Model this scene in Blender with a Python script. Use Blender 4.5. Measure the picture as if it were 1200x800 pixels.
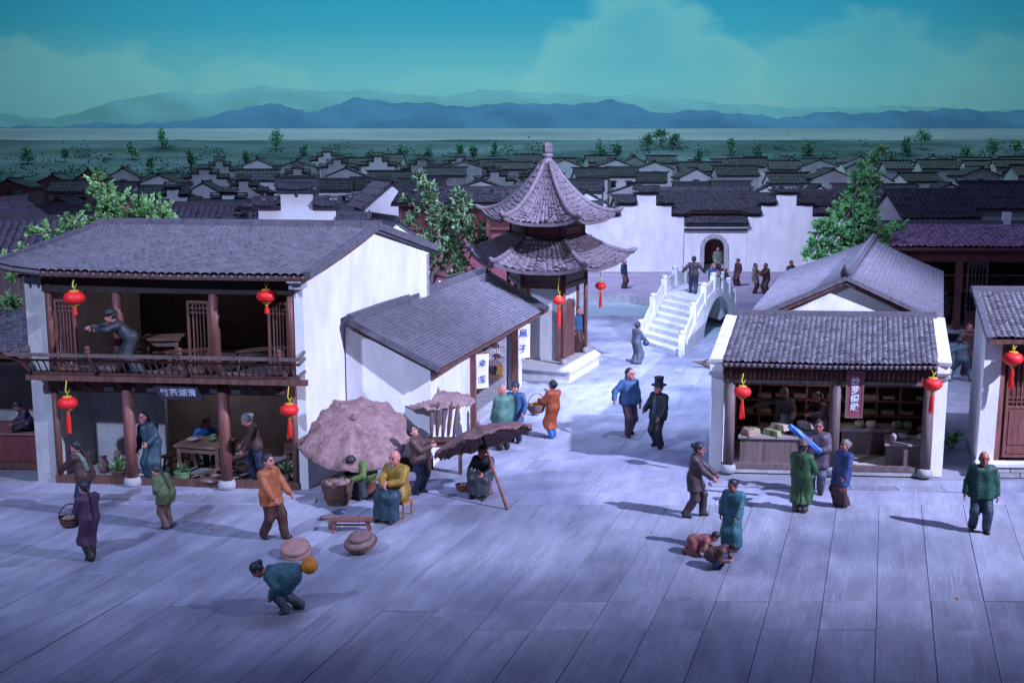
import bpy, math, random
import numpy as np
from mathutils import Vector, Matrix
from mathutils.geometry import tessellate_polygon

# ---------------------------------------------------------------- scene, camera, light
scene = bpy.context.scene
for o in list(bpy.data.objects):
    bpy.data.objects.remove(o)
C = scene.collection
rng = random.Random(7)
R = math.radians
FOC, PITCH, CAM_H = 1300.0, math.atan(215 / 1300), 8.0

cam = bpy.data.cameras.new('camera')
cam.sensor_width = 36.0
cam.lens = FOC / 1200 * 36.0
cam.clip_end = 1000
cam_o = bpy.data.objects.new('camera', cam)
cam_o.location = (0, 0, CAM_H)
cam_o.rotation_euler = (math.pi / 2 - PITCH, 0, 0)
C.objects.link(cam_o)
scene.camera = cam_o
scene.view_settings.view_transform = 'Standard'
scene.view_settings.look = 'None'
scene.view_settings.exposure = 0.2
scene.view_settings.gamma = 1
scene.cycles.use_denoising = True
scene.cycles.max_bounces = 6
scene.cycles.diffuse_bounces = 3

world = bpy.data.worlds.new('World')
scene.world = world
world.use_nodes = True
bg = world.node_tree.nodes['Background']
bg.inputs[0].default_value = (0.34, 0.36, 0.66, 1)      # the dim blue hall around the model
bg.inputs[1].default_value = 0.12


def spot(name, loc, target, watt, color, size=60, blend=0.6, radius=0.5):
    l = bpy.data.lights.new(name, 'SPOT')
    l.energy, l.color, l.spot_size, l.spot_blend, l.shadow_soft_size = watt, color, R(size), blend, radius
    o = bpy.data.objects.new(name, l)
    o.location = loc
    o.rotation_euler = (Vector(target) - Vector(loc)).to_track_quat('-Z', 'Y').to_euler()
    C.objects.link(o)
    return o


def area(name, loc, target, watt, color, sx, sy):
    l = bpy.data.lights.new(name, 'AREA')
    l.shape, l.size, l.size_y = 'RECTANGLE', sx, sy
    l.energy, l.color = watt, color
    o = bpy.data.objects.new(name, l)
    o.location = loc
    o.rotation_euler = (Vector(target) - Vector(loc)).to_track_quat('-Z', 'Y').to_euler()
    C.objects.link(o)
    return o


BLUE = (0.52, 0.62, 1.0)
VIO = (0.62, 0.65, 1.0)
# museum spotlights over and beside the model
spot('spotlight_right', (33, 8, 28), (0, 35.5, 1), 190000, VIO, 46, 0.9, 0.4)
spot('spotlight_left', (-17, 5, 19), (-3, 34, 1), 30000, BLUE, 54, 0.9, 0.4)
spot('spotlight_centre', (8, 26, 27), (4, 46, 0), 90000, BLUE, 58, 1.0, 0.6)
spot('spotlight_back', (-4, 48, 34), (8, 84, 3), 105000, VIO, 62, 0.9, 0.8)
spot('spotlight_village', (-10, 62, 46), (-6, 112, 3), 95000, BLUE, 84, 0.9, 1.0)
area('ceiling_wash', (0, 38, 42), (0, 44, 0), 9500, (0.36, 0.45, 1.0), 40, 18)
# weak fill lights, added to brighten the dark rooms of the two open houses
for nm_, lc, w_ in (('tea_house_fill', (-7.9, 28.3, 2.45), 12), ('tea_house_upper_fill', (-8.2, 28.3, 4.7), 11), ('silk_shop_fill', (8.3, 28.9, 2.35), 16)):
    l_ = bpy.data.lights.new(nm_, 'POINT')
    l_.energy, l_.color, l_.shadow_soft_size = w_, (1.0, 0.76, 0.74), 0.25
    lo_ = bpy.data.objects.new(nm_, l_)
    lo_.location = lc
    C.objects.link(lo_)
# wash light for the painted backdrop
area('backdrop_wash', (0, 172, 78), (0, 229, 26), 140000, (0.54, 0.95, 0.90), 190, 6)
area('backdrop_wash_low', (0, 120, 60), (0, 190, 8), 13000, (0.34, 0.70, 0.95), 150, 8)


def ray(px, py):
    x, y = (px - 600) / FOC, (400 - py) / FOC
    return x, math.cos(PITCH) + y * math.sin(PITCH), -math.sin(PITCH) + y * math.cos(PITCH)


def G(px, py, z=0.0):
    d = ray(px, py)
    t = (z - CAM_H) / d[2]
    return Vector((d[0] * t, d[1] * t, z))


def P(px, py, Y):
    d = ray(px, py)
    t = Y / d[1]
    return Vector((d[0] * t, Y, CAM_H + d[2] * t))


GD = Vector((0.317, 0.948, 0))          # direction in which streets and side walls run

# ---------------------------------------------------------------- materials
MATS = {}


def mat(name, col, rough=0.7, var=0.18, scale=3.0, bump=0.15, bscale=40.0, stretch=(1, 1, 1), spec=0.3,
        col2=None, rnd=0.0, rot=0.0, coat=0.0, speck=0.0, trans=0.0, streak=0.0):
    if name in MATS:
        return MATS[name]
    m = bpy.data.materials.new(name)
    m.use_nodes = True
    nt = m.node_tree
    n, l = nt.nodes, nt.links
    b = n['Principled BSDF']
    b.inputs['Roughness'].default_value = rough
    b.inputs['Specular IOR Level'].default_value = spec
    b.inputs['Coat Weight'].default_value = coat
    b.inputs['Coat Roughness'].default_value = 0.25
    tc = n.new('ShaderNodeTexCoord')
    mp = n.new('ShaderNodeMapping')
    mp.inputs['Scale'].default_value = stretch
    if rot:                              # turn first, then stretch along the turned axes
        mp.vector_type = 'TEXTURE'
        mp.inputs['Scale'].default_value = [1 / k for k in stretch]
        mp.inputs['Rotation'].default_value = (0, 0, rot)
    l.new(tc.outputs['Object'], mp.inputs[0])
    src = mp.outputs[0]
    if rnd:
        oi = n.new('ShaderNodeObjectInfo')
        ad = n.new('ShaderNodeVectorMath')
        ad.operation = 'ADD'
        sc = n.new('ShaderNodeMath')
        sc.operation = 'MULTIPLY'
        sc.inputs[1].default_value = 37.0
        l.new(oi.outputs['Random'], sc.inputs[0])
        l.new(src, ad.inputs[0])
        l.new(sc.outputs[0], ad.inputs[1])
        src = ad.outputs[0]
    nz = n.new('ShaderNodeTexNoise')
    nz.inputs['Scale'].default_value = scale
    nz.inputs['Detail'].default_value = 6
    nz.inputs['Roughness'].default_value = 0.62
    l.new(src, nz.inputs['Vector'])
    cr = n.new('ShaderNodeValToRGB')
    c = Vector(col)
    a = c * (1 - var)
    d = Vector(col2) if col2 else c * (1 + var)
    cr.color_ramp.elements[0].position = 0.32
    cr.color_ramp.elements[1].position = 0.68
    cr.color_ramp.elements[0].color = (*a, 1)
    cr.color_ramp.elements[1].color = (*d, 1)
    l.new(nz.outputs['Fac'], cr.inputs[0])
    out = cr.outputs[0]
    if speck:
        n2 = n.new('ShaderNodeTexNoise')
        n2.inputs['Scale'].default_value = bscale * 0.6
        n2.inputs['Detail'].default_value = 3
        l.new(src, n2.inputs['Vector'])
        c2 = n.new('ShaderNodeValToRGB')
        c2.color_ramp.elements[0].position = 0.60
        c2.color_ramp.elements[1].position = 0.72
        mx = n.new('ShaderNodeMixRGB')
        mx.inputs[2].default_value = (*[min(1, v * 1.9 + 0.05) for v in col], 1)
        ml = n.new('ShaderNodeMath')
        ml.operation = 'MULTIPLY'
        ml.inputs[1].default_value = speck
        l.new(n2.outputs['Fac'], c2.inputs[0])
        l.new(c2.outputs[0], ml.inputs[0])
        l.new(ml.outputs[0], mx.inputs[0])
        l.new(out, mx.inputs[1])
        out = mx.outputs[0]
    if streak:
        m2 = n.new('ShaderNodeMapping')
        m2.vector_type = 'TEXTURE'
        m2.inputs['Scale'].default_value = (1 / 7, 1 / 0.10, 1)
        m2.inputs['Rotation'].default_value = (0, 0, rot)
        l.new(tc.outputs['Object'], m2.inputs[0])
        n3 = n.new('ShaderNodeTexNoise')
        n3.inputs['Scale'].default_value = 2.2
        n3.inputs['Detail'].default_value = 7
        n3.inputs['Roughness'].default_value = 0.7
        l.new(m2.outputs[0], n3.inputs['Vector'])
        n4 = n.new('ShaderNodeTexNoise')
        n4.inputs['Scale'].default_value = 0.22
        n4.inputs['Detail'].default_value = 3
        l.new(tc.outputs['Object'], n4.inputs['Vector'])
        w4 = n.new('ShaderNodeMapRange')
        w4.inputs[1].default_value, w4.inputs[2].default_value = 0.40, 0.62
        l.new(n4.outputs['Fac'], w4.inputs[0])
        st4 = n.new('ShaderNodeMixRGB')
        st4.blend_type = 'MULTIPLY'
        st4.inputs[2].default_value = (0.60, 0.62, 0.68, 1)
        w5 = n.new('ShaderNodeMapRange')
        w5.inputs[1].default_value, w5.inputs[2].default_value = 0.58, 0.40
        l.new(n4.outputs['Fac'], w5.inputs[0])
        l.new(w5.outputs[0], st4.inputs[0])
        l.new(out, st4.inputs[1])
        out = st4.outputs[0]
        m5 = n.new('ShaderNodeMapping')
        m5.vector_type = 'TEXTURE'
        m5.inputs['Scale'].default_value = (1 / 30, 1 / 0.22, 1)
        m5.inputs['Rotation'].default_value = (0, 0, rot)
        l.new(tc.outputs['Object'], m5.inputs[0])
        n5 = n.new('ShaderNodeTexNoise')
        n5.inputs['Scale'].default_value = 1.6
        n5.inputs['Detail'].default_value = 4
        l.new(m5.outputs[0], n5.inputs['Vector'])
        for lo_, hi_, tgt, am, sr in ((0.60, 0.68, 1.7, streak * 0.5, n3), (0.40, 0.33, 0.55, streak * 0.7, n3), (0.66, 0.69, 2.3, streak, n5), (0.36, 0.33, 0.35, streak, n5)):
            r3 = n.new('ShaderNodeMapRange')
            r3.inputs[1].default_value, r3.inputs[2].default_value = lo_, hi_
            r3.inputs[4].default_value = am
            l.new(sr.outputs['Fac'], r3.inputs[0])
            k3 = n.new('ShaderNodeMath')
            k3.operation = 'MULTIPLY'
            l.new(r3.outputs[0], k3.inputs[0])
            l.new(w4.outputs[0], k3.inputs[1])
            x3 = n.new('ShaderNodeMixRGB')
            x3.inputs[2].default_value = (*[min(1, v * tgt) for v in col], 1)
            l.new(k3.outputs[0], x3.inputs[0])
            l.new(out, x3.inputs[1])
            out = x3.outputs[0]
    if rnd:
        hs = n.new('ShaderNodeHueSaturation')
        mr = n.new('ShaderNodeMapRange')
        mr.inputs[3].default_value = 1 - rnd
        mr.inputs[4].default_value = 1 + rnd
        l.new(oi.outputs['Random'], mr.inputs[0])
        l.new(mr.outputs[0], hs.inputs['Value'])
        l.new(out, hs.inputs['Color'])
        out = hs.outputs[0]
    l.new(out, b.inputs['Base Color'])
    if bump:
        nb = n.new('ShaderNodeTexNoise')
        nb.inputs['Scale'].default_value = bscale
        nb.inputs['Detail'].default_value = 4
        l.new(src, nb.inputs['Vector'])
        bp = n.new('ShaderNodeBump')
        bp.inputs['Strength'].default_value = bump
        bp.inputs['Distance'].default_value = 0.03
        l.new(nb.outputs['Fac'], bp.inputs['Height'])
        l.new(bp.outputs[0], b.inputs['Normal'])
    if trans:
        b.inputs['Transmission Weight'].default_value = 0.0
        b.inputs['Subsurface Weight'].default_value = trans
        b.inputs['Subsurface Radius'].default_value = (0.1, 0.03, 0.02)
    MATS[name] = m
    return m


PLASTER = mat('white_plaster', (0.64, 0.645, 0.665), 0.85, 0.13, 1.6, 0.3, 14, (1, 1, 0.4), rnd=0.04)
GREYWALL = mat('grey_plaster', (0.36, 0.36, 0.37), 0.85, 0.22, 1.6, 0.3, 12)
FARWALL = mat('far_plaster', (0.48, 0.48, 0.50), 0.9, 0.16, 0.8, 0.1, 6, rnd=0.14)
TILE = mat('grey_roof_tile', (0.122, 0.115, 0.14), 0.55, 0.22, 3.0, 0.2, 45, speck=0.22)
TILE2 = mat('pavilion_tile', (0.105, 0.082, 0.098), 0.6, 0.28, 4.0, 0.3, 40, speck=0.3)
TILEP = mat('purple_roof_tile', (0.25, 0.15, 0.22), 0.65, 0.28, 4.0, 0.3, 40, speck=0.3)
FARTILE = mat('far_roof_tile', (0.05, 0.05, 0.064), 0.6, 0.35, 2.5, 0.3, 20, rnd=0.35)
RIDGE = mat('ridge_tile', (0.10, 0.095, 0.12), 0.6, 0.3, 6, 0.3, 40)
WOOD = mat('dark_brown_wood', (0.115, 0.054, 0.044), 0.5, 0.40, 9, 0.3, 30, (1, 1, 0.12), rnd=0.15)
WOODR = mat('reddish_wood', (0.17, 0.066, 0.058), 0.5, 0.35, 9, 0.25, 30, (1, 1, 0.14), rnd=0.12)
WOODG = mat('grey_brown_wood', (0.13, 0.095, 0.095), 0.55, 0.35, 9, 0.3, 30, (1, 1, 0.12), rnd=0.12)
WOODH = mat('table_wood', (0.17, 0.10, 0.08), 0.5, 0.35, 7, 0.25, 30, (0.15, 1, 1), rnd=0.1)
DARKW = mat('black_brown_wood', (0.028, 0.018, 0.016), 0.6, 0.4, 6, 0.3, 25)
REDWALL = mat('red_brown_board', (0.16, 0.045, 0.05), 0.6, 0.3, 5, 0.2, 30, (1, 1, 0.15))
STONE = mat('pale_stone', (0.60, 0.60, 0.62), 0.75, 0.16, 2.5, 0.4, 18, rnd=0.05)
STONEG = mat('grey_stone', (0.34, 0.34, 0.36), 0.75, 0.2, 3, 0.4, 20, rnd=0.06)
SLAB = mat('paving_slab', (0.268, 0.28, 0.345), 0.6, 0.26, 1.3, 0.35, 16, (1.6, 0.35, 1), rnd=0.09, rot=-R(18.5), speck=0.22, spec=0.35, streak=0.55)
SLAB_LIT = mat('paving_slab_lit', (0.35, 0.36, 0.43), 0.65, 0.2, 1.3, 0.35, 16, (1.6, 0.35, 1), rnd=0.08, rot=-R(18.5), speck=0.18, spec=0.3, streak=0.35)  # paler copy of the foreground slab; the street's brighter light is in the colour
BASEG = mat('ground_base', (0.20, 0.21, 0.26), 0.8, 0.2, 1.0, 0.3, 15)
GRNDF = mat('far_ground_paint', (0.30, 0.28, 0.37), 0.8, 0.2, 0.5, 0.3, 9)
WATER = mat('canal_paint', (0.34, 0.46, 0.52), 0.45, 0.14, 0.6, 0.12, 5, spec=0.5)
PAPER = mat('white_cloth', (0.72, 0.70, 0.70), 0.85, 0.06, 4, 0.15, 20)
INK = mat('blue_ink', (0.03, 0.09, 0.34), 0.7, 0.1, 4, 0)
SILVER = mat('pale_lettering', (0.55, 0.62, 0.72), 0.5, 0.1, 4, 0)
GOLD = mat('gold_trim', (0.62, 0.36, 0.06), 0.4, 0.2, 20, 0.1)
CORD = mat('yellow_cord', (0.55, 0.48, 0.06), 0.7, 0.2, 20, 0)
LRED = mat('red_lantern_silk', (0.72, 0.018, 0.02), 0.5, 0.12, 12, 0.2, 60, spec=0.4)
TASSEL = mat('red_tassel', (0.78, 0.03, 0.02), 0.7, 0.2, 40, 0.4, 120)
CLAYB = mat('brown_clay', (0.20, 0.125, 0.12), 0.6, 0.3, 5, 0.6, 22, speck=0.25)
CLAYP = mat('umbrella_clay', (0.235, 0.142, 0.145), 0.6, 0.35, 5, 1.0, 16, speck=0.35)
WICKER = mat('brown_wicker', (0.11, 0.055, 0.045), 0.6, 0.4, 14, 0.8, 45)
BARK = mat('tree_bark', (0.16, 0.11, 0.10), 0.8, 0.35, 8, 0.8, 25, (1, 1, 0.3))
LEAFA = mat('bright_leaf', (0.09, 0.38, 0.10), 0.4, 0.45, 1.6, 0, col2=(0.42, 0.70, 0.30), spec=0.5)
LEAFB = mat('dark_leaf', (0.03, 0.095, 0.055), 0.4, 0.5, 2.2, 0, col2=(0.22, 0.36, 0.17), spec=0.5)
LEAFC = mat('conifer_leaf', (0.05, 0.33, 0.09), 0.4, 0.45, 1.8, 0, col2=(0.30, 0.66, 0.24), spec=0.5)
LEAFF = mat('far_leaf', (0.075, 0.16, 0.135), 0.95, 0.25, 0.3, 0, col2=(0.12, 0.25, 0.18), rnd=0.25, spec=0.0)
GLASS = mat('dark_pane', (0.012, 0.012, 0.02), 0.3, 0.2, 3, 0)

# ---------------------------------------------------------------- mesh helpers


class MB:
    def __init__(s):
        s.v, s.f = [], []

    def add(s, vs, fs):
        k = len(s.v)
        s.v += [tuple(v) for v in vs]
        s.f += [tuple(k + i for i in f) for f in fs]
        return s

    def hexa(s, p):
        return s.add(p, [(3, 2, 1, 0), (4, 5, 6, 7), (0, 1, 5, 4), (1, 2, 6, 5), (2, 3, 7, 6), (3, 0, 4, 7)])

    def box(s, c, size, rz=0.0):
        x, y, z = [k / 2 for k in size]
        m = Matrix.Rotation(rz, 3, 'Z')
        c = Vector(c)
        return s.hexa([c + m @ Vector(q) for q in ((-x, -y, -z), (x, -y, -z), (x, y, -z), (-x, y, -z), (-x, -y, z), (x, -y, z), (x, y, z), (-x, y, z))])

    def prism(s, poly, z0, z1):
        n = len(poly)
        vs = [(p[0], p[1], z0) for p in poly] + [(p[0], p[1], z1) for p in poly]
        fs = [tuple(range(n - 1, -1, -1)), tuple(range(n, 2 * n))]
        fs += [(i, (i + 1) % n, n + (i + 1) % n, n + i) for i in range(n)]
        return s.add(vs, fs)

    def vpoly(s, pts, off):
        """a 3D polygon pushed along off; concave outlines are triangulated"""
        n = len(pts)
        pts = [Vector(p) for p in pts]
        off = Vector(off)
        tri = tessellate_polygon([pts])
        vs = pts + [p + off for p in pts]
        fs = [tuple(t) for t in tri] + [tuple(n + i for i in reversed(t)) for t in tri]
        fs += [(i, (i + 1) % n, n + (i + 1) % n, n + i) for i in range(n)]
        return s.add(vs, fs)

    def beam(s, a, b, w, h, up=(0, 0, 1)):
        a, b = Vector(a), Vector(b)
        d = (b - a).normalized()
        u = Vector(up)
        if abs(d.dot(u)) > 0.95:
            u = Vector((0, 1, 0))
        r = d.cross(u).normalized() * (w / 2)
        u = r.cross(d).normalized() * (h / 2)
        return s.hexa([a - r - u, a + r - u, b + r - u, b - r - u, a - r + u, a + r + u, b + r + u, b - r + u])

    def tube(s, pts, rad, n=8, caps=True):
        pts = [Vector(p) for p in pts]
        rad = rad if isinstance(rad, (list, tuple)) else [rad] * len(pts)
        k = len(s.v)
        ref = None
        for i, p in enumerate(pts):
            d = (pts[min(i + 1, len(pts) - 1)] - pts[max(i - 1, 0)]).normalized()
            if ref is None:
                ref = Vector((1, 0, 0)) if abs(d.x) < 0.9 else Vector((0, 1, 0))
            a = (ref - d * ref.dot(d)).normalized()
            b = d.cross(a)
            ref = a
            for j in range(n):
                t = 2 * math.pi * j / n
                s.v.append(tuple(p + (a * math.cos(t) + b * math.sin(t)) * rad[i]))
        for i in range(len(pts) - 1):
            for j in range(n):
                s.f.append((k + i * n + j, k + i * n + (j + 1) % n, k + (i + 1) * n + (j + 1) % n, k + (i + 1) * n + j))
        if caps:
            s.f.append(tuple(k + j for j in range(n - 1, -1, -1)))
            e = k + (len(pts) - 1) * n
            s.f.append(tuple(e + j for j in range(n)))
        return s

    def lathe(s, prof, c, n=16, sx=1.0, sy=1.0, rib=0.0, m=None):
        k = len(s.v)
        c = Vector(c)
        for i, (r, z) in enumerate(prof):
            for j in range(n):
                t = 2 * math.pi * j / n
                rr = r * (1 + rib * (1 if j % 2 else -1))
                q = Vector((rr * math.cos(t) * sx, rr * math.sin(t) * sy, z))
                s.v.append(tuple(c + (m @ q if m else q)))
        for i in range(len(prof) - 1):
            for j in range(n):
                s.f.append((k + i * n + j, k + i * n + (j + 1) % n, k + (i + 1) * n + (j + 1) % n, k + (i + 1) * n + j))
        s.f.append(tuple(k + j for j in range(n - 1, -1, -1)))
        e = k + (len(prof) - 1) * n
        s.f.append(tuple(e + j for j in range(n)))
        return s


def tag(o, label=None, cat=None, group=None, kind=None):
    if label:
        o['label'] = label
    if cat:
        o['category'] = cat
    if group:
        o['group'] = group
    if kind:
        o['kind'] = kind
    return o


def thing(name, loc, label, cat, group=None):
    o = bpy.data.objects.new(name, None)
    o.location = loc
    o.empty_display_size = 0.2
    C.objects.link(o)
    return tag(o, label, cat, group)


def root_loc(o):
    while o.parent:
        o = o.parent
    return o.location


def obj(name, mb, m, parent=None, smooth=False, loc=None, kind=None):
    """link a mesh given in world coordinates; it keeps its place under parent"""
    me = bpy.data.meshes.new(name)
    off = Vector(loc) if loc is not None else (Vector(root_loc(parent)) if parent else Vector((0, 0, 0)))
    va = np.array(mb.v, dtype=np.float64).reshape(-1, 3) - np.array(off)
    me.from_pydata(va.tolist(), [], mb.f)
    if isinstance(m, (list, tuple)):
        for q in m:
            me.materials.append(q)
    else:
        me.materials.append(m)
    if smooth:
        me.polygons.foreach_set('use_smooth', [True] * len(me.polygons))
    o = bpy.data.objects.new(name, me)
    C.objects.link(o)
    if parent:
        o.parent = parent
    elif loc is not None:
        o.location = loc
    if kind:
        o['kind'] = kind
    return o


def piece(name, me, parent, loc, rot=(0, 0, 0), scale=(1, 1, 1)):
    """another object that shares mesh data; loc is in world coordinates"""
    o = bpy.data.objects.new(name, me)
    C.objects.link(o)
    o.parent = parent
    o.location = Vector(loc) - Vector(root_loc(parent))
    o.rotation_euler = rot
    o.scale = scale
    return o


def struct(name, mb, m, label=None):
    return tag(obj(name, mb, m), label, None, None, 'structure')


def line_at(pts, u):
    pts = [Vector(p) for p in pts]
    k = u * (len(pts) - 1)
    i = min(int(k), len(pts) - 2)
    return pts[i].lerp(pts[i + 1], k - i)


def tiles(parent, eave, ridge, ncol, nrow, m, amp=0.035, step=0.04, sag=0.0, prof=None, name='roof_tiles', seed=1, jit=0.25):
    """rows of overlapping tiles between an eave line and a ridge line: real relief, one part"""
    r = random.Random(seed)
    mb = MB()
    shape = (0.0, 0.75, 1.0, 0.75)
    us = [(c + k / 4) / ncol for c in range(ncol) for k in range(4)] + [1.0]
    hs = [shape[k] for c in range(ncol) for k in range(4)] + [0.0]
    E = [line_at(eave, u) for u in us]
    Q = [line_at(ridge, u) for u in us]
    nrm = (E[-1] - E[0]).cross(Q[0] - E[0]).normalized()
    if nrm.z < 0:
        nrm = -nrm
    vs = []
    for j in range(nrow):
        vs += [(j / nrow, 1.0), ((j + 0.93) / nrow, 0.0)]
    W = len(us)
    jt = [[1 + jit * (r.random() * 2 - 1) for _ in range(ncol + 1)] for _ in range(nrow)]
    dv = [[0.28 / nrow * (r.random() - 0.5) * (jit * 4) for _ in range(ncol + 1)] for _ in range(nrow)]
    for a, (v, st) in enumerate(vs):
        for i in range(W):
            c = min(i // 4, ncol)
            vv = min(max(v + (dv[a // 2][c] if 0 < a // 2 else dv[0][c] * 0.6), 0), 1) if st else v
            f = prof(vv) if prof else vv
            p = E[i].lerp(Q[i], vv)
            if prof:
                p.z = E[i].z + (Q[i].z - E[i].z) * f
            p.z -= sag * 4 * vv * (1 - vv)
            mb.v.append(tuple(p + nrm * (hs[i] * amp * jt[a // 2][c] + st * step * jt[a // 2][c])))
    for a in range(len(vs) - 1):
        for i in range(W - 1):
            mb.f.append((a * W + i, a * W + i + 1, (a + 1) * W + i + 1, (a + 1) * W + i))
    return obj(name, mb, m, parent, kind='stuff')


def deck(parent, eave, ridge, th, m, name='roof_deck', sag=0.0):
    mb = MB()
    n = 8
    rows = []
    for j in range(5):
        v = j / 4
        rows.append([line_at(eave, i / n).lerp(line_at(ridge, i / n), v) - Vector((0, 0, sag * 4 * v * (1 - v) + 0.012)) for i in range(n + 1)])
    W = n + 1
    for dz in (0, -th):
        for row in rows:
            mb.v += [tuple(p + Vector((0, 0, dz))) for p in row]
    for L in (0, 1):
        o = L * W * 5
        for j in range(4):
            for i in range(n):
                q = (o + j * W + i, o + j * W + i + 1, o + (j + 1) * W + i + 1, o + (j + 1) * W + i)
                mb.f.append(q if L == 0 else q[::-1])
    b = W * 5
    for i in range(n):
        mb.f.append((i, b + i, b + i + 1, i + 1))
        mb.f.append((4 * W + i + 1, b + 4 * W + i + 1, b + 4 * W + i, 4 * W + i))
    for j in range(4):
        mb.f.append((j * W, (j + 1) * W, b + (j + 1) * W, b + j * W))
        mb.f.append(((j + 1) * W + n, j * W + n, b + j * W + n, b + (j + 1) * W + n))
    return obj(name, mb, m, parent)


def text(parent, body, loc, size, m, yaw=0.0, tilt=0.0, spacing=None, name='lettering', extrude=0.006, bold=0.0):
    cu = bpy.data.curves.new(name, 'FONT')
    cu.body = body
    cu.size = size
    cu.extrude = extrude
    cu.offset = bold
    cu.align_x = 'CENTER'
    cu.align_y = 'CENTER'
    if spacing:
        cu.space_line = spacing
    cu.materials.append(m)
    o = bpy.data.objects.new(name, cu)
    C.objects.link(o)
    o.parent = parent
    o.location = Vector(loc) - Vector(root_loc(parent))
    o.rotation_euler = (math.pi / 2 + tilt, 0, yaw)
    bpy.context.view_layer.update()
    me = bpy.data.meshes.new_from_object(o.evaluated_get(bpy.context.evaluated_depsgraph_get()))
    o2 = bpy.data.objects.new(name, me)
    C.objects.link(o2)
    o2.parent, o2.location, o2.rotation_euler = parent, o.location, o.rotation_euler
    bpy.data.objects.remove(o)
    return o2

# ---------------------------------------------------------------- sculpted shapes (clay figures)


class Sdf:
    """smooth union of tapered limbs and ellipsoids, meshed with surface nets"""

    def __init__(s):
        s.p, s.cuts, s.folds = [], [], None

    def cone(s, a, b, r1, r2, k=0.03):
        s.p.append(('c', np.array(a, float), np.array(b, float), r1, r2, k))
        return s

    def chain(s, pts, rs, k=0.03):
        for i in range(len(pts) - 1):
            s.cone(pts[i], pts[i + 1], rs[i], rs[i + 1], k)
        return s

    def ell(s, c, r, m=None, k=0.03, sub=False):
        s.p.append(('s' if sub else 'e', np.array(c, float), np.array(r, float), np.array(m if m is not None else np.eye(3), float), None, k))
        return s

    def cut(s, p, n):
        n = np.array(n, float)
        s.cuts.append((np.array(p, float), n / np.linalg.norm(n)))
        return s

    def mesh(s, vox):
        lo, hi = np.full(3, 1e9), np.full(3, -1e9)
        bbs = []
        for q in s.p:
            if q[0] == 'c':
                r = max(q[3], q[4])
                l, h = np.minimum(q[1], q[2]) - r, np.maximum(q[1], q[2]) + r
            else:
                e = max(q[2])
                l, h = q[1] - e, q[1] + e
            mg = max(q[5], 0.02) + 2 * vox
            bbs.append((l - mg, h + mg))
            if q[0] != 's':
                lo, hi = np.minimum(lo, l), np.maximum(hi, h)
        lo, hi = lo - 3 * vox, hi + 3 * vox
        n = np.ceil((hi - lo) / vox).astype(int) + 1
        D = np.full(n, 1.0, np.float32)
        ax = [(lo[i] + vox * np.arange(n[i])).astype(np.float32) for i in range(3)]
        for q, (l, h) in zip(s.p, bbs):
            i0 = np.maximum(((l - lo) / vox).astype(int), 0)
            i1 = np.minimum(((h - lo) / vox).astype(int) + 2, n)
            if np.any(i1 <= i0):
                continue
            X = ax[0][i0[0]:i1[0], None, None]
            Y = ax[1][None, i0[1]:i1[1], None]
            Z = ax[2][None, None, i0[2]:i1[2]]
            if q[0] == 'c':
                a, b = q[1], q[2]
                ba = b - a
                L = max(float(ba @ ba), 1e-9)
                t = ((X - a[0]) * ba[0] + (Y - a[1]) * ba[1] + (Z - a[2]) * ba[2]) / L
                np.clip(t, 0, 1, out=t)
                d = np.sqrt((X - a[0] - t * ba[0]) ** 2 + (Y - a[1] - t * ba[1]) ** 2 + (Z - a[2] - t * ba[2]) ** 2)
                d -= q[3] + (q[4] - q[3]) * t
            else:
                c, r, m = q[1], q[2], q[3]
                x, y, z = X - c[0], Y - c[1], Z - c[2]
                u = [(m[0, i] * x + m[1, i] * y + m[2, i] * z) for i in range(3)]
                k0 = np.sqrt(sum((u[i] / r[i]) ** 2 for i in range(3)))
                k1 = np.sqrt(sum((u[i] / r[i] ** 2) ** 2 for i in range(3))) + 1e-6
                d = k0 * (k0 - 1) / k1
            S = D[i0[0]:i1[0], i0[1]:i1[1], i0[2]:i1[2]]
            k = q[5]
            if q[0] == 's':
                hh = np.maximum(k - np.abs(S + d), 0) / k
                S[...] = np.maximum(S, -d) + hh * hh * k * 0.25
            else:
                hh = np.maximum(k - np.abs(S - d), 0) / k
                S[...] = np.minimum(S, d) - hh * hh * k * 0.25
        if s.folds:
            D += s.folds(ax[0][:, None, None], ax[1][None, :, None], ax[2][None, None, :]).astype(np.float32)
        for p, nn in s.cuts:
            d = (ax[0][:, None, None] - p[0]) * nn[0] + (ax[1][None, :, None] - p[1]) * nn[1] + (ax[2][None, None, :] - p[2]) * nn[2]
            D = np.maximum(D, d)
        return surface_nets(D, lo, vox)


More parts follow.
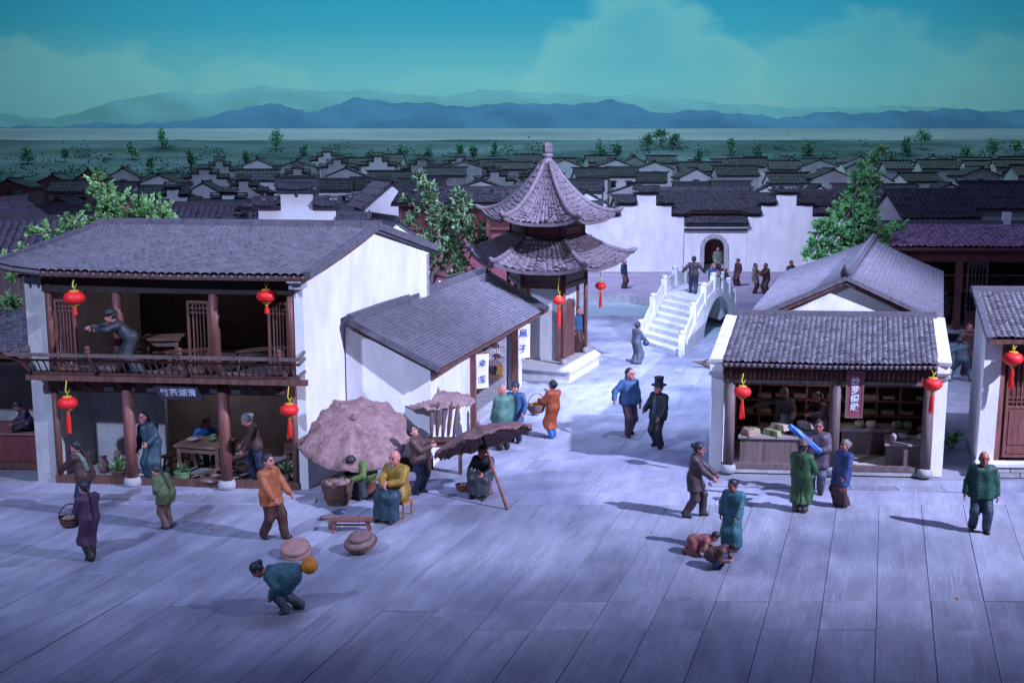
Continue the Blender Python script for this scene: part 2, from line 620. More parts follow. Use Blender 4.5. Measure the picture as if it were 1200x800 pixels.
def surface_nets(D, lo, vox):
    S = D < 0
    n = np.array(D.shape)
    cnt = np.zeros(n - 1, np.int8)
    for dx in (0, 1):
        for dy in (0, 1):
            for dz in (0, 1):
                cnt += S[dx:n[0] - 1 + dx, dy:n[1] - 1 + dy, dz:n[2] - 1 + dz]
    I = np.argwhere((cnt > 0) & (cnt < 8))
    idx = np.full(n - 1, -1, np.int32)
    idx[I[:, 0], I[:, 1], I[:, 2]] = np.arange(len(I))
    acc = np.zeros((len(I), 3))
    num = np.zeros(len(I))
    cs = [(0, 0, 0), (1, 0, 0), (0, 1, 0), (1, 1, 0), (0, 0, 1), (1, 0, 1), (0, 1, 1), (1, 1, 1)]
    val = [D[I[:, 0] + c[0], I[:, 1] + c[1], I[:, 2] + c[2]].astype(float) for c in cs]
    for a in range(8):
        for b in range(a + 1, 8):
            if sum(abs(cs[a][i] - cs[b][i]) for i in range(3)) != 1:
                continue
            m = (val[a] < 0) != (val[b] < 0)
            t = val[a] / np.where(np.abs(val[a] - val[b]) < 1e-12, 1, val[a] - val[b])
            pt = np.array(cs[a])[None] + t[:, None] * (np.array(cs[b]) - np.array(cs[a]))[None]
            acc[m] += pt[m]
            num[m] += 1
    V = (I + acc / num[:, None]) * vox + lo
    F = []
    for axis in range(3):
        u, w = (axis + 1) % 3, (axis + 2) % 3
        s0, s1 = [slice(None)] * 3, [slice(None)] * 3
        s0[axis], s1[axis] = slice(0, -1), slice(1, None)
        ch = np.argwhere(S[tuple(s0)] != S[tuple(s1)])
        ch = ch[(ch[:, u] > 0) & (ch[:, w] > 0) & (ch[:, u] < n[u] - 1) & (ch[:, w] < n[w] - 1)]
        if not len(ch):
            continue
        q = []
        for du, dw in ((0, 0), (1, 0), (1, 1), (0, 1)):
            c = ch.copy()
            c[:, u] -= du
            c[:, w] -= dw
            q.append(idx[c[:, 0], c[:, 1], c[:, 2]])
        q = np.stack(q, 1)
        fl = S[ch[:, 0], ch[:, 1], ch[:, 2]]
        q[~fl] = q[~fl][:, ::-1]
        F.append(q)
    F = np.concatenate(F)
    return V, F[(F >= 0).all(1)]


def np_obj(name, V, F, mats, parent=None, loc=None, midx=None):
    me = bpy.data.meshes.new(name)
    me.vertices.add(len(V))
    me.vertices.foreach_set('co', V.astype(np.float32).ravel())
    me.loops.add(F.size)
    me.loops.foreach_set('vertex_index', F.astype(np.int32).ravel())
    me.polygons.add(len(F))
    me.polygons.foreach_set('loop_start', np.arange(0, F.size, 4, dtype=np.int32))
    me.polygons.foreach_set('use_smooth', np.ones(len(F), bool))
    if midx is not None:
        me.polygons.foreach_set('material_index', midx.astype(np.int32))
    for m in mats:
        me.materials.append(m)
    me.update()
    o = bpy.data.objects.new(name, me)
    C.objects.link(o)
    if parent:
        o.parent = parent
    if loc is not None:
        o.location = loc
    return o


# ---------------------------------------------------------------- people
def cloth(name, col):
    return mat('cloth_' + name, col, 0.5, 0.30, 6, 0.6, 30, spec=0.35, coat=0.06, rnd=0.03, speck=0.12)


CL = {k: cloth(k, [c * 0.60 + 0.006 for c in v]) for k, v in dict(
    purple=(0.075, 0.028, 0.085), brown=(0.085, 0.035, 0.032), olive=(0.085, 0.125, 0.045), orange=(0.50, 0.145, 0.05), rust=(0.44, 0.085, 0.022),
    teal=(0.022, 0.115, 0.15), navy=(0.022, 0.035, 0.085), mustard=(0.40, 0.235, 0.02), darkteal=(0.02, 0.075, 0.105), umber=(0.13, 0.075, 0.065),
    charcoal=(0.035, 0.045, 0.055), green=(0.02, 0.16, 0.095), blue=(0.035, 0.13, 0.30), suit=(0.016, 0.02, 0.035), plum=(0.075, 0.045, 0.06),
    turquoise=(0.045, 0.21, 0.26), salmon=(0.36, 0.12, 0.10), moss=(0.03, 0.125, 0.035), lilac=(0.10, 0.07, 0.115), royal=(0.03, 0.075, 0.24),
    wine=(0.09, 0.03, 0.04), bottle=(0.012, 0.10, 0.065), grey=(0.14, 0.13, 0.135), pinkbrown=(0.17, 0.065, 0.06), jade=(0.10, 0.27, 0.21),
    cream=(0.36, 0.28, 0.24), trouser=(0.10, 0.055, 0.075), maroon=(0.085, 0.025, 0.02), jean=(0.02, 0.16, 0.5), slate=(0.10, 0.12, 0.17),
    olive2=(0.11, 0.19, 0.03), darkb=(0.03, 0.045, 0.11), black=(0.016, 0.014, 0.016), sage=(0.19, 0.24, 0.20), white=(0.55, 0.55, 0.58),
    steel=(0.05, 0.10, 0.14)).items()}
SKIN = mat('painted_skin', (0.46, 0.19, 0.165), 0.42, 0.16, 9, 0.2, 40, coat=0.1, rnd=0.1)
SKIND = mat('dark_painted_skin', (0.34, 0.12, 0.10), 0.42, 0.18, 9, 0.2, 40, coat=0.1, rnd=0.1)
FACEEYE = mat('eye_paint', (0.012, 0.010, 0.012), 0.4, 0.1, 9, 0)
LIP = mat('lip_paint', (0.30, 0.045, 0.05), 0.45, 0.1, 9, 0)
HAIR = mat('hair_paint', (0.018, 0.018, 0.026), 0.38, 0.4, 20, 0.6, 60, coat=0.2)
HAIRG = mat('grey_hair_paint', (0.16, 0.165, 0.18), 0.5, 0.3, 20, 0.6, 60)
SHOE = mat('shoe_paint', (0.02, 0.016, 0.02), 0.35, 0.3, 9, 0.2, coat=0.2)
SHOEB = mat('brown_shoe_paint', (0.06, 0.03, 0.025), 0.4, 0.3, 9, 0.2, coat=0.2)


def ik(a, c, l1, l2, pole):
    a, c, pole = Vector(a), Vector(c), Vector(pole)
    d = c - a
    L = min(max(d.length, abs(l1 - l2) + 0.01), l1 + l2 - 0.004)
    u = d.normalized()
    x = (l1 * l1 - l2 * l2 + L * L) / (2 * L)
    h = math.sqrt(max(l1 * l1 - x * x, 0))
    p = pole - u * pole.dot(u)
    p = p.normalized() if p.length > 1e-4 else Vector((0, 0, 1))
    return a + u * x + p * h, a + u * L


def person(label, loc, yaw, height=1.65, top='jacket', tc='brown', bc='navy', skin=SKIN, hair='queue', hat=None, hairc=None,
           pelvis=(0, 0, 0.88), lean=0, side=0, twist=0, hyaw=0, hpitch=0, lh=None, rh=None, lf=(0.10, 0.0), rf=(-0.10, 0.0),
           lfz=0.0, rfz=0.0, lpole=None, rpole=None, hem=0.62, vox=0.0145, shoe=SHOE, wide=False, group=None, fat=1.0, belt=False,
           lknee=None, rknee=None, beard=False, hatc='black', toe=0.0, name='person', extra=None, cat='person', skirt_hem=0.07):
    """facing -y at yaw 0. left = +x. positions are in metres of a 1.65 m figure."""
    pel = Vector(pelvis)
    fat *= 1.1
    RU = Matrix.Rotation(R(twist), 3, 'Z') @ Matrix.Rotation(R(side), 3, 'Y') @ Matrix.Rotation(R(lean), 3, 'X')

    def U(x, y, z):
        return pel + RU @ Vector((x, y, z))
    HS = 1.13
    RH = RU @ Matrix.Rotation(R(hyaw), 3, 'Z') @ Matrix.Rotation(R(hpitch), 3, 'X')
    neck = U(0, 0.012, 0.50)

    def Hd(x, y, z):
        return neck + RH @ (Vector((x, y - 0.03, z + 0.150)) * HS)

    def hr(*r_):
        return [v * HS for v in r_]
    mH = np.array(RH)
    # limbs
    sh = {1: U(0.185, 0.01, 0.445), -1: U(-0.185, 0.01, 0.445)}
    tgt = {1: lh, -1: rh}
    pol = {1: lpole, -1: rpole}
    arm = {}
    for s in (1, -1):
        t = tgt[s]
        t = Vector(t) if t is not None else U(s * 0.25, -0.05, -0.06)
        e, w = ik(sh[s], t, 0.275, 0.255, pol[s] if pol[s] else RU @ Vector((s * 0.6, 0.7, -0.5)))
        arm[s] = (sh[s], e, w)
    leg = {}
    for s, f, fz, kp in ((1, lf, lfz, lknee), (-1, rf, rfz, rknee)):
        hip = pel + Vector((s * 0.085, 0, -0.03))
        ank = Vector((f[0], f[1], 0.075 + fz))
        k, a = ik(hip, ank, 0.42, 0.41, kp if kp else (s * 0.15, -1, 0.1))
        leg[s] = (hip, k, ank)
    B = Sdf()
    # skin body: one continuous surface from head to feet
    for s in (1, -1):
        B.cone(U(s * 0.06, 0, 0.05), U(s * 0.08, 0, 0.38), 0.10, 0.105, 0.06)
        B.chain(leg[s], (0.085, 0.06, 0.042), 0.04)
        B.chain(arm[s], (0.058, 0.045, 0.032), 0.03)
        B.cone(sh[s], U(s * 0.08, 0, 0.44), 0.06, 0.08, 0.05)
    B.cone(neck - RU @ Vector((0, 0, 0.06)), Hd(0, 0.02, -0.06), 0.058, 0.052, 0.03)
    B.ell(Hd(0, 0.005, 0.015), hr(0.086, 0.105, 0.118), mH, 0.02)
    B.ell(Hd(0, -0.03, -0.06), hr(0.066, 0.072, 0.068), mH, 0.04)
    B.ell(Hd(0, -0.075, -0.102), hr(0.024, 0.022, 0.02), mH, 0.03)
    for s in (1, -1):
        B.ell(Hd(s * 0.036, -0.104, 0.012), hr(0.021, 0.018, 0.014), mH, 0.02, sub=True)
        B.ell(Hd(s * 0.036, -0.088, 0.010), hr(0.018, 0.014, 0.012), mH, 0.004)
        B.ell(Hd(s * 0.034, -0.096, 0.036), hr(0.028, 0.012, 0.009), mH, 0.015)
        B.ell(Hd(s * 0.088, 0.005, -0.005), hr(0.012, 0.024, 0.034), mH, 0.008)
        B.ell(Hd(s * 0.047, -0.072, -0.035), hr(0.022, 0.02, 0.02), mH, 0.03)
    B.cone(Hd(0, -0.100, 0.022), Hd(0, -0.122, -0.026), 0.010, 0.017, 0.012)
    B.ell(Hd(0, -0.100, -0.062), hr(0.026, 0.011, 0.010), mH, 0.01)
    # hands
    for s in (1, -1):
        a, e, w = arm[s]
        d = (w - e).normalized()
        inn = (RU @ Vector((-s, 0, 0)))
        inn = (inn - d * inn.dot(d))
        inn = inn.normalized() if inn.length > 0.1 else Vector((0, 0, -1))
        sd = d.cross(inn).normalized()
        fwd = RU @ Vector((0, -1, 0.3))
        if sd.dot(fwd) < 0:
            sd = -sd
        m = np.array([[sd.x, inn.x, d.x], [sd.y, inn.y, d.y], [sd.z, inn.z, d.z]])
        B.ell(w + d * 0.055, (0.043, 0.021, 0.058), m, 0.02)
        for i, L in enumerate((0.072, 0.084, 0.078, 0.06)):
            b0 = w + d * 0.092 + sd * (0.031 - 0.0205 * i)
            m1 = b0 + d * L * 0.5 + inn * 0.012
            B.chain((b0, m1, m1 + (d * 0.7 + inn * 0.7) * L * 0.5), (0.0115, 0.0105, 0.0095), 0.006)
        t0 = w + d * 0.03 + sd * 0.034
        t1 = t0 + (d * 0.6 + sd * 0.7 + inn * 0.35) * 0.05
        B.chain((t0, t1, t1 + (d * 0.85 + inn * 0.5) * 0.035), (0.016, 0.013, 0.011), 0.01)
    for s in (1, -1):
        a = leg[s][2]
        tv = Vector((s * 0.25 + toe * 0, -1, 0)).normalized()
        B.cone(a - Vector((0, 0, 0.03)), a + tv * 0.10 - Vector((0, 0, 0.045)), 0.04, 0.028, 0.02)
    sc = height / 1.65 * 1.04
    V, F = B.mesh(vox)
    fc = V[F].mean(1)
    hc = np.array(Hd(0, 0, 0))
    loc3 = (fc - hc) @ mH / HS
    mi = np.zeros(len(F), int)
    for s in (1, -1):
        mi[((loc3[:, 0] - s * 0.036) / 0.019) ** 2 + ((loc3[:, 2] - 0.010) / 0.010) ** 2 + ((loc3[:, 1] + 0.095) / 0.03) ** 2 < 1] = 1
        mi[((loc3[:, 0] - s * 0.036) / 0.027) ** 2 + ((loc3[:, 2] - 0.040) / 0.0085) ** 2 + ((loc3[:, 1] + 0.095) / 0.03) ** 2 < 1] = 1
    mi[(loc3[:, 0] / 0.025) ** 2 + ((loc3[:, 2] + 0.062) / 0.009) ** 2 + ((loc3[:, 1] + 0.105) / 0.03) ** 2 < 1] = 2
    rz = np.array(Matrix.Rotation(R(yaw), 3, 'Z'))

    def put(nm, S, mats, par=None, v=vox):
        VV, FF = S.mesh(v)
        return np_obj(nm, (VV * sc) @ rz.T, FF, mats, par)
    body = np_obj(name, (V * sc) @ rz.T, F, [skin, FACEEYE, LIP], None, loc, mi)
    tag(body, label, cat, group)
    ph = rng.random() * 6

    def folds(ax_):
        def f(X, Y, Z):
            return ax_ * (np.sin(17 * X + 9 * Z + ph + 2.0 * np.sin(7 * Y + 5 * Z)) * np.sin(13 * Y - 11 * Z + 1.7 * ph) + 0.6 * np.sin(31 * X - 23 * Y + 6 * Z + ph))
        return f
    def skirt_folds(X, Y, Z):
        th_ = np.arctan2(Y - pel.y, X - pel.x)
        dn = np.clip((0.95 - Z) / 0.7, 0, 1)
        return folds(0.004)(X, Y, Z) + 0.011 * dn * (np.sin(7 * th_ + ph + 1.5 * np.sin(3 * Z + ph)) + 0.5 * np.sin(13 * th_ - ph))
    vc = vox * 1.2
    tm, bm = CL[tc], CL[bc]
    # upper garment
    J = Sdf()
    for s in (1, -1):
        J.cone(U(s * 0.075 * fat, 0, 0.40), U(s * 0.07 * fat, -0.01, 0.03), 0.122 * fat, 0.128 * fat, 0.08)
        J.cone(sh[s], U(s * 0.07, 0.005, 0.43), 0.078, 0.095, 0.06)
        e, w = arm[s][1], arm[s][2]
        J.chain((arm[s][0], e), (0.09, 0.08), 0.04)
        J.cone(e, e.lerp(w, 0.93), 0.078, 0.095 if wide else 0.068, 0.03)
    J.cone(neck - RU @ Vector((0, 0, 0.05)), neck + RU @ Vector((0, -0.005, 0.025)), 0.075, 0.064, 0.03)
    knees = {s: leg[s][1] for s in (1, -1)}
    if top == 'robe':
        for s in (1, -1):
            J.chain((leg[s][0] + Vector((0, 0, 0.06)), knees[s], leg[s][2] + Vector((0, 0, -0.02))), (0.12 * fat, 0.118 * fat, 0.135 * fat), 0.07)
        mid = (leg[1][2] + leg[-1][2]) / 2
        mk = (knees[1] + knees[-1]) / 2
        J.chain((pel, mk, mid), (0.13 * fat, 0.135 * fat, 0.165 * fat), 0.06)
        J.cut((0, 0, skirt_hem), (0, 0, -1))
    else:
        for s in (1, -1):
            hp, kn = leg[s][0], knees[s]
            q = hp.lerp(kn, min(max((0.85 - hem) / 0.42, 0.05), 1.15))
            J.cone(hp + Vector((0, 0, 0.05)), q, 0.135 * fat, 0.142 * fat, 0.09)
        if abs(lean) < 25 and pel.z > 0.7:
            J.cut((0, 0, hem), (0, 0, -1))
    J.folds = skirt_folds if top == 'robe' and pel.z > 0.7 else folds(0.006)
    put('robe' if top == 'robe' else 'jacket', J, [tm], body, vc)
    # lower garment
    if top != 'robe' or skirt_hem > 0.1:
        T = Sdf()
        for s in (1, -1):
            if top == 'skirt':
                T.chain((leg[s][0] + Vector((0, 0, 0.05)), knees[s], leg[s][2] + Vector((0, 0, -0.02))), (0.115, 0.118, 0.13), 0.07)
            else:
                T.chain((leg[s][0] + Vector((0, 0, 0.02)), knees[s], leg[s][2] + Vector((0, 0, 0.02))), (0.125, 0.10, 0.085), 0.04)
        if top == 'skirt':
            mid = (leg[1][2] + leg[-1][2]) / 2
            T.chain((pel, (knees[1] + knees[-1]) / 2, mid), (0.125, 0.13, 0.155), 0.06)
            T.cut((0, 0, 0.06), (0, 0, -1))
        T.folds = skirt_folds if top == 'skirt' and pel.z > 0.7 else folds(0.007)
        put('skirt' if top == 'skirt' else 'trousers', T, [bm], body, vc)
    for s in (1, -1):
        a = leg[s][2]
        tv = Vector((s * 0.25, -1, 0)).normalized()
        S = Sdf()
        b0 = a - Vector((0, 0, 0.032))
        S.cone(b0 - tv * 0.03, b0 + tv * 0.12, 0.05, 0.042, 0.02).cone(b0, a + Vector((0, 0, 0.02)), 0.05, 0.048, 0.02)
        S.cut((0, 0, a.z - 0.073), (0, 0, -1))
        put('shoe', S, [shoe], body, vox * 1.2)
    hm = hairc or HAIR
    if hair != 'bald':
        Hh = Sdf()
        front = {'queue': -0.012, 'bun': -0.06, 'short': -0.055}[hair]
        Hh.ell(Hd(0, 0.012, 0.024), hr(0.097, 0.112, 0.122), mH, 0.01)
        nv = RH @ Vector((0, -1, -0.55))
        Hh.cut(Hd(0, front, 0.045), nv)
        if hair == 'bun':
            Hh.ell(Hd(0, 0.13, 0.04), hr(0.05, 0.045, 0.05), mH, 0.02)
        put('hair', Hh, [hm], body, vox)
        if hair == 'queue':
            Q = Sdf()
            p0 = Hd(0, 0.105, -0.03)
            p3 = U(0.01, 0.165 * fat, 0.05)
            p1 = U(0, 0.155, 0.40)
            pts = [p0, p0.lerp(p1, 0.6) + RU @ Vector((0, 0.02, 0)), p1]
            m = 5
            pts += [p1.lerp(p3, i / m) for i in range(1, m + 1)]
            for i in range(len(pts) - 1):
                for j in range(2):
                    q0, q1 = pts[i].lerp(pts[i + 1], j / 2), pts[i].lerp(pts[i + 1], (j + 0.8) / 2)
                    Q.cone(q0, q1, 0.026 - 0.0012 * i, 0.018, 0.008)
            put('braid', Q, [hm], body, vox)
    if beard:
        Bd = Sdf()
        Bd.cone(Hd(0, -0.09, -0.10), Hd(0, -0.10, -0.2), 0.03, 0.012, 0.01)
        put('beard', Bd, [HAIRG], body, vox)

    def Wd(p):
        return Vector(loc) + Vector(rz @ np.array(p)) * sc
    if hat:
        mb = MB()
        base = Hd(0, 0.008, 0.06)
        mm = RH
        if hat == 'top':
            prof = [(0.001, 0.0), (0.165, 0.0), (0.172, 0.012), (0.16, 0.02), (0.098, 0.022), (0.094, 0.10), (0.106, 0.19), (0.10, 0.195), (0.001, 0.19)]
        elif hat == 'cap':
            prof = [(0.001, -0.01), (0.108, -0.015), (0.122, 0.0), (0.124, 0.035), (0.108, 0.04), (0.11, 0.06), (0.085, 0.095), (0.045, 0.115), (0.02, 0.12), (0.018, 0.135), (0.001, 0.14)]
        else:
            prof = [(0.001, -0.02), (0.106, -0.02), (0.112, -0.005), (0.106, 0.03), (0.085, 0.062), (0.05, 0.083), (0.018, 0.092), (0.016, 0.108), (0.001, 0.112)]
        mb.lathe([(a_ * HS, z_ * HS) for a_, z_ in prof], base, 20, 1, 1.1, 0, mm)
        va = (np.array(mb.v) * sc) @ rz.T
        mb.v = [tuple(q) for q in va]
        o = obj('hat', mb, CL[hatc] if isinstance(hatc, str) else hatc, None, True)
        o.parent = body
    if extra:
        S, nm, mm = extra(U, arm, leg, Hd)
        put(nm, S, [mm], body, vc)
    return body, {k: Wd(arm[k][2] + (arm[k][2] - arm[k][1]).normalized() * 0.06) for k in (1, -1)}, Wd

# ---------------------------------------------------------------- the setting: ground, canal, fields, hills, backdrop
def flat(name, poly, z, m):
    tri = tessellate_polygon([[Vector((p[0], p[1], 0)) for p in poly]])
    mb = MB().add([(p[0], p[1], z) for p in poly], [tuple(t) for t in tri])
    o = struct(name, mb, m)
    me = o.data
    for p in me.polygons:
        if p.normal.z < 0:
            p.flip()
    return o


NEAR = [(-8, 57), (5.4, 56.4), (8.1, 49.2), (9.4, 47.6), (30, 46.6)]
FARB = [(-8, 67), (6.9, 65), (11.6, 58.2), (13.0, 57.2), (34, 56)]
ground = flat('ground', [(-40, 8), (40, 8), (40, 46)] + NEAR[::-1] + [(-40, 57)], 0.0, BASEG)
far_ground = flat('far_bank_ground', [(-45, 67)] + FARB + [(60, 56), (60, 92), (-60, 92)], 0.0, GRNDF)
canal = flat('canal', [(-45, 54), (34, 40), (60, 56), (60, 70), (-45, 70)], -0.45, WATER)
mb = MB()
for ln in (NEAR, FARB):
    for a, b in zip(ln[:-1], ln[1:]):
        a, b = Vector((*a, 0)), Vector((*b, 0))
        mb.beam(a + Vector((0, 0, -0.22)), b + Vector((0, 0, -0.22)), 0.16, 0.50)
struct('canal_edge', mb, STONEG)

# village slope behind the back wall
mb = MB()
prof = [(91, -0.02), (112, 0.75), (130, 1.7), (150, 3.05), (170, 4.3), (180, 5.9), (190, 8.2), (201, 11.0), (207, 12.3)]
NX = 24
for Y, z in prof:
    for i in range(NX + 1):
        x = -130 + 260 * i / NX
        mb.v.append((x, Y, z + (0.25 * math.sin(x * 0.13 + Y * 0.3) if 160 < Y < 200 else 0)))
for j in range(len(prof) - 1):
    for i in range(NX):
        k = j * (NX + 1) + i
        mb.f.append((k, k + 1, k + NX + 2, k + NX + 1))
FIELD = mat('field_paint', (0.03, 0.06, 0.065), 0.95, 0.4, 0.10, 0, 5, (0.28, 1.2, 1), spec=0.0, col2=(0.10, 0.135, 0.18))
struct('village_slope', mb, FIELD)
mb = MB()
for j, (Y, z) in enumerate(((198.0, 9.5), (204, 12.15), (207.5, 13.3))):
    for i in range(NX + 1):
        x = -130 + 260 * i / NX
        mb.v.append((x, Y, z + ((0.20 * math.sin(x * 0.21) + 0.12 * math.sin(x * 0.57 + 1)) if j == 0 else 0)))
for j in range(2):
    for i in range(NX):
        k = j * (NX + 1) + i
        mb.f.append((k, k + 1, k + NX + 2, k + NX + 1))
struct('river', mb, mat('river_paint', (0.15, 0.17, 0.22), 0.7, 0.35, 0.05, 0, 5, (0.35, 3, 1)))


def zt(Y):
    for (a, za), (b, zb) in zip(prof[:-1], prof[1:]):
        if a <= Y <= b:
            return za + (zb - za) * (Y - a) / (b - a)
    return 0.0


def hills(name, Y0, crest_px, col, col2, depth, rough):
    """a range of hills: crest heights are read along the range, the body has real depth"""
    r = random.Random(len(name))
    mb = MB()
    n = 220
    m = 9
    xs = [-115 + 230 * i / n for i in range(n + 1)]
    ph = [r.random() * 6 for _ in range(6)]
    for i, x in enumerate(xs):
        px = 600 + x / (Y0 / FOC)
        cz = CAM_H - (np.interp(px, [c[0] for c in crest_px], [c[1] for c in crest_px]) - 185) / FOC * Y0
        cz += rough * (math.sin(x * 0.5 + ph[0]) * 0.4 + math.sin(x * 1.3 + ph[1]) * 0.3 + math.sin(x * 2.9 + ph[2]) * 0.15)
        for j in range(m):
            t = j / (m - 1)
            prof_ = math.sin(t * math.pi / 2) ** 0.9
            w = rough * 0.8 * math.sin(x * 0.45 + 5 * t + ph[3]) * math.sin(t * math.pi)
            mb.v.append((x, Y0 - depth * (1 - t) + w, 10.5 + (cz - 10.5) * prof_))
    for i in range(n):
        for j in range(m - 1):
            k = i * m + j
            mb.f.append((k, k + m, k + m + 1, k + 1))
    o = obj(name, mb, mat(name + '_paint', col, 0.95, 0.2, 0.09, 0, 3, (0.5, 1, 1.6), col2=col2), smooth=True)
    tag(o, kind='structure')


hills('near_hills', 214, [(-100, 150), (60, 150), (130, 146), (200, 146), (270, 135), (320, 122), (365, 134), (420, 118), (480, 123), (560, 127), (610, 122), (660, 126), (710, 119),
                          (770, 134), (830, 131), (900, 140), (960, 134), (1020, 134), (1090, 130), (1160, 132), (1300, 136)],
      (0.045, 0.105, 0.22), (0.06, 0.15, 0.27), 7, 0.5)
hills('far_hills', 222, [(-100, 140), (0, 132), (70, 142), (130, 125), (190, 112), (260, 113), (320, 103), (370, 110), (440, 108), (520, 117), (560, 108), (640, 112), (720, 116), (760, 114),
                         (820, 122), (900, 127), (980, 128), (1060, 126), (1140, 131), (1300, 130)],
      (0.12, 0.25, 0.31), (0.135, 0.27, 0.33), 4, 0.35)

# the painted sky: a gently curved backdrop wall
mb = MB()
n, zs = 40, [0, 10, 20, 30, 40, 52, 64]
for i in range(n + 1):
    x = -140 + 280 * i / n
    for z in zs:
        mb.v.append((x, 232 - (x / 140) ** 2 * 14, z))
for i in range(n):
    for j in range(len(zs) - 1):
        k = i * len(zs) + j
        mb.f.append((k + 1, k + len(zs) + 1, k + len(zs), k))
skym = bpy.data.materials.new('painted_sky')
skym.use_nodes = True
nt = skym.node_tree
N, L = nt.nodes, nt.links
b = N['Principled BSDF']
b.inputs['Roughness'].default_value = 0.95
b.inputs['Specular IOR Level'].default_value = 0.0
tc = N.new('ShaderNodeTexCoord')
sx = N.new('ShaderNodeSeparateXYZ')
L.new(tc.outputs['Object'], sx.inputs[0])
mr = N.new('ShaderNodeMapRange')
mr.inputs[1].default_value, mr.inputs[2].default_value = 14, 46
L.new(sx.outputs['Z'], mr.inputs[0])
g = N.new('ShaderNodeValToRGB')
e = g.color_ramp.elements
e[0].position, e[0].color = 0.0, (0.27, 0.44, 0.48, 1)
e[1].position, e[1].color = 1.0, (0.012, 0.17, 0.31, 1)
x = e.new(0.30)
x.color = (0.19, 0.40, 0.46, 1)
x = e.new(0.62)
x.color = (0.055, 0.26, 0.37, 1)
L.new(mr.outputs[0], g.inputs[0])
# painted cumulus: banks with a crisp upper edge that melt downwards
mp = N.new('ShaderNodeMapping')
mp.inputs['Scale'].default_value = (0.5, 0.0, 1.0)
L.new(tc.outputs['Object'], mp.inputs[0])
nz = N.new('ShaderNodeTexNoise')
nz.inputs['Scale'].default_value = 0.10
nz.inputs['Detail'].default_value = 7
L.new(mp.outputs[0], nz.inputs['Vector'])


def mth(op, a, b_, c=None):
    q = N.new('ShaderNodeMath')
    q.operation = op
    for i, v in enumerate((a, b_, c)):
        if v is None:
            continue
        if isinstance(v, (int, float)):
            q.inputs[i].default_value = v
        else:
            L.new(v, q.inputs[i])
    return q.outputs[0]


def bank(cx, w, top):
    """height of a cloud bank's top above x, minus z: positive inside the bank"""
    dx = mth('DIVIDE', mth('SUBTRACT', sx.outputs['X'], cx), w)
    hump = mth('SUBTRACT', top, mth('MULTIPLY', mth('MULTIPLY', dx, dx), 6.0))
    return mth('SUBTRACT', mth('ADD', hump, mth('MULTIPLY', mth('SUBTRACT', nz.outputs['Fac'], 0.5), 30.0)), sx.outputs['Z'])


h = None
for cx, w, top, st, fade in ((-92, 17, 33.0, 0.4, 17), (-52, 10, 29.5, 0.3, 12), (-14, 16, 28, 0.2, 12), (27, 14, 43.0, 0.38, 20), (70, 16, 37, 0.22, 14), (100, 12, 33, 0.25, 12)):
    d = bank(cx, w, top)
    up = N.new('ShaderNodeMapRange')
    up.inputs[1].default_value, up.inputs[2].default_value = -0.9, 3.2
    L.new(d, up.inputs[0])
    dn = N.new('ShaderNodeMapRange')
    dn.inputs[1].default_value, dn.inputs[2].default_value = 2.0, fade
    dn.inputs[3].default_value, dn.inputs[4].default_value = 1, 0
    L.new(d, dn.inputs[0])
    k = mth('MULTIPLY', mth('MULTIPLY', up.outputs[0], dn.outputs[0]), st)
    h = k if h is None else mth('MAXIMUM', h, k)
mx = N.new('ShaderNodeMixRGB')
mx.inputs[2].default_value = (0.36, 0.47, 0.43, 1)
L.new(h, mx.inputs[0])
L.new(g.outputs[0], mx.inputs[1])
L.new(mx.outputs[0], b.inputs['Base Color'])
struct('sky', mb, skym)

# ---------------------------------------------------------------- paving: separate slabs laid on the ground
slab_n = 0


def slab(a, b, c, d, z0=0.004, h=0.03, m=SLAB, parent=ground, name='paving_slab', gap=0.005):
    """one slab with corners a b c d (xy), shrunk by the joint, its edges slightly worn"""
    global slab_n
    slab_n += 1
    q = [Vector((p[0], p[1])) for p in (a, b, c, d)]
    cen = sum(q, Vector((0, 0))) / 4
    q2 = []
    for i in range(4):
        p = q[i]
        q2.append(p + (q[(i + 1) % 4] - p).normalized() * gap + (q[i - 1] - p).normalized() * gap)
    hz = h + rng.uniform(-0.006, 0.006)
    tl = [hz + rng.uniform(-0.004, 0.004) for _ in range(4)]
    vs = [(*p, z0) for p in q2] + [(*p, z0 + t - 0.010) for p, t in zip(q2, tl)] + [(*(p + (cen - p).normalized() * 0.02), z0 + t) for p, t in zip(q2, tl)]
    fs = [(8, 9, 10, 11)]
    for k in (0, 4):
        fs += [(k + i, k + (i + 1) % 4, k + 4 + (i + 1) % 4, k + 4 + i) for i in range(4)]
    return obj(name, MB().add(vs, fs), m, parent)


def strip_x(i, Y, w=0.98):
    return -21.5 + i * w + (Y - 20) * GD.x / GD.y


# foreground: long boards running up the street direction, with a few cross joints
breaks = [14.2, 17.95, 19.2, 24.9]
for i in range(42):
    ys = [14.2, 17.95 + 0.0, 19.2, 24.9] if i > 21 else [14.2 + rng.uniform(0, 1), 19.4 + rng.uniform(-1.5, 1.5), 24.9]
    ys[0] = 14.0
    for y0, y1 in zip(ys[:-1], ys[1:]):
        if strip_x(i + 1, y1) < -14.5 or strip_x(i, y0) > 15:
            continue
        slab((strip_x(i, y0), y0), (strip_x(i + 1, y0), y0), (strip_x(i + 1, y1), y1), (strip_x(i, y1), y1))
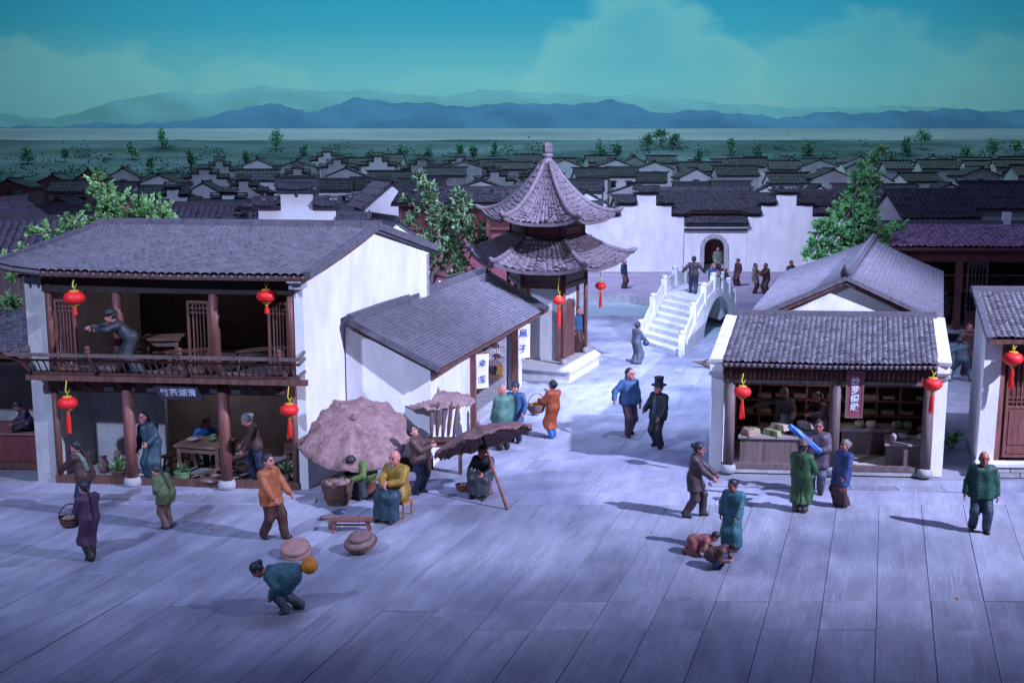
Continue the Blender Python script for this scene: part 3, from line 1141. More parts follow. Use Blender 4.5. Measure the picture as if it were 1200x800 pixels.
# the street between the houses: cross slabs in three lanes
SLAB_HALF_LIT = mat('paving_slab_half_lit', (0.31, 0.32, 0.41), 0.62, 0.22, 1.3, 0.35, 16, (1.6, 0.35, 1), rnd=0.08, rot=-R(18.5), speck=0.2, spec=0.3, streak=0.4)  # half-way copy of the slab, so the painted brightening comes in gradually
y = 24.9
while y < 56.0:
    d = 0.95 + 0.02 * (y - 25)
    y1 = min(y + d, 56.2)

    def sxx(k, yy):
        return k + (yy - 25) * GD.x / GD.y
    cols = [-4.6, -1.1, 1.5, 4.4]
    if y < 26.6:
        cols = [-14.4, -10.9, -7.8, -4.6, -1.1, 1.5, 4.4, 7.4, 10.4, 13.8]
    elif y > 48:
        cols = [-10.5, -7.5, -4.6, -1.1]
    cols = [c + (rng.uniform(-0.5, 0.5) if 0 < i < len(cols) - 1 else 0) for i, c in enumerate(cols)]
    for a, b2 in zip(cols[:-1], cols[1:]):
        slab((sxx(a, y), y), (sxx(b2, y), y), (sxx(b2, y1), y1), (sxx(a, y1), y1), m=SLAB_LIT if y > 29.5 else SLAB_HALF_LIT)
    y = y1
# low kerbs along the shop fronts
kerbs = []


def kerb(a, b, depth, h, m=SLAB, n=5):
    a, b = Vector(a), Vector(b)
    for i in range(n):
        p, q = a.lerp(b, i / n), a.lerp(b, (i + 1) / n)
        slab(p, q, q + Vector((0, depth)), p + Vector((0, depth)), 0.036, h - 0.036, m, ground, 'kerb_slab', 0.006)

# ---------------------------------------------------------------- buildings
def vert(p, z):
    return Vector((p[0], p[1], z))


def ridge_cap(parent, a, b, w=0.22, h=0.16, m=RIDGE, tip=0.0):
    mb = MB().beam(a, b, w, h)
    mb.beam(Vector(a) + Vector((0, 0, h * 0.6)), Vector(b) + Vector((0, 0, h * 0.6)), w * 0.55, h * 0.5)
    if tip:
        d = (Vector(b) - Vector(a)).normalized()
        for p, s in ((a, -1), (b, 1)):
            p = Vector(p)
            mb.tube([p, p + d * s * tip * 0.7 + Vector((0, 0, 0.06 + h * 0.3)), p + d * s * tip * 1.2 + Vector((0, 0, 0.22 + h * 0.3))], [w * 0.42, w * 0.3, w * 0.08], 6)
    return obj('ridge', mb, m, parent)


def verge(parent, a, b, m=RIDGE, w=0.14, h=0.13, name='verge'):
    return obj(name, MB().beam(a, b, w, h), m, parent)


def column(parent, x, y, z0, z1, r, m=WOOD, drum=True):
    o = obj('column', MB().tube([(x, y, z0 + (0.22 if drum else 0)), (x, y, (z0 + z1) / 2), (x, y, z1)], [r, r * 0.97, r * 0.92], 12), m, parent, True)
    if drum:
        mb = MB().lathe([(r * 1.1, 0), (r * 1.38, 0.03), (r * 1.45, 0.11), (r * 1.3, 0.21), (r * 1.02, 0.23)], (x, y, z0), 14)
        obj('stone_base', mb, STONEG, o, True)
    return o


def lattice(parent, a, b, z0, z1, m=WOODR, bars=4, name='lattice_panel', split=0.0, rows=2):
    """a lattice leaf standing on the line a-b: frame, upright bars and a small grid on top"""
    a, b = Vector((a[0], a[1], 0)), Vector((b[0], b[1], 0))
    d = (b - a).normalized()
    w = (b - a).length
    up = Vector((0, 0, 1))

    def pt(t, z):
        return a + d * t + up * z
    f = MB()
    fw = 0.06
    f.beam(pt(fw / 2, z0), pt(fw / 2, z1), fw, 0.07, d.cross(up))
    f.beam(pt(w - fw / 2, z0), pt(w - fw / 2, z1), fw, 0.07, d.cross(up))
    f.beam(pt(fw, z0 + fw / 2), pt(w - fw, z0 + fw / 2), 0.066, fw)
    f.beam(pt(fw, z1 - fw / 2), pt(w - fw, z1 - fw / 2), 0.066, fw)
    zb = z0 + fw
    if split:
        zb = z0 + split
        f.beam(pt(fw, zb - 0.03), pt(w - fw, zb - 0.03), 0.066, 0.06)
    o = obj(name, f, m, parent)
    for i in range(bars):
        t = fw + (w - 2 * fw) * (i + 1) / (bars + 1)
        obj('lattice_bar', MB().beam(pt(t, zb), pt(t, z1 - fw), 0.03, 0.035, d.cross(up)), m, o)
    for j in range(rows):
        z = z1 - fw - 0.11 * (j + 1)
        obj('lattice_bar', MB().beam(pt(fw, z), pt(w - fw, z), 0.028, 0.03), m, o)
        if split:
            z = zb + 0.11 * (j + 1)
            obj('lattice_bar', MB().beam(pt(fw, z), pt(w - fw, z), 0.028, 0.03), m, o)
    if split:
        n = d.cross(up)
        q = MB().beam(pt(fw, z0 + (fw + split - 0.06) / 2), pt(w - fw, z0 + (fw + split - 0.06) / 2), 0.03, split - 0.12)
        zm = z0 + 0.2 + (split - 0.2) / 2
        q.beam(pt(fw + 0.05, zm) + n * 0.02, pt(w - fw - 0.05, zm) + n * 0.02, 0.03, split - 0.46)
        q.beam(pt(fw + 0.05, z0 + 0.15) + n * 0.02, pt(w - fw - 0.05, z0 + 0.15) + n * 0.02, 0.03, 0.09)
        obj('door_board', q, m, o)
    return o


# ---- tea house -------------------------------------------------------------
A, B_ = Vector((-11.84, 26.79)), Vector((-4.95, 26.07))
D2 = Vector((2.45, 7.3))
A2, B2 = A + D2, B_ + D2
fx = (B_ - A).normalized()
fn = Vector((fx.y, -fx.x))          # towards the street
dd = D2.normalized()
th = thing('tea_house', (A.x, A.y, 0), 'two-storey tea house with balcony, red lanterns and white gable wall', 'house')


def T(t, out=0.0, z=0.0):
    """a point on the tea house front: t metres from the left corner, out metres towards the street"""
    p = A + fx * t + fn * out
    return Vector((p.x, p.y, z))


FW = (B_ - A).length
TC = dict(th=th)
zE, zR = 5.28, 6.10
# side walls
wt = 0.5
mid = (A + A2) / 2
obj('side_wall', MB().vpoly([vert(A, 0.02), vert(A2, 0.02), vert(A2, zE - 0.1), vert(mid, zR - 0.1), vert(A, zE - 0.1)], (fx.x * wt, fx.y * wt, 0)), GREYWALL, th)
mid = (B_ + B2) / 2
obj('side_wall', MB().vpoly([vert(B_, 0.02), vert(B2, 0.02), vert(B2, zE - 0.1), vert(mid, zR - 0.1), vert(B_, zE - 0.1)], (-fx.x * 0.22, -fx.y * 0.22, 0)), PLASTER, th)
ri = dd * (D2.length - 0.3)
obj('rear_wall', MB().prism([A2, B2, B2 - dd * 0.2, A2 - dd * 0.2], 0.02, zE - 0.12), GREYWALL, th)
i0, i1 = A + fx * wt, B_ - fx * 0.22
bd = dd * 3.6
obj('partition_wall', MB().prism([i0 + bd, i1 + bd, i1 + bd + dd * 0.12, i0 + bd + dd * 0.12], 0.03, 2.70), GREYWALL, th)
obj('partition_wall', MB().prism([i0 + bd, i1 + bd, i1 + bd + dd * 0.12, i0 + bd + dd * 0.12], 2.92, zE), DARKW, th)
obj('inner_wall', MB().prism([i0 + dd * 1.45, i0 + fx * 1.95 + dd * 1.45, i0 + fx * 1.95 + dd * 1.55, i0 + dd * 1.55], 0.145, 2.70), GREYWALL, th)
obj('lower_floor', MB().prism([i0 + dd * 0.05, i1 + dd * 0.05, i1 + bd, i0 + bd], 0.02, 0.14), STONEG, th)
obj('door_sill', MB().beam(T(wt, 0.02, 0.13), T(FW - 0.22, 0.02, 0.13), 0.12, 0.2), WOOD, th)
obj('upper_floor', MB().prism([i0 - dd * 0.0 + fn * 0.5, i1 + fn * 0.5, i1 + bd, i0 + bd], 2.72, 2.84), WOODG, th)
obj('balcony_edge', MB().beam(T(0.22, 0.56, 2.80), T(FW + 0.22, 0.56, 2.80), 0.12, 0.13), WOOD, th)
obj('lintel', MB().beam(T(wt, 0.06, 2.52), T(FW - 0.22, 0.06, 2.52), 0.12, 0.30), WOOD, th)
for k in range(11):
    t = 0.9 + k * 0.53
    obj('lintel_block', MB().beam(T(t, 0.14, 2.46), T(t + 0.22, 0.14, 2.46), 0.06, 0.10), STONEG if 1 < k < 9 else WOODG, th)
obj('eave_beam', MB().beam(T(wt, 0.05, 4.98), T(FW - 0.22, 0.05, 4.98), 0.14, 0.34), DARKW, th)
for k in range(34):
    t = 0.1 + k * (FW - 0.2) / 33
    obj('rafter', MB().beam(T(t, 0.45, 5.20), T(t, -0.6, 5.36), 0.06, 0.06), DARKW, th)
# posts and columns
for t, z0, z1, dr in ((0.60, 0.14, 2.4, 0), (2.52, 0.03, 2.6, 1), (4.92, 0.03, 2.6, 1), (FW - 0.30, 0.14, 2.4, 0)):
    p = T(t, 0.12 if dr else 0.0)
    column(th, p.x, p.y, z0, z1, 0.15 if dr else 0.08, WOODR if dr else WOOD, bool(dr))
for t in (0.62, 2.33, 4.74, FW - 0.32):
    p = T(t, 0)
    column(th, p.x, p.y, 2.85, 5.0, 0.13 if 1 < t < 6 else 0.08, WOODR, False)
for t0, t1 in ((0.72, 1.24), (4.06, 4.62), (6.05, 6.56)):
    lattice(th, T(t0, -0.02), T(t1, -0.02), 2.87, 4.62, WOODR if t0 < 1 else WOOD, 4)
# balcony rail: leaning outwards, with knobbed posts
ra, rb = -0.35, FW + 0.05


def RP(t, k):
    """point on the leaning rail: k 0 at the foot, 1 at the top"""
    kk = max(k, 0)
    e = 0.5 + 0.34 * kk ** 1.8
    tt = t - (0.36 * kk ** 1.5 if t < 0.35 else 0) + (0.10 * kk ** 1.5 if t > FW - 0.2 else 0)
    return T(tt, e, 2.88 + 0.52 * k)


for k, w, h in ((0.04, 0.06, 0.06), (0.70, 0.05, 0.05), (1.0, 0.10, 0.075)):
    obj('rail', MB().beam(RP(0.3, k), RP(FW, k), w, h), WOODG if k == 1 else WOOD, th)
for t, ends in ((0.3, 0), (FW, 1)):
    for k in (0.08, 0.7, 1.0):
        s = 0.1 if ends else -0.1
        a = RP(t, k)
        obj('rail', MB().beam(a, T(t + (0.0 if ends else -0.3), 0.0, a.z + 0.04), 0.06, 0.06), WOODG, th)
nb = 40
for i in range(nb):
    t = 0.42 + (FW - 0.54) * i / (nb - 1)
    obj('baluster', MB().tube([RP(t, 0.05), RP(t - 0.015, 0.3) + Vector((0, -0.03, 0)), RP(t - 0.03, 0.52), RP(t - 0.05, 0.7)], 0.022, 5), WOODG, th, True)
for t in (0.3, 1.95, 4.2, FW - 0.35):
    o = obj('rail_post', MB().tube([RP(t, -0.08), RP(t, 0.25) + Vector((0.03, -0.05, 0)), RP(t, 0.6), RP(t, 1.12)], [0.055, 0.06, 0.055, 0.05], 8), WOOD, th, True)
    if t > 0.4:
        obj('knob', MB().lathe([(0.03, 0), (0.065, 0.03), (0.07, 0.08), (0.045, 0.115), (0.07, 0.13), (0.06, 0.18), (0.01, 0.20)], RP(t, 1.08), 10), WOOD, o, True)
# roof
eav = [Vector((-12.35, 26.35, 5.52)), Vector((-11.9, 26.28, 5.42)), Vector((-11.2, 26.2, 5.35)), Vector((-8, 25.85, 5.30)), Vector((-4.72, 25.48, 5.30))]
rdg = [Vector((-11.3, 30.72, 6.18)), Vector((-9.5, 30.52, 6.17)), Vector((-7.6, 30.3, 6.16)), Vector((-5.6, 30.08, 6.15)), Vector((-3.62, 29.86, 6.15))]
tiles(th, eav, rdg, 62, 26, TILE, 0.04, 0.035, 0.05, seed=3, jit=0.12)
deck(th, eav, rdg, 0.10, WOOD, sag=0.05)
rear = [p + Vector((D2.x / 2 + 0.05, D2.y / 2 + 0.4, -0.88)) for p in rdg]
deck(th, rear, rdg, 0.10, TILE)
ridge_cap(th, rdg[0] + Vector((-0.1, 0, 0.08)), rdg[-1] + Vector((0.1, 0, 0.08)), 0.26, 0.13)
verge(th, eav[-1] + Vector((0, 0, 0.02)), rdg[-1] + Vector((0, 0, 0.05)), RIDGE, 0.16, 0.18)
verge(th, rdg[-1] + Vector((0, 0, 0.05)), rear[-1] + Vector((0, 0, 0.02)), RIDGE, 0.16, 0.18)
verge(th, eav[0] + Vector((0, 0, 0.02)), rdg[0] + Vector((0, 0, 0.05)), RIDGE, 0.14, 0.12)
mb = MB()
for k in range(62):
    p = line_at(eav, (k + 0.5) / 62)
    mb.lathe([(0.04, -0.045), (0.045, 0.0), (0.01, 0.04)], p + Vector((0, -0.02, -0.02)), 6)
obj('eave_tile_ends', mb, RIDGE, th, kind='stuff')
p = T(FW - 0.08, 0.1)
obj('corbel', MB().box((p.x, p.y, 5.05), (0.3, 0.5, 0.16), -0.1).box((p.x + 0.02, p.y - 0.1, 5.2), (0.34, 0.7, 0.12), -0.1), STONEG, th)
# hanging name board
sb = thing('tea_house_signboard', T(3.95, 0.35, 2.5), 'dark tilted name board with pale characters above the tea house entrance', 'signboard')
c = T(3.95, 0.32, 2.46)
mb = MB().hexa([c + Vector(q) for q in ((-0.50, 0.0, -0.17), (0.56, -0.06, -0.17), (0.56, 0.0, -0.17), (-0.50, 0.06, -0.17), (-0.62, -0.13, 0.17), (0.44, -0.19, 0.17), (0.44, -0.13, 0.17), (-0.62, -0.07, 0.17))])
obj('board', mb, mat('sign_board_dark', (0.055, 0.045, 0.07), 0.5, 0.25, 8, 0.2), sb)
text(sb, '馆茶湖清', c + Vector((-0.03, -0.108, 0.0)), 0.22, SILVER, -0.06, 0.365, bold=0.004)

# ---- fan shop -------------------------------------------------------------
fs = thing('fan_shop', (-2.1, 28, 0), 'low white fan shop with a grey tiled roof beside the tea house', 'house')
R0, R1, E0, E1 = Vector((-4.12, 27.75, 3.92)), Vector((-0.98, 40.0, 3.95)), Vector((-1.82, 27.55, 2.72)), Vector((1.28, 39.0, 2.72))
tiles(fs, [E0, E0.lerp(E1, 0.5), E1], [R0, R0.lerp(R1, 0.5), R1], 62, 24, TILE, 0.04, 0.04, 0.03, seed=5, jit=0.13)
deck(fs, [E0, E1], [R0, R1], 0.09, WOOD, sag=0.03)
ridge_cap(fs, R0 + Vector((0, 0, 0.06)), R1 + Vector((0, 0, 0.06)), 0.24, 0.14)
verge(fs, E0 + Vector((-0.0, -0.02, 0.0)), R0 + Vector((0, -0.02, 0.02)), RIDGE, 0.12, 0.16)
verge(fs, E1, R1, RIDGE, 0.12, 0.16)
w0, w1 = Vector((-2.1, 28.0)), Vector((0.35, 38.6))
wd = (w1 - w0).normalized()
wn = Vector((-wd.y, wd.x))          # into the shop
wo = -wn


def S_(t, inn=0.0, z=0.0):
    p = w0 + wd * t + wn * inn
    return Vector((p.x, p.y, z))


WL = (w1 - w0).length
obj('gable_wall', MB().vpoly([(-4.26, 28.0, 0.02), (-2.1, 28.0, 0.02), (-2.1, 28.0, 2.62), (-4.26, 28.0, 3.74)], (0.06, 0.2, 0)), PLASTER, fs)
obj('wall_base', MB().beam((-4.28, 27.96, 0.16), (-2.05, 27.96, 0.16), 0.1, 0.26), DARKW, fs)
obj('side_wall', MB().prism([S_(0, 0.0), S_(3.9, 0.0), S_(3.9, 0.2), S_(0.1, 0.2)], 0.02, 2.6), PLASTER, fs)
obj('side_wall', MB().prism([S_(9.6, 0.0), S_(WL, 0.0), S_(WL, 0.2), S_(9.6, 0.2)], 0.02, 2.6), PLASTER, fs)
obj('rear_wall', MB().vpoly([S_(WL, 0.2, 0.02), S_(WL, 3.0, 0.02), S_(WL, 3.0, 3.7), S_(WL, 0.2, 2.6)], (wd.x * -0.15, wd.y * -0.15, 0)), PLASTER, fs)
obj('display_wall', MB().prism([S_(8.9, 0.12), S_(9.0, 0.12), S_(9.0, 2.3), S_(8.9, 2.3)], 0.125, 2.9), mat('display_plaster', (0.42, 0.40, 0.44), 0.85, 0.15, 2, 0.2, 15), fs)
obj('shop_floor', MB().prism([S_(3.9, 0.0), S_(9.6, 0.0), S_(9.6, 2.4), S_(3.9, 2.4)], 0.02, 0.12), STONEG, fs)
obj('inner_wall', MB().prism([S_(3.9, 2.35), S_(9.6, 2.35), S_(9.6, 2.45), S_(3.9, 2.45)], 0.125, 3.2), GREYWALL, fs)
obj('eave_beam', MB().beam(S_(0.0, -0.12, 2.50), S_(WL, -0.12, 2.50), 0.12, 0.16), WOODR, fs)
obj('eave_beam', MB().beam(S_(0.0, 0.06, 2.36), S_(WL, 0.06, 2.36), 0.10, 0.10), WOODR, fs)
for t in (3.95, 9.55):
    obj('door_post', MB().beam(S_(t, -0.05, 0.02), S_(t, -0.05, 2.4), 0.22, 0.16, (wd.x, wd.y, 0)), WOODR if t < 5 else WOOD, fs)
obj('display_shelf', MB().prism([S_(8.2, 0.2), S_(8.88, 0.2), S_(8.88, 2.2), S_(8.2, 2.2)], 0.72, 0.80), WOODH, fs)

# ---- pavilion -------------------------------------------------------------
PC = Vector((1.36, 43.3))
ST = 2.2
pv = thing('hexagonal_pavilion', (PC.x, PC.y, 0), 'six-sided two-tier pavilion with swept grey-violet roofs and a knobbed finial', 'pavilion')


def hexp(r, k, z):
    a = R(-10 - 60 * k)              # k 0: right corner, 1: front right, 2: front left, 3: left ...
    return Vector((PC.x + r * math.cos(a), PC.y + r * math.sin(a) * ST, z))


def hex_ring(r, z):
    return [hexp(r, k, z) for k in range(6)]


for r0, z0, z1, nm in ((2.06, 0.01, 0.42, 'platform'), (2.12, 0.42, 0.50, 'platform_edge')):
    obj(nm, MB().prism(hex_ring(r0, 0)[::-1], z0, z1), STONE, pv)
obj('core_wall', MB().prism(hex_ring(1.18, 0)[::-1], 0.51, 4.3), PLASTER, pv)
for k in range(6):
    p = hexp(1.52, k, 0)
    column(pv, p.x, p.y, 0.50, 4.1, 0.085, WOODR)
    p = hexp(1.20, k, 0)
    obj('wall_post', MB().beam((p.x, p.y, 0.51), (p.x, p.y, 4.0), 0.14, 0.14), WOODR, pv)
    for z in (3.35, 3.75):
        obj('tie_beam', MB().beam(hexp(1.52, k, z), hexp(1.52, k + 1, z), 0.09, 0.16), WOOD, pv)
    obj('tie_beam', MB().beam(hexp(1.50, k, 3.55), hexp(1.18, k, 3.55), 0.08, 0.12), WOOD, pv)
    a, b = hexp(1.5, k, 3.56), hexp(1.5, k + 1, 3.56)
    obj('frieze_board', MB().beam(a.lerp(b, 0.05), a.lerp(b, 0.95), 0.03, 0.24), WOODG, pv)
# arched doors on the two front faces
for k in (0, 2):
    a, b = hexp(1.20, k, 0), hexp(1.20, k + 1, 0)
    d = b - a
    c0 = a + d * 0.5
    hw = 0.36 if k == 0 else 0.3
    u = d.normalized()
    out = (Vector((c0.x - PC.x, c0.y - PC.y, 0))).normalized() * 0.05
    wdt = d.length * 0.26
    pts = [c0 - u * wdt + Vector((0, 0, 0.52)), c0 + u * wdt + Vector((0, 0, 0.52)), c0 + u * wdt + Vector((0, 0, 2.2))]
    for j in range(1, 8):
        t = math.pi * j / 8
        pts.append(c0 + u * wdt * math.cos(t) + Vector((0, 0, 2.2 + 0.5 * math.sin(t))))
    pts.append(c0 - u * wdt + Vector((0, 0, 2.2)))
    dr = obj('arched_door', MB().vpoly(pts, out), WOODR, pv)
    mb = MB()
    for q0, q1 in zip(pts[2:], pts[3:] + pts[:1]):
        mb.beam(q0 + out, q1 + out, 0.07, 0.09)
    obj('door_frame', mb, WOODG, dr)


def pav_roof(r_e, z_e, lift, r_t, z_t, nc, nr, power, seed):
    tops = []
    for k in range(6):
        e = []
        for i in range(9):
            u = i / 8
            p = hexp(r_e, k, 0).lerp(hexp(r_e, k + 1, 0), u)
            w = abs(2 * u - 1)
            q = Vector((PC.x, PC.y, 0))
            f = 1 - 0.05 * (1 - w ** 2)
            p = q + (p - q) * f
            e.append(Vector((p.x, p.y, z_e + lift * w ** 3)))
        t = [hexp(r_t, k, z_t), hexp(r_t, k + 1, z_t)]
        tiles(pv, e, t, nc, nr, TILE2, 0.05, 0.05, 0, prof=lambda v: v ** power, seed=seed + k, jit=0.3)
        # soffit
        mb = MB()
        for i in range(8):
            a, b = e[i], e[i + 1]
            ia, ib = Vector((PC.x, PC.y, 0)).lerp(a, 0.45), Vector((PC.x, PC.y, 0)).lerp(b, 0.45)
            ia.z = ib.z = z_e + 0.05
            mb.add([a - Vector((0, 0, 0.05)), b - Vector((0, 0, 0.05)), ib, ia], [(0, 1, 2, 3)])
        obj('soffit', mb, WOOD, pv)
        mb = MB()
        for i in range(8):
            mb.beam(e[i] - Vector((0, 0, 0.01)), e[i + 1] - Vector((0, 0, 0.01)), 0.10, 0.11)
        obj('eave_edge', mb, TILE2, pv)
        # hip with an upturned horn
        pts, rad = [], []
        for i in range(12):
            v = 1 - i / 11
            p = hexp(r_e, k, 0).lerp(hexp(r_t, k, 0), v)
            p.z = (z_e + lift) + (z_t - z_e - lift) * v ** power + 0.07
            pts.append(p)
            rad.append(0.085 + 0.02 * (1 - v))
        d = (hexp(r_e, k, 0) - Vector((PC.x, PC.y, 0))).normalized()
        pts += [pts[-1] + d * 0.16 + Vector((0, 0, 0.05)), pts[-1] + d * 0.32 + Vector((0, 0, 0.15))]
        rad += [0.12, 0.05]
        obj('hip_ridge', MB().tube(pts, rad, 7), TILE2, pv, True)


pav_roof(3.12, 4.12, 0.30, 1.42, 5.05, 12, 9, 1.55, 30)
pav_roof(2.58, 5.70, 0.24, 0.22, 7.75, 13, 15, 2.0, 50)
obj('drum', MB().prism(hex_ring(1.40, 0)[::-1], 4.7, 5.95), WOOD, pv)
for k in range(6):
    a, b = hexp(1.42, k, 0), hexp(1.42, k + 1, 0)
    for z in (5.12, 5.58):
        obj('drum_rail', MB().beam(vert(a.lerp(b, 0.02), z), vert(a.lerp(b, 0.98), z), 0.08, 0.09), WOODG, pv)
    obj('drum_post', MB().beam(vert(a, 5.0), vert(a, 5.8), 0.12, 0.12), WOODG, pv)
    obj('drum_panel', MB().beam(vert(a.lerp(b, 0.1), 5.35), vert(a.lerp(b, 0.9), 5.35), 0.05, 0.28), WOODR, pv)
fo = obj('finial', MB().lathe([(0.26, 0), (0.30, 0.12), (0.22, 0.24), (0.17, 0.3), (0.2, 0.34), (0.24, 0.4), (0.2, 0.47), (0.14, 0.5)], (PC.x, PC.y, 7.68), 14), TILE2, pv, True)
obj('finial_knob', MB().lathe([(0.13, 0), (0.19, 0.06), (0.2, 0.3), (0.17, 0.38), (0.06, 0.42)], (PC.x, PC.y, 8.16), 6), TILE2, fo)

# ---- bridge -------------------------------------------------------------
br = thing('stone_bridge', (7, 44.1, 0), 'white humpback stone footbridge with steps and carved parapets over the canal', 'bridge')
BS, BW, BL = Vector((6.95, 44.2)), Vector((-1.45, 3.5)), 15.6
BG = Vector((0.325, 0.946))


def BP(s, w, z):
    p = BS + BG * s + BW * w
    return Vector((p.x, p.y, z))


def deck_z(s):
    t = s / BL
    return 1.72 * math.sin(math.pi * min(max(t, 0), 1)) ** 0.85


def flank(w):
    pts = []
    n = 26
    for i in range(n + 1):
        s = BL * i / n
        pts.append(BP(s, w, deck_z(s) + 0.16))
    a0, a1 = 4.7, 13.0
    for i in range(n + 1):
        s = BL - BL * i / n
        if a0 <= s <= a1:
            t = (s - a0) / (a1 - a0)
            z = -0.42 + 1.86 * math.sqrt(max(0.0, 1 - (2 * t - 1) ** 2))
        else:
            z = -0.42 if a0 - 1.2 < s < a1 + 1.2 else 0.01
        pts.append(BP(s, w, z))
    return pts


for w in (0.0, 1.0):
    o = obj('parapet_wall', MB().vpoly(flank(w), (BW.normalized().x * (0.3 if w == 0 else -0.3), BW.normalized().y * (0.3 if w == 0 else -0.3), 0)), STONE, br)
mb = MB()
n = 20
a0, a1 = 4.7, 13.0
for i in range(n):
    q = []
    for j in (i, i + 1):
        t = j / n
        s = a0 + (a1 - a0) * t
        q.append((s, -0.42 + 1.86 * math.sqrt(max(0.0, 1 - (2 * t - 1) ** 2))))
    (s0, z0), (s1, z1) = q
    mb.add([BP(s0, 0.05, z0), BP(s1, 0.05, z1), BP(s1, 0.95, z1), BP(s0, 0.95, z0)], [(0, 1, 2, 3)])
obj('arch_vault', mb, STONEG, br)
ns = 8
for side in (0, 1):
    for i in range(ns):
        s0 = 0.1 + i * 0.74
        z = 0.20 * (i + 1)
        s1 = 6.0 if i == ns - 1 else s0 + 0.80
        if side:
            s0, s1 = BL - s1, BL - s0
        obj('step', MB().hexa([BP(s0, 0.08, 0.02), BP(s1, 0.08, 0.02), BP(s1, 0.92, 0.02), BP(s0, 0.92, 0.02), BP(s0, 0.08, z), BP(s1, 0.08, z), BP(s1, 0.92, z), BP(s0, 0.92, z)]) if i < 6 else
            MB().hexa([BP(s0, 0.08, z - 0.3), BP(s1, 0.08, z - 0.3), BP(s1, 0.92, z - 0.3), BP(s0, 0.92, z - 0.3), BP(s0, 0.08, z), BP(s1, 0.08, z), BP(s1, 0.92, z), BP(s0, 0.92, z)]), STONE, br)
obj('bridge_deck', MB().hexa([BP(6.0, 0.08, 1.42), BP(BL - 6.0, 0.08, 1.42), BP(BL - 6.0, 0.92, 1.42), BP(6.0, 0.92, 1.42), BP(6.0, 0.08, 1.62), BP(BL - 6.0, 0.08, 1.62), BP(BL - 6.0, 0.92, 1.62), BP(6.0, 0.92, 1.62)]), STONE, br)
for w in (0.045, 0.955):
    ps = [0.15, 2.6, 5.2, 7.8, 10.4, 13.0, 15.4]
    for i, s in enumerate(ps):
        z = deck_z(s)
        c = BP(s, w, 0)
        o = obj('parapet_post', MB().box((c.x, c.y, z + 0.40), (0.26, 0.34, 0.9), -R(18)), STONE, br)
        obj('post_cap', MB().lathe([(0.12, 0), (0.15, 0.03), (0.15, 0.10), (0.10, 0.14), (0.02, 0.16)], (c.x, c.y, z + 0.85), 8), STONE, o, True)
        if i < len(ps) - 1:
            q = []
            for k in range(5):
                ss = s + 0.2 + (ps[i + 1] - s - 0.4) * k / 4
                q.append((ss, deck_z(ss)))
            off = BW.normalized() * 0.16
            pts = [BP(a, w, zz + 0.12) for a, zz in q] + [BP(a, w, zz + 0.66) for a, zz in q[::-1]]
            pts = [p - Vector((off.x / 2, off.y / 2, 0)) for p in pts]
            obj('parapet_panel', MB().vpoly(pts, (off.x, off.y, 0)), STONE, br)

# ---- silk shop on the right -------------------------------------------------
rs = thing('silk_shop', (5.11, 27.7, 0), 'open-fronted silk shop with cloth counters, two lanterns and grey tiled roof', 'house')
ra_, rb_ = Vector((5.08, 27.72)), Vector((10.9, 27.2))
rx = (rb_ - ra_).normalized()
rn = Vector((rx.y, -rx.x))
rg = Vector((0.30, 0.954))
RW = (rb_ - ra_).length


def Q_(t, inn=0.0, z=0.0):
    p = ra_ + rx * t + rg * inn
    return Vector((p.x, p.y, z))


obj('side_wall', MB().vpoly([Q_(0, 0, 0.02), Q_(0, 3.0, 0.02), Q_(0, 3.0, 3.62), Q_(0, 0.1, 3.02), Q_(0, -0.35, 2.98), Q_(0, -0.35, 2.72), Q_(0, 0, 2.5)], (rx.x * 0.32, rx.y * 0.32, 0)), PLASTER, rs)
obj('side_wall', MB().vpoly([Q_(RW, 0, 0.02), Q_(RW, 3.0, 0.02), Q_(RW, 3.0, 3.66), Q_(RW, 0.1, 3.10), Q_(RW, -0.35, 3.05), Q_(RW, -0.35, 2.75), Q_(RW, 0, 2.5)], (-rx.x * 0.3, -rx.y * 0.3, 0)), PLASTER, rs)
for t in (-0.06, RW - 0.32):
    mb = MB()
    mb.beam(Q_(t + 0.20, -0.40, 2.99), Q_(t + 0.20, 2.95, 3.66), 0.30, 0.09)
    obj('wall_coping', mb, STONE, rs)
    obj('corbel', MB().beam(Q_(t + 0.19, -0.30, 2.78), Q_(t + 0.19, 0.0, 2.78), 0.36, 0.07).beam(Q_(t + 0.19, -0.22, 2.62), Q_(t + 0.19, 0.0, 2.62), 0.34, 0.07), STONEG, rs)
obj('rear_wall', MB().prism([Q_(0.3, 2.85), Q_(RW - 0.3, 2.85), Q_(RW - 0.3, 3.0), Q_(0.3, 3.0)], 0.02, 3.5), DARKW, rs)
obj('shop_floor', MB().prism([Q_(0.32, -0.1), Q_(RW - 0.3, -0.1), Q_(RW - 0.3, 2.85), Q_(0.32, 2.85)], 0.04, 0.17), STONEG, rs)
obj('door_sill', MB().beam(Q_(0.32, -0.05, 0.22), Q_(RW - 0.3, -0.05, 0.22), 0.14, 0.12), WOODG, rs)
obj('eave_beam', MB().beam(Q_(0.32, -0.05, 2.62), Q_(RW - 0.3, -0.05, 2.62), 0.14, 0.28), WOOD, rs)
obj('eave_beam', MB().beam(Q_(0.32, -0.16, 2.44), Q_(RW - 0.3, -0.16, 2.44), 0.10, 0.09), WOODG, rs)
for k in range(44):
    t = 0.4 + k * (RW - 0.8) / 43
    obj('valance_slat', MB().beam(Q_(t, -0.15, 2.50), Q_(t, -0.15, 2.72), 0.07, 0.03), WOOD, rs)
for t in (0.50, 3.12, RW - 0.44):
    p = Q_(t, -0.12)
    column(rs, p.x, p.y, 0.04, 2.5, 0.14, WOODG)
ea = [Q_(0.32, -0.52, 2.96), Q_(3, -0.52, 2.93), Q_(RW - 0.3, -0.52, 2.96)]
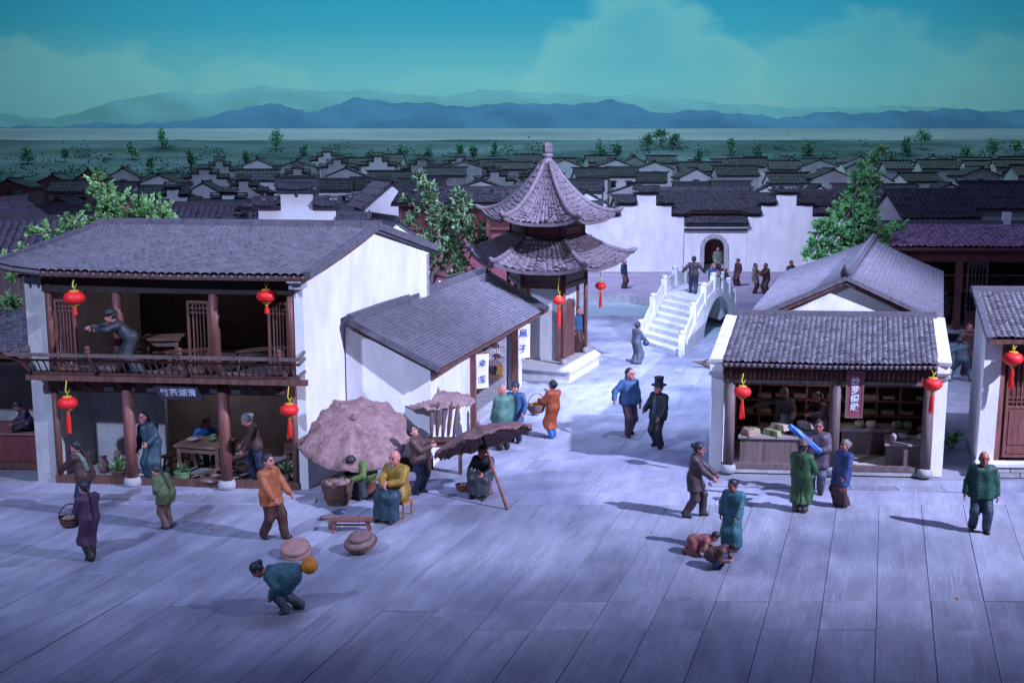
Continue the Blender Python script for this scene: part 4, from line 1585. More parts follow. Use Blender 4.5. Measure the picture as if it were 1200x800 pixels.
rd = [Q_(0.32, 2.9, 3.68), Q_(3, 2.9, 3.66), Q_(RW - 0.3, 2.9, 3.68)]
tiles(rs, ea, rd, 38, 18, TILE, 0.045, 0.04, 0.03, seed=9, jit=0.18)
deck(rs, ea, rd, 0.09, WOOD, sag=0.03)
ridge_cap(rs, Q_(0.2, 2.95, 3.74), Q_(RW - 0.2, 2.95, 3.74), 0.22, 0.12)
mb = MB()
for k in range(38):
    mb.lathe([(0.045, -0.05), (0.055, 0.0), (0.01, 0.04)], line_at(ea, (k + 0.5) / 38) + Vector((0, -0.03, -0.02)), 6)
obj('eave_tile_ends', mb, RIDGE, rs, kind='stuff')
# shelves with folded cloth in the dark back of the shop
for k in range(5):
    z = 0.55 + 0.42 * k
    obj('wall_shelf', MB().prism([Q_(0.4, 2.5), Q_(RW - 0.4, 2.5), Q_(RW - 0.4, 2.83), Q_(0.4, 2.83)], z, z + 0.04), WOODH, rs)
for k in range(9):
    p = Q_(0.4 + k * (RW - 0.8) / 8, 2.55)
    obj('shelf_upright', MB().beam((p.x, p.y, 0.2), (p.x, p.y, 2.6), 0.05, 0.05), WOODH, rs)
# counters
for t0, t1, i0_, i1_, h in ((0.75, 2.68, 0.25, 1.35, 0.86), (3.3, 5.0, 1.5, 2.3, 0.80), (4.45, 5.5, 0.35, 1.3, 0.72)):
    ct = thing('shop_counter', Q_((t0 + t1) / 2, i0_, 0.17), {0.75: 'dark wood counter stacked with cloth bolts behind the left shop column', 3.3: 'long low counter under the vertical silk shop sign', 4.45: 'short counter beside the right lantern of the silk shop'}[t0], 'counter', 'counters in the silk shop')
    obj('counter_body', MB().prism([Q_(t0, i0_), Q_(t1, i0_), Q_(t1, i1_), Q_(t0, i1_)], 0.172, h), WOODG, ct)
    obj('counter_top', MB().prism([Q_(t0 - 0.05, i0_ - 0.06), Q_(t1 + 0.05, i0_ - 0.06), Q_(t1 + 0.05, i1_), Q_(t0 - 0.05, i1_)], h + 0.001, h + 0.06), mat('counter_top_wood', (0.27, 0.23, 0.24), 0.5, 0.2, 5, 0.2, 30, (0.2, 1, 1)), ct)
# vertical sign
vs_ = thing('silk_shop_sign', Q_(3.55, -0.2, 1.62), 'red upright shop sign with four pale characters beside the middle column', 'signboard')
c = Q_(3.58, -0.22, 2.16)
obj('board', MB().box(c, (0.36, 0.04, 1.12), -0.09), mat('sign_red', (0.22, 0.05, 0.075), 0.5, 0.2, 8, 0.2), vs_)
fr = MB()
for s in (-1, 1):
    fr.box(c + Vector((s * 0.195, s * -0.017, 0)), (0.045, 0.06, 1.2), -0.09)
    fr.box(c + Vector((0, 0, s * 0.58)), (0.345, 0.06, 0.045), -0.09)
obj('frame', fr, WOODG, vs_)
text(vs_, '纱\n罗\n绸\n缎', c + Vector((-0.003, -0.035, 0.0)), 0.215, SILVER, -0.09, 0, 1.02, bold=0.005)

# building behind the silk shop
rh_ = thing('gabled_house', (9.3, 31, 0), 'white gabled house with a long grey tiled roof behind the silk shop', 'house')
gl, gr_, ga = Vector((6.55, 31.0, 3.42)), Vector((12.0, 30.6, 3.42)), Vector((9.28, 30.7, 4.66))
bl_, brr, ba = Vector((11.2, 45.2, 3.42)), Vector((17.5, 44.9, 3.42)), Vector((14.75, 45.3, 4.70))
tiles(rh_, [gl, bl_], [ga, ba], 66, 20, TILE, 0.04, 0.035, 0.05, seed=11, jit=0.13)
tiles(rh_, [gr_, brr], [ga, ba], 66, 20, TILE, 0.04, 0.035, 0.05, seed=12, jit=0.13)
deck(rh_, [gl, bl_], [ga, ba], 0.09, WOOD, sag=0.05)
deck(rh_, [gr_, brr], [ga, ba], 0.09, WOOD, sag=0.05)
ridge_cap(rh_, ga + Vector((0, 0, 0.08)), ba + Vector((0, 0, 0.08)), 0.26, 0.2)
obj('gable_wall', MB().vpoly([(6.85, 31.15, 0.02), (11.75, 30.75, 0.02), (11.75, 30.75, 3.42), (9.3, 30.95, 4.50), (6.85, 31.15, 3.42)], (0.06, 0.2, 0)), PLASTER, rh_)
obj('side_wall', MB().prism([(11.55, 31.0), (11.75, 31.0), (17.2, 44.7), (17.0, 44.7)], 0.02, 3.4), PLASTER, rh_)
obj('side_wall', MB().prism([(6.85, 31.4), (7.05, 31.4), (11.6, 44.9), (11.4, 44.9)], 0.02, 3.4), PLASTER, rh_)
for a, b2 in ((gl, ga), (gr_, ga)):
    verge(rh_, a + Vector((0, -0.03, 0.03)), b2 + Vector((0, -0.03, 0.05)), RIDGE, 0.10, 0.12)
obj('ridge_horn', MB().tube([ga + Vector((0, 0.1, 0.15)), ga + Vector((-0.05, -0.1, 0.28)), ga + Vector((-0.08, -0.2, 0.44))], [0.14, 0.1, 0.03], 7), RIDGE, rh_, True)

# ---- corner shop at the right edge -------------------------------------------
cs_ = thing('corner_shop', (11.7, 27.4, 0), 'brown-doored corner shop on a grey brick step at the right edge', 'house')
obj('platform', MB().prism([(11.62, 27.2), (16.4, 27.0), (17.4, 30.4), (12.7, 30.6)], 0.01, 0.30), STONEG, cs_)
for r_ in range(2):
    for k in range(9):
        x0 = 11.66 + 0.52 * k + 0.26 * (r_ % 2)
        yy = 27.2 - (x0 - 11.62) * 0.042
        obj('step_brick', MB().box((x0 + 0.25, yy - 0.02, 0.085 + 0.135 * r_), (0.495, 0.06, 0.118), -0.042), STONEG, cs_)
obj('platform_edge', MB().prism([(11.58, 27.12), (16.4, 26.92), (16.5, 27.3), (11.68, 27.5)], 0.302, 0.38), STONE, cs_)
obj('side_wall', MB().vpoly([(11.72, 27.5, 0.38), (12.75, 30.6, 0.3), (12.75, 30.6, 4.3), (11.72, 27.5, 3.55), (11.62, 27.2, 3.5), (11.62, 27.2, 3.3)], (0.42, -0.02, 0)), PLASTER, cs_)
obj('front_wall', MB().prism([(12.2, 27.75), (16.4, 27.55), (16.4, 27.7), (12.2, 27.9)], 0.38, 3.5), WOOD, cs_)
obj('corner_post', MB().beam((12.22, 27.6, 0.38), (12.22, 27.6, 3.5), 0.16, 0.16), WOODR, cs_)
for k in range(4):
    lattice(cs_, (12.42 + 0.72 * k, 27.66 - 0.03 * k), (13.10 + 0.72 * k, 27.63 - 0.03 * k), 0.42, 3.1, WOODR, 4, 'lattice_door', 1.35)
ea = [Vector((11.58, 26.9, 3.60)), Vector((16.6, 26.6, 3.60))]
rd = [Vector((12.55, 30.3, 4.36)), Vector((17.5, 30.1, 4.36))]
tiles(cs_, ea, rd, 33, 17, TILE, 0.045, 0.04, 0.03, seed=14, jit=0.18)
deck(cs_, ea, rd, 0.1, WOOD, sag=0.03)
ridge_cap(cs_, rd[0] + Vector((-0.1, 0, 0.06)), rd[1] + Vector((0, 0, 0.06)), 0.22, 0.13)
verge(cs_, ea[0], rd[0] + Vector((0, 0, 0.05)), RIDGE, 0.14, 0.13)
pt = G(1172, 527, 0.39)

cs_.location.x += 0.16

# ---- long open house at the back right -----------------------------------------
lh_ = thing('long_house', (17, 51, 0), 'long house with violet tiled roof and open dark front behind the alley', 'house')
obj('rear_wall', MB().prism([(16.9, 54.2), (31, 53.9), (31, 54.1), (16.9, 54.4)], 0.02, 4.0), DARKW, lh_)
obj('front_beam', MB().beam((16.8, 51.0, 3.6), (31, 50.7, 3.6), 0.14, 0.62), REDWALL, lh_)
for k in range(44):
    x = 16.95 + k * 0.32
    obj('beam_slat', MB().beam((x, 50.9 - 0.0, 3.34), (x, 50.9, 3.84), 0.05, 0.05), REDWALL, lh_)
for x in (17.0, 20.6, 24.3, 28.0):
    obj('post', MB().beam((x, 50.95, 0.02), (x, 50.95, 3.4), 0.26, 0.26), WOODR, lh_)
for x in (20.95, 22.6, 26.5):
    if x != 22.6:
        lattice(lh_, (x + 0.05, 51.0), (x + 1.0, 51.0), 0.9, 3.28, WOODG, 4)
        obj('dado', MB().beam((x + 0.05, 51.0, 0.46), (x + 1.0, 51.0, 0.46), 0.1, 0.86), REDWALL, lh_)
obj('floor', MB().prism([(16.8, 50.6), (31, 50.3), (31, 54), (16.8, 54.2)], 0.01, 0.14), STONEG, lh_)
for k in range(3):
    obj('inner_shelf', MB().beam((17.3, 53.6, 0.9 + 0.75 * k), (30.5, 53.4, 0.9 + 0.75 * k), 0.4, 0.06), WOODH, lh_)
ea = [Vector((16.2, 50.1, 4.0)), Vector((31.5, 49.8, 4.0))]
rd = [Vector((16.6, 53.4, 4.86)), Vector((31.8, 53.1, 4.86))]
tiles(lh_, ea, rd, 60, 10, TILEP, 0.06, 0.05, 0.04, seed=15)
deck(lh_, ea, rd, 0.12, WOOD, sag=0.04)
deck(lh_, [Vector((17.0, 56.5, 4.0)), Vector((32, 56.2, 4.0))], rd, 0.1, TILEP)
ridge_cap(lh_, rd[0] + Vector((0, 0, 0.06)), rd[1] + Vector((0, 0, 0.06)), 0.26, 0.16)
obj('chimney', MB().box((23.6, 53.2, 5.15), (0.32, 0.3, 0.6)), STONE, lh_)

# ---- stall at the left edge ---------------------------------------------------
ls = thing('roadside_stall', (-13.5, 29, 0), 'small tiled stall with a red-brown counter at the left edge', 'house')
ea = [Vector((-18, 28.0, 3.1)), Vector((-12.2, 27.6, 3.1))]
rd = [Vector((-17.5, 30.6, 3.75)), Vector((-11.6, 30.2, 3.75))]
tiles(ls, ea, rd, 40, 12, TILE, 0.04, 0.04, 0.03, seed=17)
deck(ls, ea, rd, 0.1, WOOD, sag=0.03)
ridge_cap(ls, rd[0], rd[1], 0.2, 0.14)
obj('rear_wall', MB().prism([(-18, 30.6), (-11.7, 30.3), (-11.7, 30.45), (-18, 30.8)], 0.02, 3.7), GREYWALL, ls)
obj('eave_beam', MB().beam((-18, 28.2, 2.9), (-12.2, 27.85, 2.9), 0.14, 0.22), DARKW, ls)
obj('counter_front', MB().prism([(-18, 28.5), (-12.05, 28.1), (-12.05, 29.0), (-18, 29.4)], 0.16, 0.88), REDWALL, ls)
obj('counter_top', MB().prism([(-18, 28.44), (-12.05, 28.04), (-12.05, 29.4), (-18, 29.8)], 0.881, 0.94), mat('counter_red', (0.24, 0.11, 0.12), 0.5, 0.2, 4, 0.2), ls)
obj('sill', MB().beam((-18, 28.35, 0.1), (-12.05, 27.95, 0.1), 0.2, 0.14), WOOD, ls)

# ---- back compound wall with stepped parapets ------------------------------------
def cap(parent, x0, x1, y, z, h=0.5, d=0.9, m=None, up=0.14):
    """a little double-pitched tile cap on a stepped wall, its ends swept up"""
    mb = MB()
    for k in range(3):
        zz = z + h * 0.16 * k
        mb.box(((x0 + x1) / 2, y, zz + h * 0.06), (x1 - x0 - 0.18 + 0.09 * k, d * (0.55 + 0.18 * k), h * 0.12))
    o = obj('wall_cap', mb, m or FARTILE, parent)
    n = 6
    zb = z + h * 0.46
    e0 = [Vector((x0 + (x1 - x0) * i / n, y - d * 0.62, zb + up * abs(2 * i / n - 1) ** 3)) for i in range(n + 1)]
    e1 = [Vector((p.x, y + d * 0.62, p.z)) for p in e0]
    rr = [Vector((p.x, y, p.z + h * 0.5)) for p in e0]
    mb = MB()
    vs = e0 + rr + e1
    W = n + 1
    fs = []
    for j in range(2):
        for i in range(n):
            fs.append((j * W + i, j * W + i + 1, (j + 1) * W + i + 1, (j + 1) * W + i))
    for i in range(n):
        fs.append((2 * W + i, 2 * W + i + 1, i + 1, i))
    fs += [(0, W, 2 * W), (n, 2 * W + n, W + n)]
    mb.add(vs, fs)
    mb.beam(rr[0] + Vector((0, 0, 0.03)), rr[-1] + Vector((0, 0, 0.03)), 0.16, 0.12)
    k = max(3, int((x1 - x0) / 0.28))
    for i in range(k):
        u = (i + 0.5) / k
        mb.beam(line_at(e0, u) + Vector((0, 0, 0.02)), line_at(rr, u) + Vector((0, 0, 0.02)), 0.12, 0.08)
    obj('cap_tiles', mb, m or FARTILE, o)
    return o


def stepped_wall(root, y, steps, z0, th_=0.4, m=PLASTER, caph=0.46, capd=0.8, capm=None, name='stepped_wall'):
    """steps: list of (x0, x1, top)"""
    pts = [Vector((steps[0][0], y, z0))]
    for x0, x1, z in steps:
        pts += [Vector((x0, y, z)), Vector((x1, y, z))]
    pts.append(Vector((steps[-1][1], y, z0)))
    obj(name, MB().vpoly(pts, (0, th_, 0)), m, root)
    for i, (x0, x1, z) in enumerate(steps):
        a, b = x0 - 0.28, x1 + 0.28
        if i and steps[i - 1][2] > z:
            a = x0 + 0.0
        if i < len(steps) - 1 and steps[i + 1][2] > z:
            b = x1 - 0.0
        cap(root, a, b, y + th_ / 2, z, caph, capd, capm)


YW = 77.8
K = YW * 1.009 / FOC


def wx(px):
    return (px - 600) * K


bw = thing('compound_wall', (12, YW, 0), 'tall white compound wall with stepped parapets and an arched gateway behind the bridge', 'wall')
lft = [(wx(640), wx(708), 3.6), (wx(708), wx(725), 3.95), (wx(725), wx(744), 4.7), (wx(744), wx(766), 5.45), (wx(766), wx(784), 4.7), (wx(784), wx(799), 3.95)]
stepped_wall(bw, YW, lft, 0.01)
rgt = [(wx(873), wx(888), 3.95), (wx(888), wx(905), 4.7), (wx(905), wx(928), 5.45), (wx(928), wx(947), 4.7), (wx(947), wx(990), 3.95)]
stepped_wall(bw, YW, rgt, 0.01)
gx0, gx1, dx0, dx1 = wx(799.3), wx(872.7), wx(821), wx(849)
cx, rw = (dx0 + dx1) / 2, (dx1 - dx0) / 2
pts = [Vector((gx0, YW + 0.12, 0.01)), Vector((gx0, YW + 0.12, 2.95)), Vector((gx1, YW + 0.12, 2.95)), Vector((gx1, YW + 0.12, 0.01)), Vector((dx1, YW + 0.12, 0.01)), Vector((dx1, YW + 0.12, 1.75))]
arc = []
for j in range(0, 13):
    t = math.pi * j / 12
    arc.append(Vector((cx + rw * math.cos(t), YW + 0.12, 1.75 + rw * 1.0 * math.sin(t))))
obj('gate_wall', MB().vpoly(pts + arc[1:-1] + [Vector((dx0, YW + 0.12, 1.75)), Vector((dx0, YW + 0.12, 0.01))], (0, 0.35, 0)), PLASTER, bw)
mb = MB()
fr_ = [Vector((dx1, YW + 0.1, 0.01))] + arc + [Vector((dx0, YW + 0.1, 0.01))]
for a, b2 in zip(fr_[:-1], fr_[1:]):
    mb.beam(Vector((a.x, YW + 0.1, a.z)), Vector((b2.x, YW + 0.1, b2.z)), 0.3, 0.16, (0, 1, 0))
obj('arch_frame', mb, STONEG, bw)
for z, d, m in ((3.0, 0.66, FARTILE), (3.16, 0.9, STONE), (3.36, 1.2, FARTILE)):
    obj('gate_coping', MB().box(((gx0 + gx1) / 2, YW + 0.25, z + 0.06), (gx1 - gx0 - 0.02, d, 0.14)), m, bw)
tiles(bw, [Vector((gx0, YW - 0.5, 3.50)), Vector((gx1, YW - 0.5, 3.50))], [Vector((gx0, YW + 0.3, 3.95)), Vector((gx1, YW + 0.3, 3.95))], 22, 3, FARTILE, 0.06, 0.05)
obj('gate_passage', MB().box((cx, YW + 2.2, 1.3), (3.4, 0.1, 2.6)), WOOD, bw)
for k in range(4):
    obj('step', MB().box((cx, YW + 0.6 + 0.4 * k, 0.06 + 0.12 * k), (rw * 2.3, 0.4, 0.12)), STONEG, bw)
obj('wall_foot', MB().beam((wx(640), YW - 0.04, 0.06), (wx(990), YW - 0.04, 0.06), 0.1, 0.10), STONEG, bw)

# hall behind the wall
hl = thing('great_hall', (wx(820), 88, 0), 'wide dark-roofed hall with wooden front rising behind the compound wall', 'house')
X0, X1 = P(757, 230, 88).x, P(884, 230, 88).x
ea = [Vector((X0, 86.2, 3.9)), Vector((X1, 86.2, 3.9))]
rd = [Vector((X0, 90.2, 5.45)), Vector((X1, 90.2, 5.45))]
tiles(hl, ea, rd, 44, 10, FARTILE, 0.07, 0.05, 0.08, seed=21)
deck(hl, ea, rd, 0.12, DARKW, sag=0.08)
ridge_cap(hl, rd[0], rd[1], 0.34, 0.3, FARTILE, 0.4)
obj('front_wall', MB().prism([(X0 + 0.4, 87), (X1 - 0.4, 87), (X1 - 0.4, 90), (X0 + 0.4, 90)], 0.02, 4.2), WOODG, hl)
for k in range(9):
    x = X0 + 0.5 + (X1 - X0 - 1) * k / 8
    obj('post', MB().beam((x, 86.9, 0.02), (x, 86.9, 4.1), 0.22, 0.22), WOODR, hl)

# ---- red-brown long house behind the dark tree --------------------------------
rb2 = thing('red_brown_house', (P(560, 300, 62).x, 62, 0), 'long red-brown timber house with flat dark roof behind the pavilion', 'house')
x0, x1 = P(470, 300, 62).x, P(640, 300, 62).x
obj('wall', MB().prism([(x0, 62.4), (x1, 62.4), (x1, 66), (x0, 66)], 0.01, 5.4), REDWALL, rb2)
for k in range(6):
    x = x0 + (x1 - x0) * k / 5
    obj('post', MB().beam((x, 62.3, 0.02), (x, 62.3, 5.35), 0.24, 0.24), WOODR, rb2)
for k in range(5):
    x = x0 + (x1 - x0) * (k + 0.5) / 5
    obj('wall_panel', MB().box((x, 62.34, 2.35), ((x1 - x0) / 5 - 0.35, 0.1, 2.9)), mat('pink_red_board', (0.30, 0.085, 0.115), 0.6, 0.2, 3, 0.2), rb2)
    obj('rail', MB().box((x, 62.28, 4.1), ((x1 - x0) / 5 - 0.26, 0.12, 0.16)), WOODR, rb2)
ea = [Vector((x0 - 0.5, 61.7, 5.5)), Vector((x1 + 0.5, 61.7, 5.5))]
rd = [Vector((x0 - 0.3, 65, 6.22)), Vector((x1 + 0.3, 65, 6.22))]
tiles(rb2, ea, rd, 40, 8, FARTILE, 0.05, 0.04, 0.03, seed=23)
deck(rb2, ea, rd, 0.14, DARKW, sag=0.03)
ridge_cap(rb2, rd[0], rd[1], 0.3, 0.2, FARTILE)

# ---------------------------------------------------------------- village houses
ORD = ['first', 'second', 'third', 'fourth', 'fifth', 'sixth', 'seventh', 'eighth', 'ninth', 'tenth', 'eleventh', 'twelfth', 'thirteenth', 'fourteenth', 'fifteenth',
       'sixteenth', 'seventeenth', 'eighteenth', 'nineteenth', 'twentieth']


def nth(i):
    n = i + 1
    if n <= 20:
        return ORD[i]
    if n % 10 == 0:
        return ('thirtieth', 'fortieth', 'fiftieth')[n // 10 - 3]
    return ('twenty-', 'thirty-', 'forty-', 'fifty-')[n // 10 - 2] + ORD[n % 10 - 1]


def vhouse(label, px, Y, w, d, h, rise, kind='A', yaw=0.0, wm=FARWALL, tm=FARTILE, group=None, zb=None, win=1, seed=0, fine=0.42):
    r = random.Random(seed + int(px * 7 + Y * 13))
    z0 = zt(Y) - 0.15 if zb is None else zb
    x = (px - 600) * Y * 1.009 / FOC
    root = thing('village_house', (x, Y, z0), label, 'house', group)
    ya = R(yaw) + (math.pi / 2 if kind in 'BS' else 0)
    m = Matrix.Rotation(ya, 3, 'Z')
    if kind in 'BS':
        w, d = d, w

    def W(lx, ly, z):
        return Vector((x, Y, z0)) + m @ Vector((lx, ly, z))
    hw, hd = w / 2, d / 2
    mb = MB()
    for s in (-1, 1):
        mb.vpoly([W(s * hw, -hd, 0), W(s * hw, hd, 0), W(s * hw, hd, h - 0.06), W(s * hw, 0, h + rise - 0.09), W(s * hw, -hd, h - 0.06)], m @ Vector((-s * 0.15, 0, 0)))
        mb.hexa([W(-hw + 0.16, s * hd, 0), W(hw - 0.16, s * hd, 0), W(hw - 0.16, s * (hd - 0.15), 0), W(-hw + 0.16, s * (hd - 0.15), 0),
                 W(-hw + 0.16, s * hd, h), W(hw - 0.16, s * hd, h), W(hw - 0.16, s * (hd - 0.15), h), W(-hw + 0.16, s * (hd - 0.15), h)])
    obj('wall', mb, wm, root)
    ov = 0.3
    nc, nr = max(5, int(w / fine)), max(3, int((hd + ov) / 0.5))
    for s in (-1, 1):
        ez = h - ov * rise / hd
        tiles(root, [W(-hw - 0.15, s * (hd + ov), ez), W(hw + 0.15, s * (hd + ov), ez)], [W(-hw - 0.15, 0, h + rise), W(hw + 0.15, 0, h + rise)], nc, nr, tm, 0.07, 0.05, 0.05, seed=seed + s)
        e = MB().hexa([W(-hw - 0.15, s * (hd + ov), ez - 0.12), W(hw + 0.15, s * (hd + ov), ez - 0.12), W(hw + 0.15, 0.0, h + rise - 0.12), W(-hw - 0.15, 0.0, h + rise - 0.12),
                       W(-hw - 0.15, s * (hd + ov), ez - 0.02), W(hw + 0.15, s * (hd + ov), ez - 0.02), W(hw + 0.15, 0.0, h + rise - 0.07), W(-hw - 0.15, 0.0, h + rise - 0.07)])
        obj('roof_deck', e, tm, root)
    ridge_cap(root, W(-hw - 0.2, 0, h + rise + 0.05), W(hw + 0.2, 0, h + rise + 0.05), 0.26, 0.2, tm, 0.22)
    if kind == 'S':
        xs = d / 2
        n = [(-xs - 0.1, -xs * 0.58, h - 0.1), (-xs * 0.58, -xs * 0.24, h + rise * 0.55), (-xs * 0.24, xs * 0.24, h + rise * 1.2), (xs * 0.24, xs * 0.58, h + rise * 0.55), (xs * 0.58, xs + 0.1, h - 0.1)]
        stepped_wall(root, Y - w / 2 - 0.35, [(x + a, x + b, z0 + zz) for a, b, zz in n], z0, 0.3, wm, 0.5, 0.8, tm)
    # windows and doors on the face towards the street
    if win:
        if kind == 'A':
            for k in range(win):
                lx = -hw + w * (k + 0.5) / win + r.uniform(-0.1, 0.1)
                zc = h * 0.68
                o = obj('window', MB().hexa([W(lx + a, -hd - 0.05 + b, zc + c) for c in (-0.35, 0.35) for a, b in ((-0.3, 0), (0.3, 0), (0.3, 0.08), (-0.3, 0.08))]), GLASS, root)
                obj('window_hood', MB().hexa([W(lx + a, -hd - 0.2 + b, zc + c) for c in (0.40, 0.5) for a, b in ((-0.45, 0), (0.45, 0), (0.45, 0.19), (-0.45, 0.19))]), tm, o)
        elif kind == 'B':
            zc = h * 0.75
            # the gable at local -x (towards the camera after the quarter turn)
            o = obj('window', MB().hexa([W(-hw - 0.05 + b, a, zc + c) for c in (-0.3, 0.3) for a, b in ((-0.28, 0), (0.28, 0), (0.28, 0.08), (-0.28, 0.08))]), GLASS, root)
            obj('window_hood', MB().hexa([W(-hw - 0.18 + b, a, zc + c) for c in (0.40, 0.5) for a, b in ((-0.42, 0), (0.42, 0), (0.42, 0.17), (-0.42, 0.17))]), tm, o)
    return root


WALLW = mat('village_white', (0.74, 0.74, 0.76), 0.9, 0.12, 0.8, 0.1, 6)
TILEM = mat('mid_roof_tile', (0.075, 0.07, 0.09), 0.6, 0.3, 3, 0.3, 24, speck=0.2)
near_houses = [
    ('dark sloping roof house at the left edge above the stall', 22, 47, 6.6, 4.2, 4.15, 1.25, 'A', 6, WOODG, TILEM, 0),
    ('dark gabled house at the far left behind the leafy tree', 8, 58, 3.6, 4.5, 4.6, 1.2, 'B', -8, WOOD, TILEM, 0),
    ('long low red-fronted house behind the leafy tree', 228, 57, 4.6, 3.2, 4.75, 0.85, 'A', 0, REDWALL, TILEM, 0),
    ('small white gabled house between red-fronted house and stepped white gable', 290, 56, 2.6, 3.6, 3.9, 1.25, 'B', 20, WALLW, TILEM, 0),
    ('large white house with five-step gable behind the tea house ridge', 364, 58, 6.6, 5.0, 4.75, 1.25, 'S', 0, WALLW, TILEM, 0),
    ('white house with steep gable at the right end of the tea house ridge', 452, 54, 3.2, 4.0, 3.9, 1.2, 'B', 24, WALLW, TILEM, 0),
    ('tall plain white gabled house left of the red-brown house', 452, 74, 3.6, 4.6, 5.0, 1.5, 'B', 20, WALLW, TILEM, 1),
    ('wide dark house left of the conifer above the long violet roof', 1075, 67, 4.6, 4.0, 4.7, 1.3, 'A', 8, GREYWALL, FARTILE, 0),
    ('broad dark-roofed house at the right edge above the violet roof', 1165, 70, 5.0, 4.2, 5.1, 1.3, 'A', -5, GREYWALL, FARTILE, 0),
]
for lb, px, Y, w, d, h, rise, k, yw, wm, tm, wn_ in near_houses:
    vhouse(lb, px, Y, w, d, h, rise, k, yw, wm, tm, 'village houses behind the street', 0.0, wn_, seed=int(px), fine=0.3)
rows = [(72, 'front', 5.2, (50, 470), 0.0), (88, 'second', 5.0, (20, 700), 0.0), (104, 'third', 4.9, (0, 1200), None), (121, 'fourth', 4.9, (0, 1200), None), (139, 'fifth', 4.9, (60, 1200), None), (156, 'sixth', 5.0, (250, 1200), None), (168, 'farthest', 4.4, (330, 1160), None)]
hr = random.Random(21)
for Y, nm, hh, (pa, pb), zb in rows:
    px = pa + hr.uniform(0, 20)
    i = 0
    while px < pb:
        w = hr.uniform(3.3, 5.4)
        yy = Y + hr.uniform(-2.4, 2.4)
        kd = hr.choice('AAABBS' if 120 < px < 640 else 'AAAABB')
        if kd == 'S':
            w = max(w, 4.4)
        ph = w * FOC / Y
        h = hh * hr.uniform(0.62, 0.78)
        c = px + ph / 2
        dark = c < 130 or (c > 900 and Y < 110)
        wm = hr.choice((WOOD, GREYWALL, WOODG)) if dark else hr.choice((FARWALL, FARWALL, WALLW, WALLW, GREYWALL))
        if not (Y < 90 and 470 < c < 690 and Y < 75) and not (Y == 88 and c > 690):
            rw_ = {'A': 'dark-roofed village house', 'B': 'gable-fronted village house', 'S': 'step-gabled white village house'}[kd]
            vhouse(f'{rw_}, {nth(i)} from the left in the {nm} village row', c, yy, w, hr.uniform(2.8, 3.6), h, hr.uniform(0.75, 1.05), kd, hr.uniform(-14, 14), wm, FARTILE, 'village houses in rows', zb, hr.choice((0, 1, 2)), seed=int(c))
            i += 1
        px += ph * hr.uniform(1.0, 1.4)

# ---------------------------------------------------------------- trees
def leaf_mesh(pts, size, r, norm=None, asp=0.5):
    """many small folded leaves"""
    mb = MB()
    for p, d in pts:
        d = d.normalized()
        a = d.cross(Vector((r.uniform(-1, 1), r.uniform(-1, 1), r.uniform(-1, 1)))).normalized()
        nn = d.cross(a)
        s = size * r.uniform(0.65, 1.25)
        w = s * asp
        mid = p + d * s * 0.5 - nn * s * 0.10
        mb.add([p, mid + a * w * 0.5 + nn * s * 0.08, p + d * s - nn * s * 0.16, mid - a * w * 0.5 + nn * s * 0.08, mid], [(0, 4, 1), (4, 2, 1), (0, 3, 4), (4, 3, 2)])
    return mb


def tree(label, base, limbs, clumps, leaf, size, m, seed, cat='tree', asp=0.5, name='leafy_tree', rosette=9):
    """limbs: list of point lists with radii; clumps: (centre, radius, number of twigs)"""
    r = random.Random(seed)
    root = thing(name, base, label, cat)
    mb = MB()
    for pts, rad in limbs:
        mb.tube(pts, rad, 7)
    o = obj('trunk', mb, BARK, root, True)
    lv, tw = [], MB()
    for c, rad, n in clumps:
        c = Vector(c)
        for _ in range(n):
            v = Vector((r.gauss(0, 1), r.gauss(0, 1), r.gauss(0, 0.8)))
            v = v.normalized() * rad * (r.random() ** 0.45)
            p = c + v
            d = (v.normalized() + Vector((0, -0.1, 0.5))).normalized()
            tw.tube([c + v * 0.35, p], [0.012, 0.006], 4, False)
            for k in range(rosette):
                dd_ = (d + Vector((r.uniform(-1, 1), r.uniform(-1, 1), r.uniform(-0.7, 1))) * 0.85).normalized()
                lv.append((p + d * r.uniform(-0.5, 0.3) * size * 1.5, dd_))
    obj('crown', leaf_mesh(lv, size, r, asp=asp), m, root)
    obj('twigs', tw, BARK, o, kind='stuff')
    return root


# bright leafy tree behind the tea house
b0 = P(140, 300, 36.5)
b0.z = 0
pa = [b0, b0 + Vector((0.2, 0, 3)), b0 + Vector((0.1, 0, 5.6)), P(150, 240, 36.5)]
cl = [(P(118, 222, 36.5), 0.42, 26), (P(112, 207, 36.5), 0.22, 9), (P(130, 235, 36.5), 0.5, 40), (P(155, 250, 36.5), 0.7, 70), (P(180, 252, 36.5), 0.65, 60), (P(195, 262, 36.5), 0.5, 40), (P(120, 255, 36.5), 0.5, 40),
      (P(85, 262, 36), 0.4, 22), (P(62, 272, 35.5), 0.42, 22), (P(40, 272, 35.5), 0.28, 10), (P(150, 268, 36.5), 0.7, 40)]
lm = [(pa, [0.16, 0.13, 0.1, 0.05]), ([pa[2], P(118, 232, 36.5), P(112, 205, 36.5)], [0.06, 0.04, 0.015]), ([pa[2], P(100, 262, 36), P(50, 275, 35.5)], [0.06, 0.04, 0.015]), ([pa[2], P(185, 255, 36.5)], [0.06, 0.02])]
tree('bright green leafy tree behind the tea house roof', b0, lm, cl, None, 0.17, LEAFA, 4, asp=0.5, rosette=15)
b0 = Vector((-13.0, 30.9, 0))
lm = [([b0, b0 + Vector((-0.1, 0, 2.2)), P(12, 352, 30.5)], [0.07, 0.05, 0.03]), ([b0 + Vector((-0.1, 0, 2.2)), P(18, 305, 31)], [0.04, 0.015])]
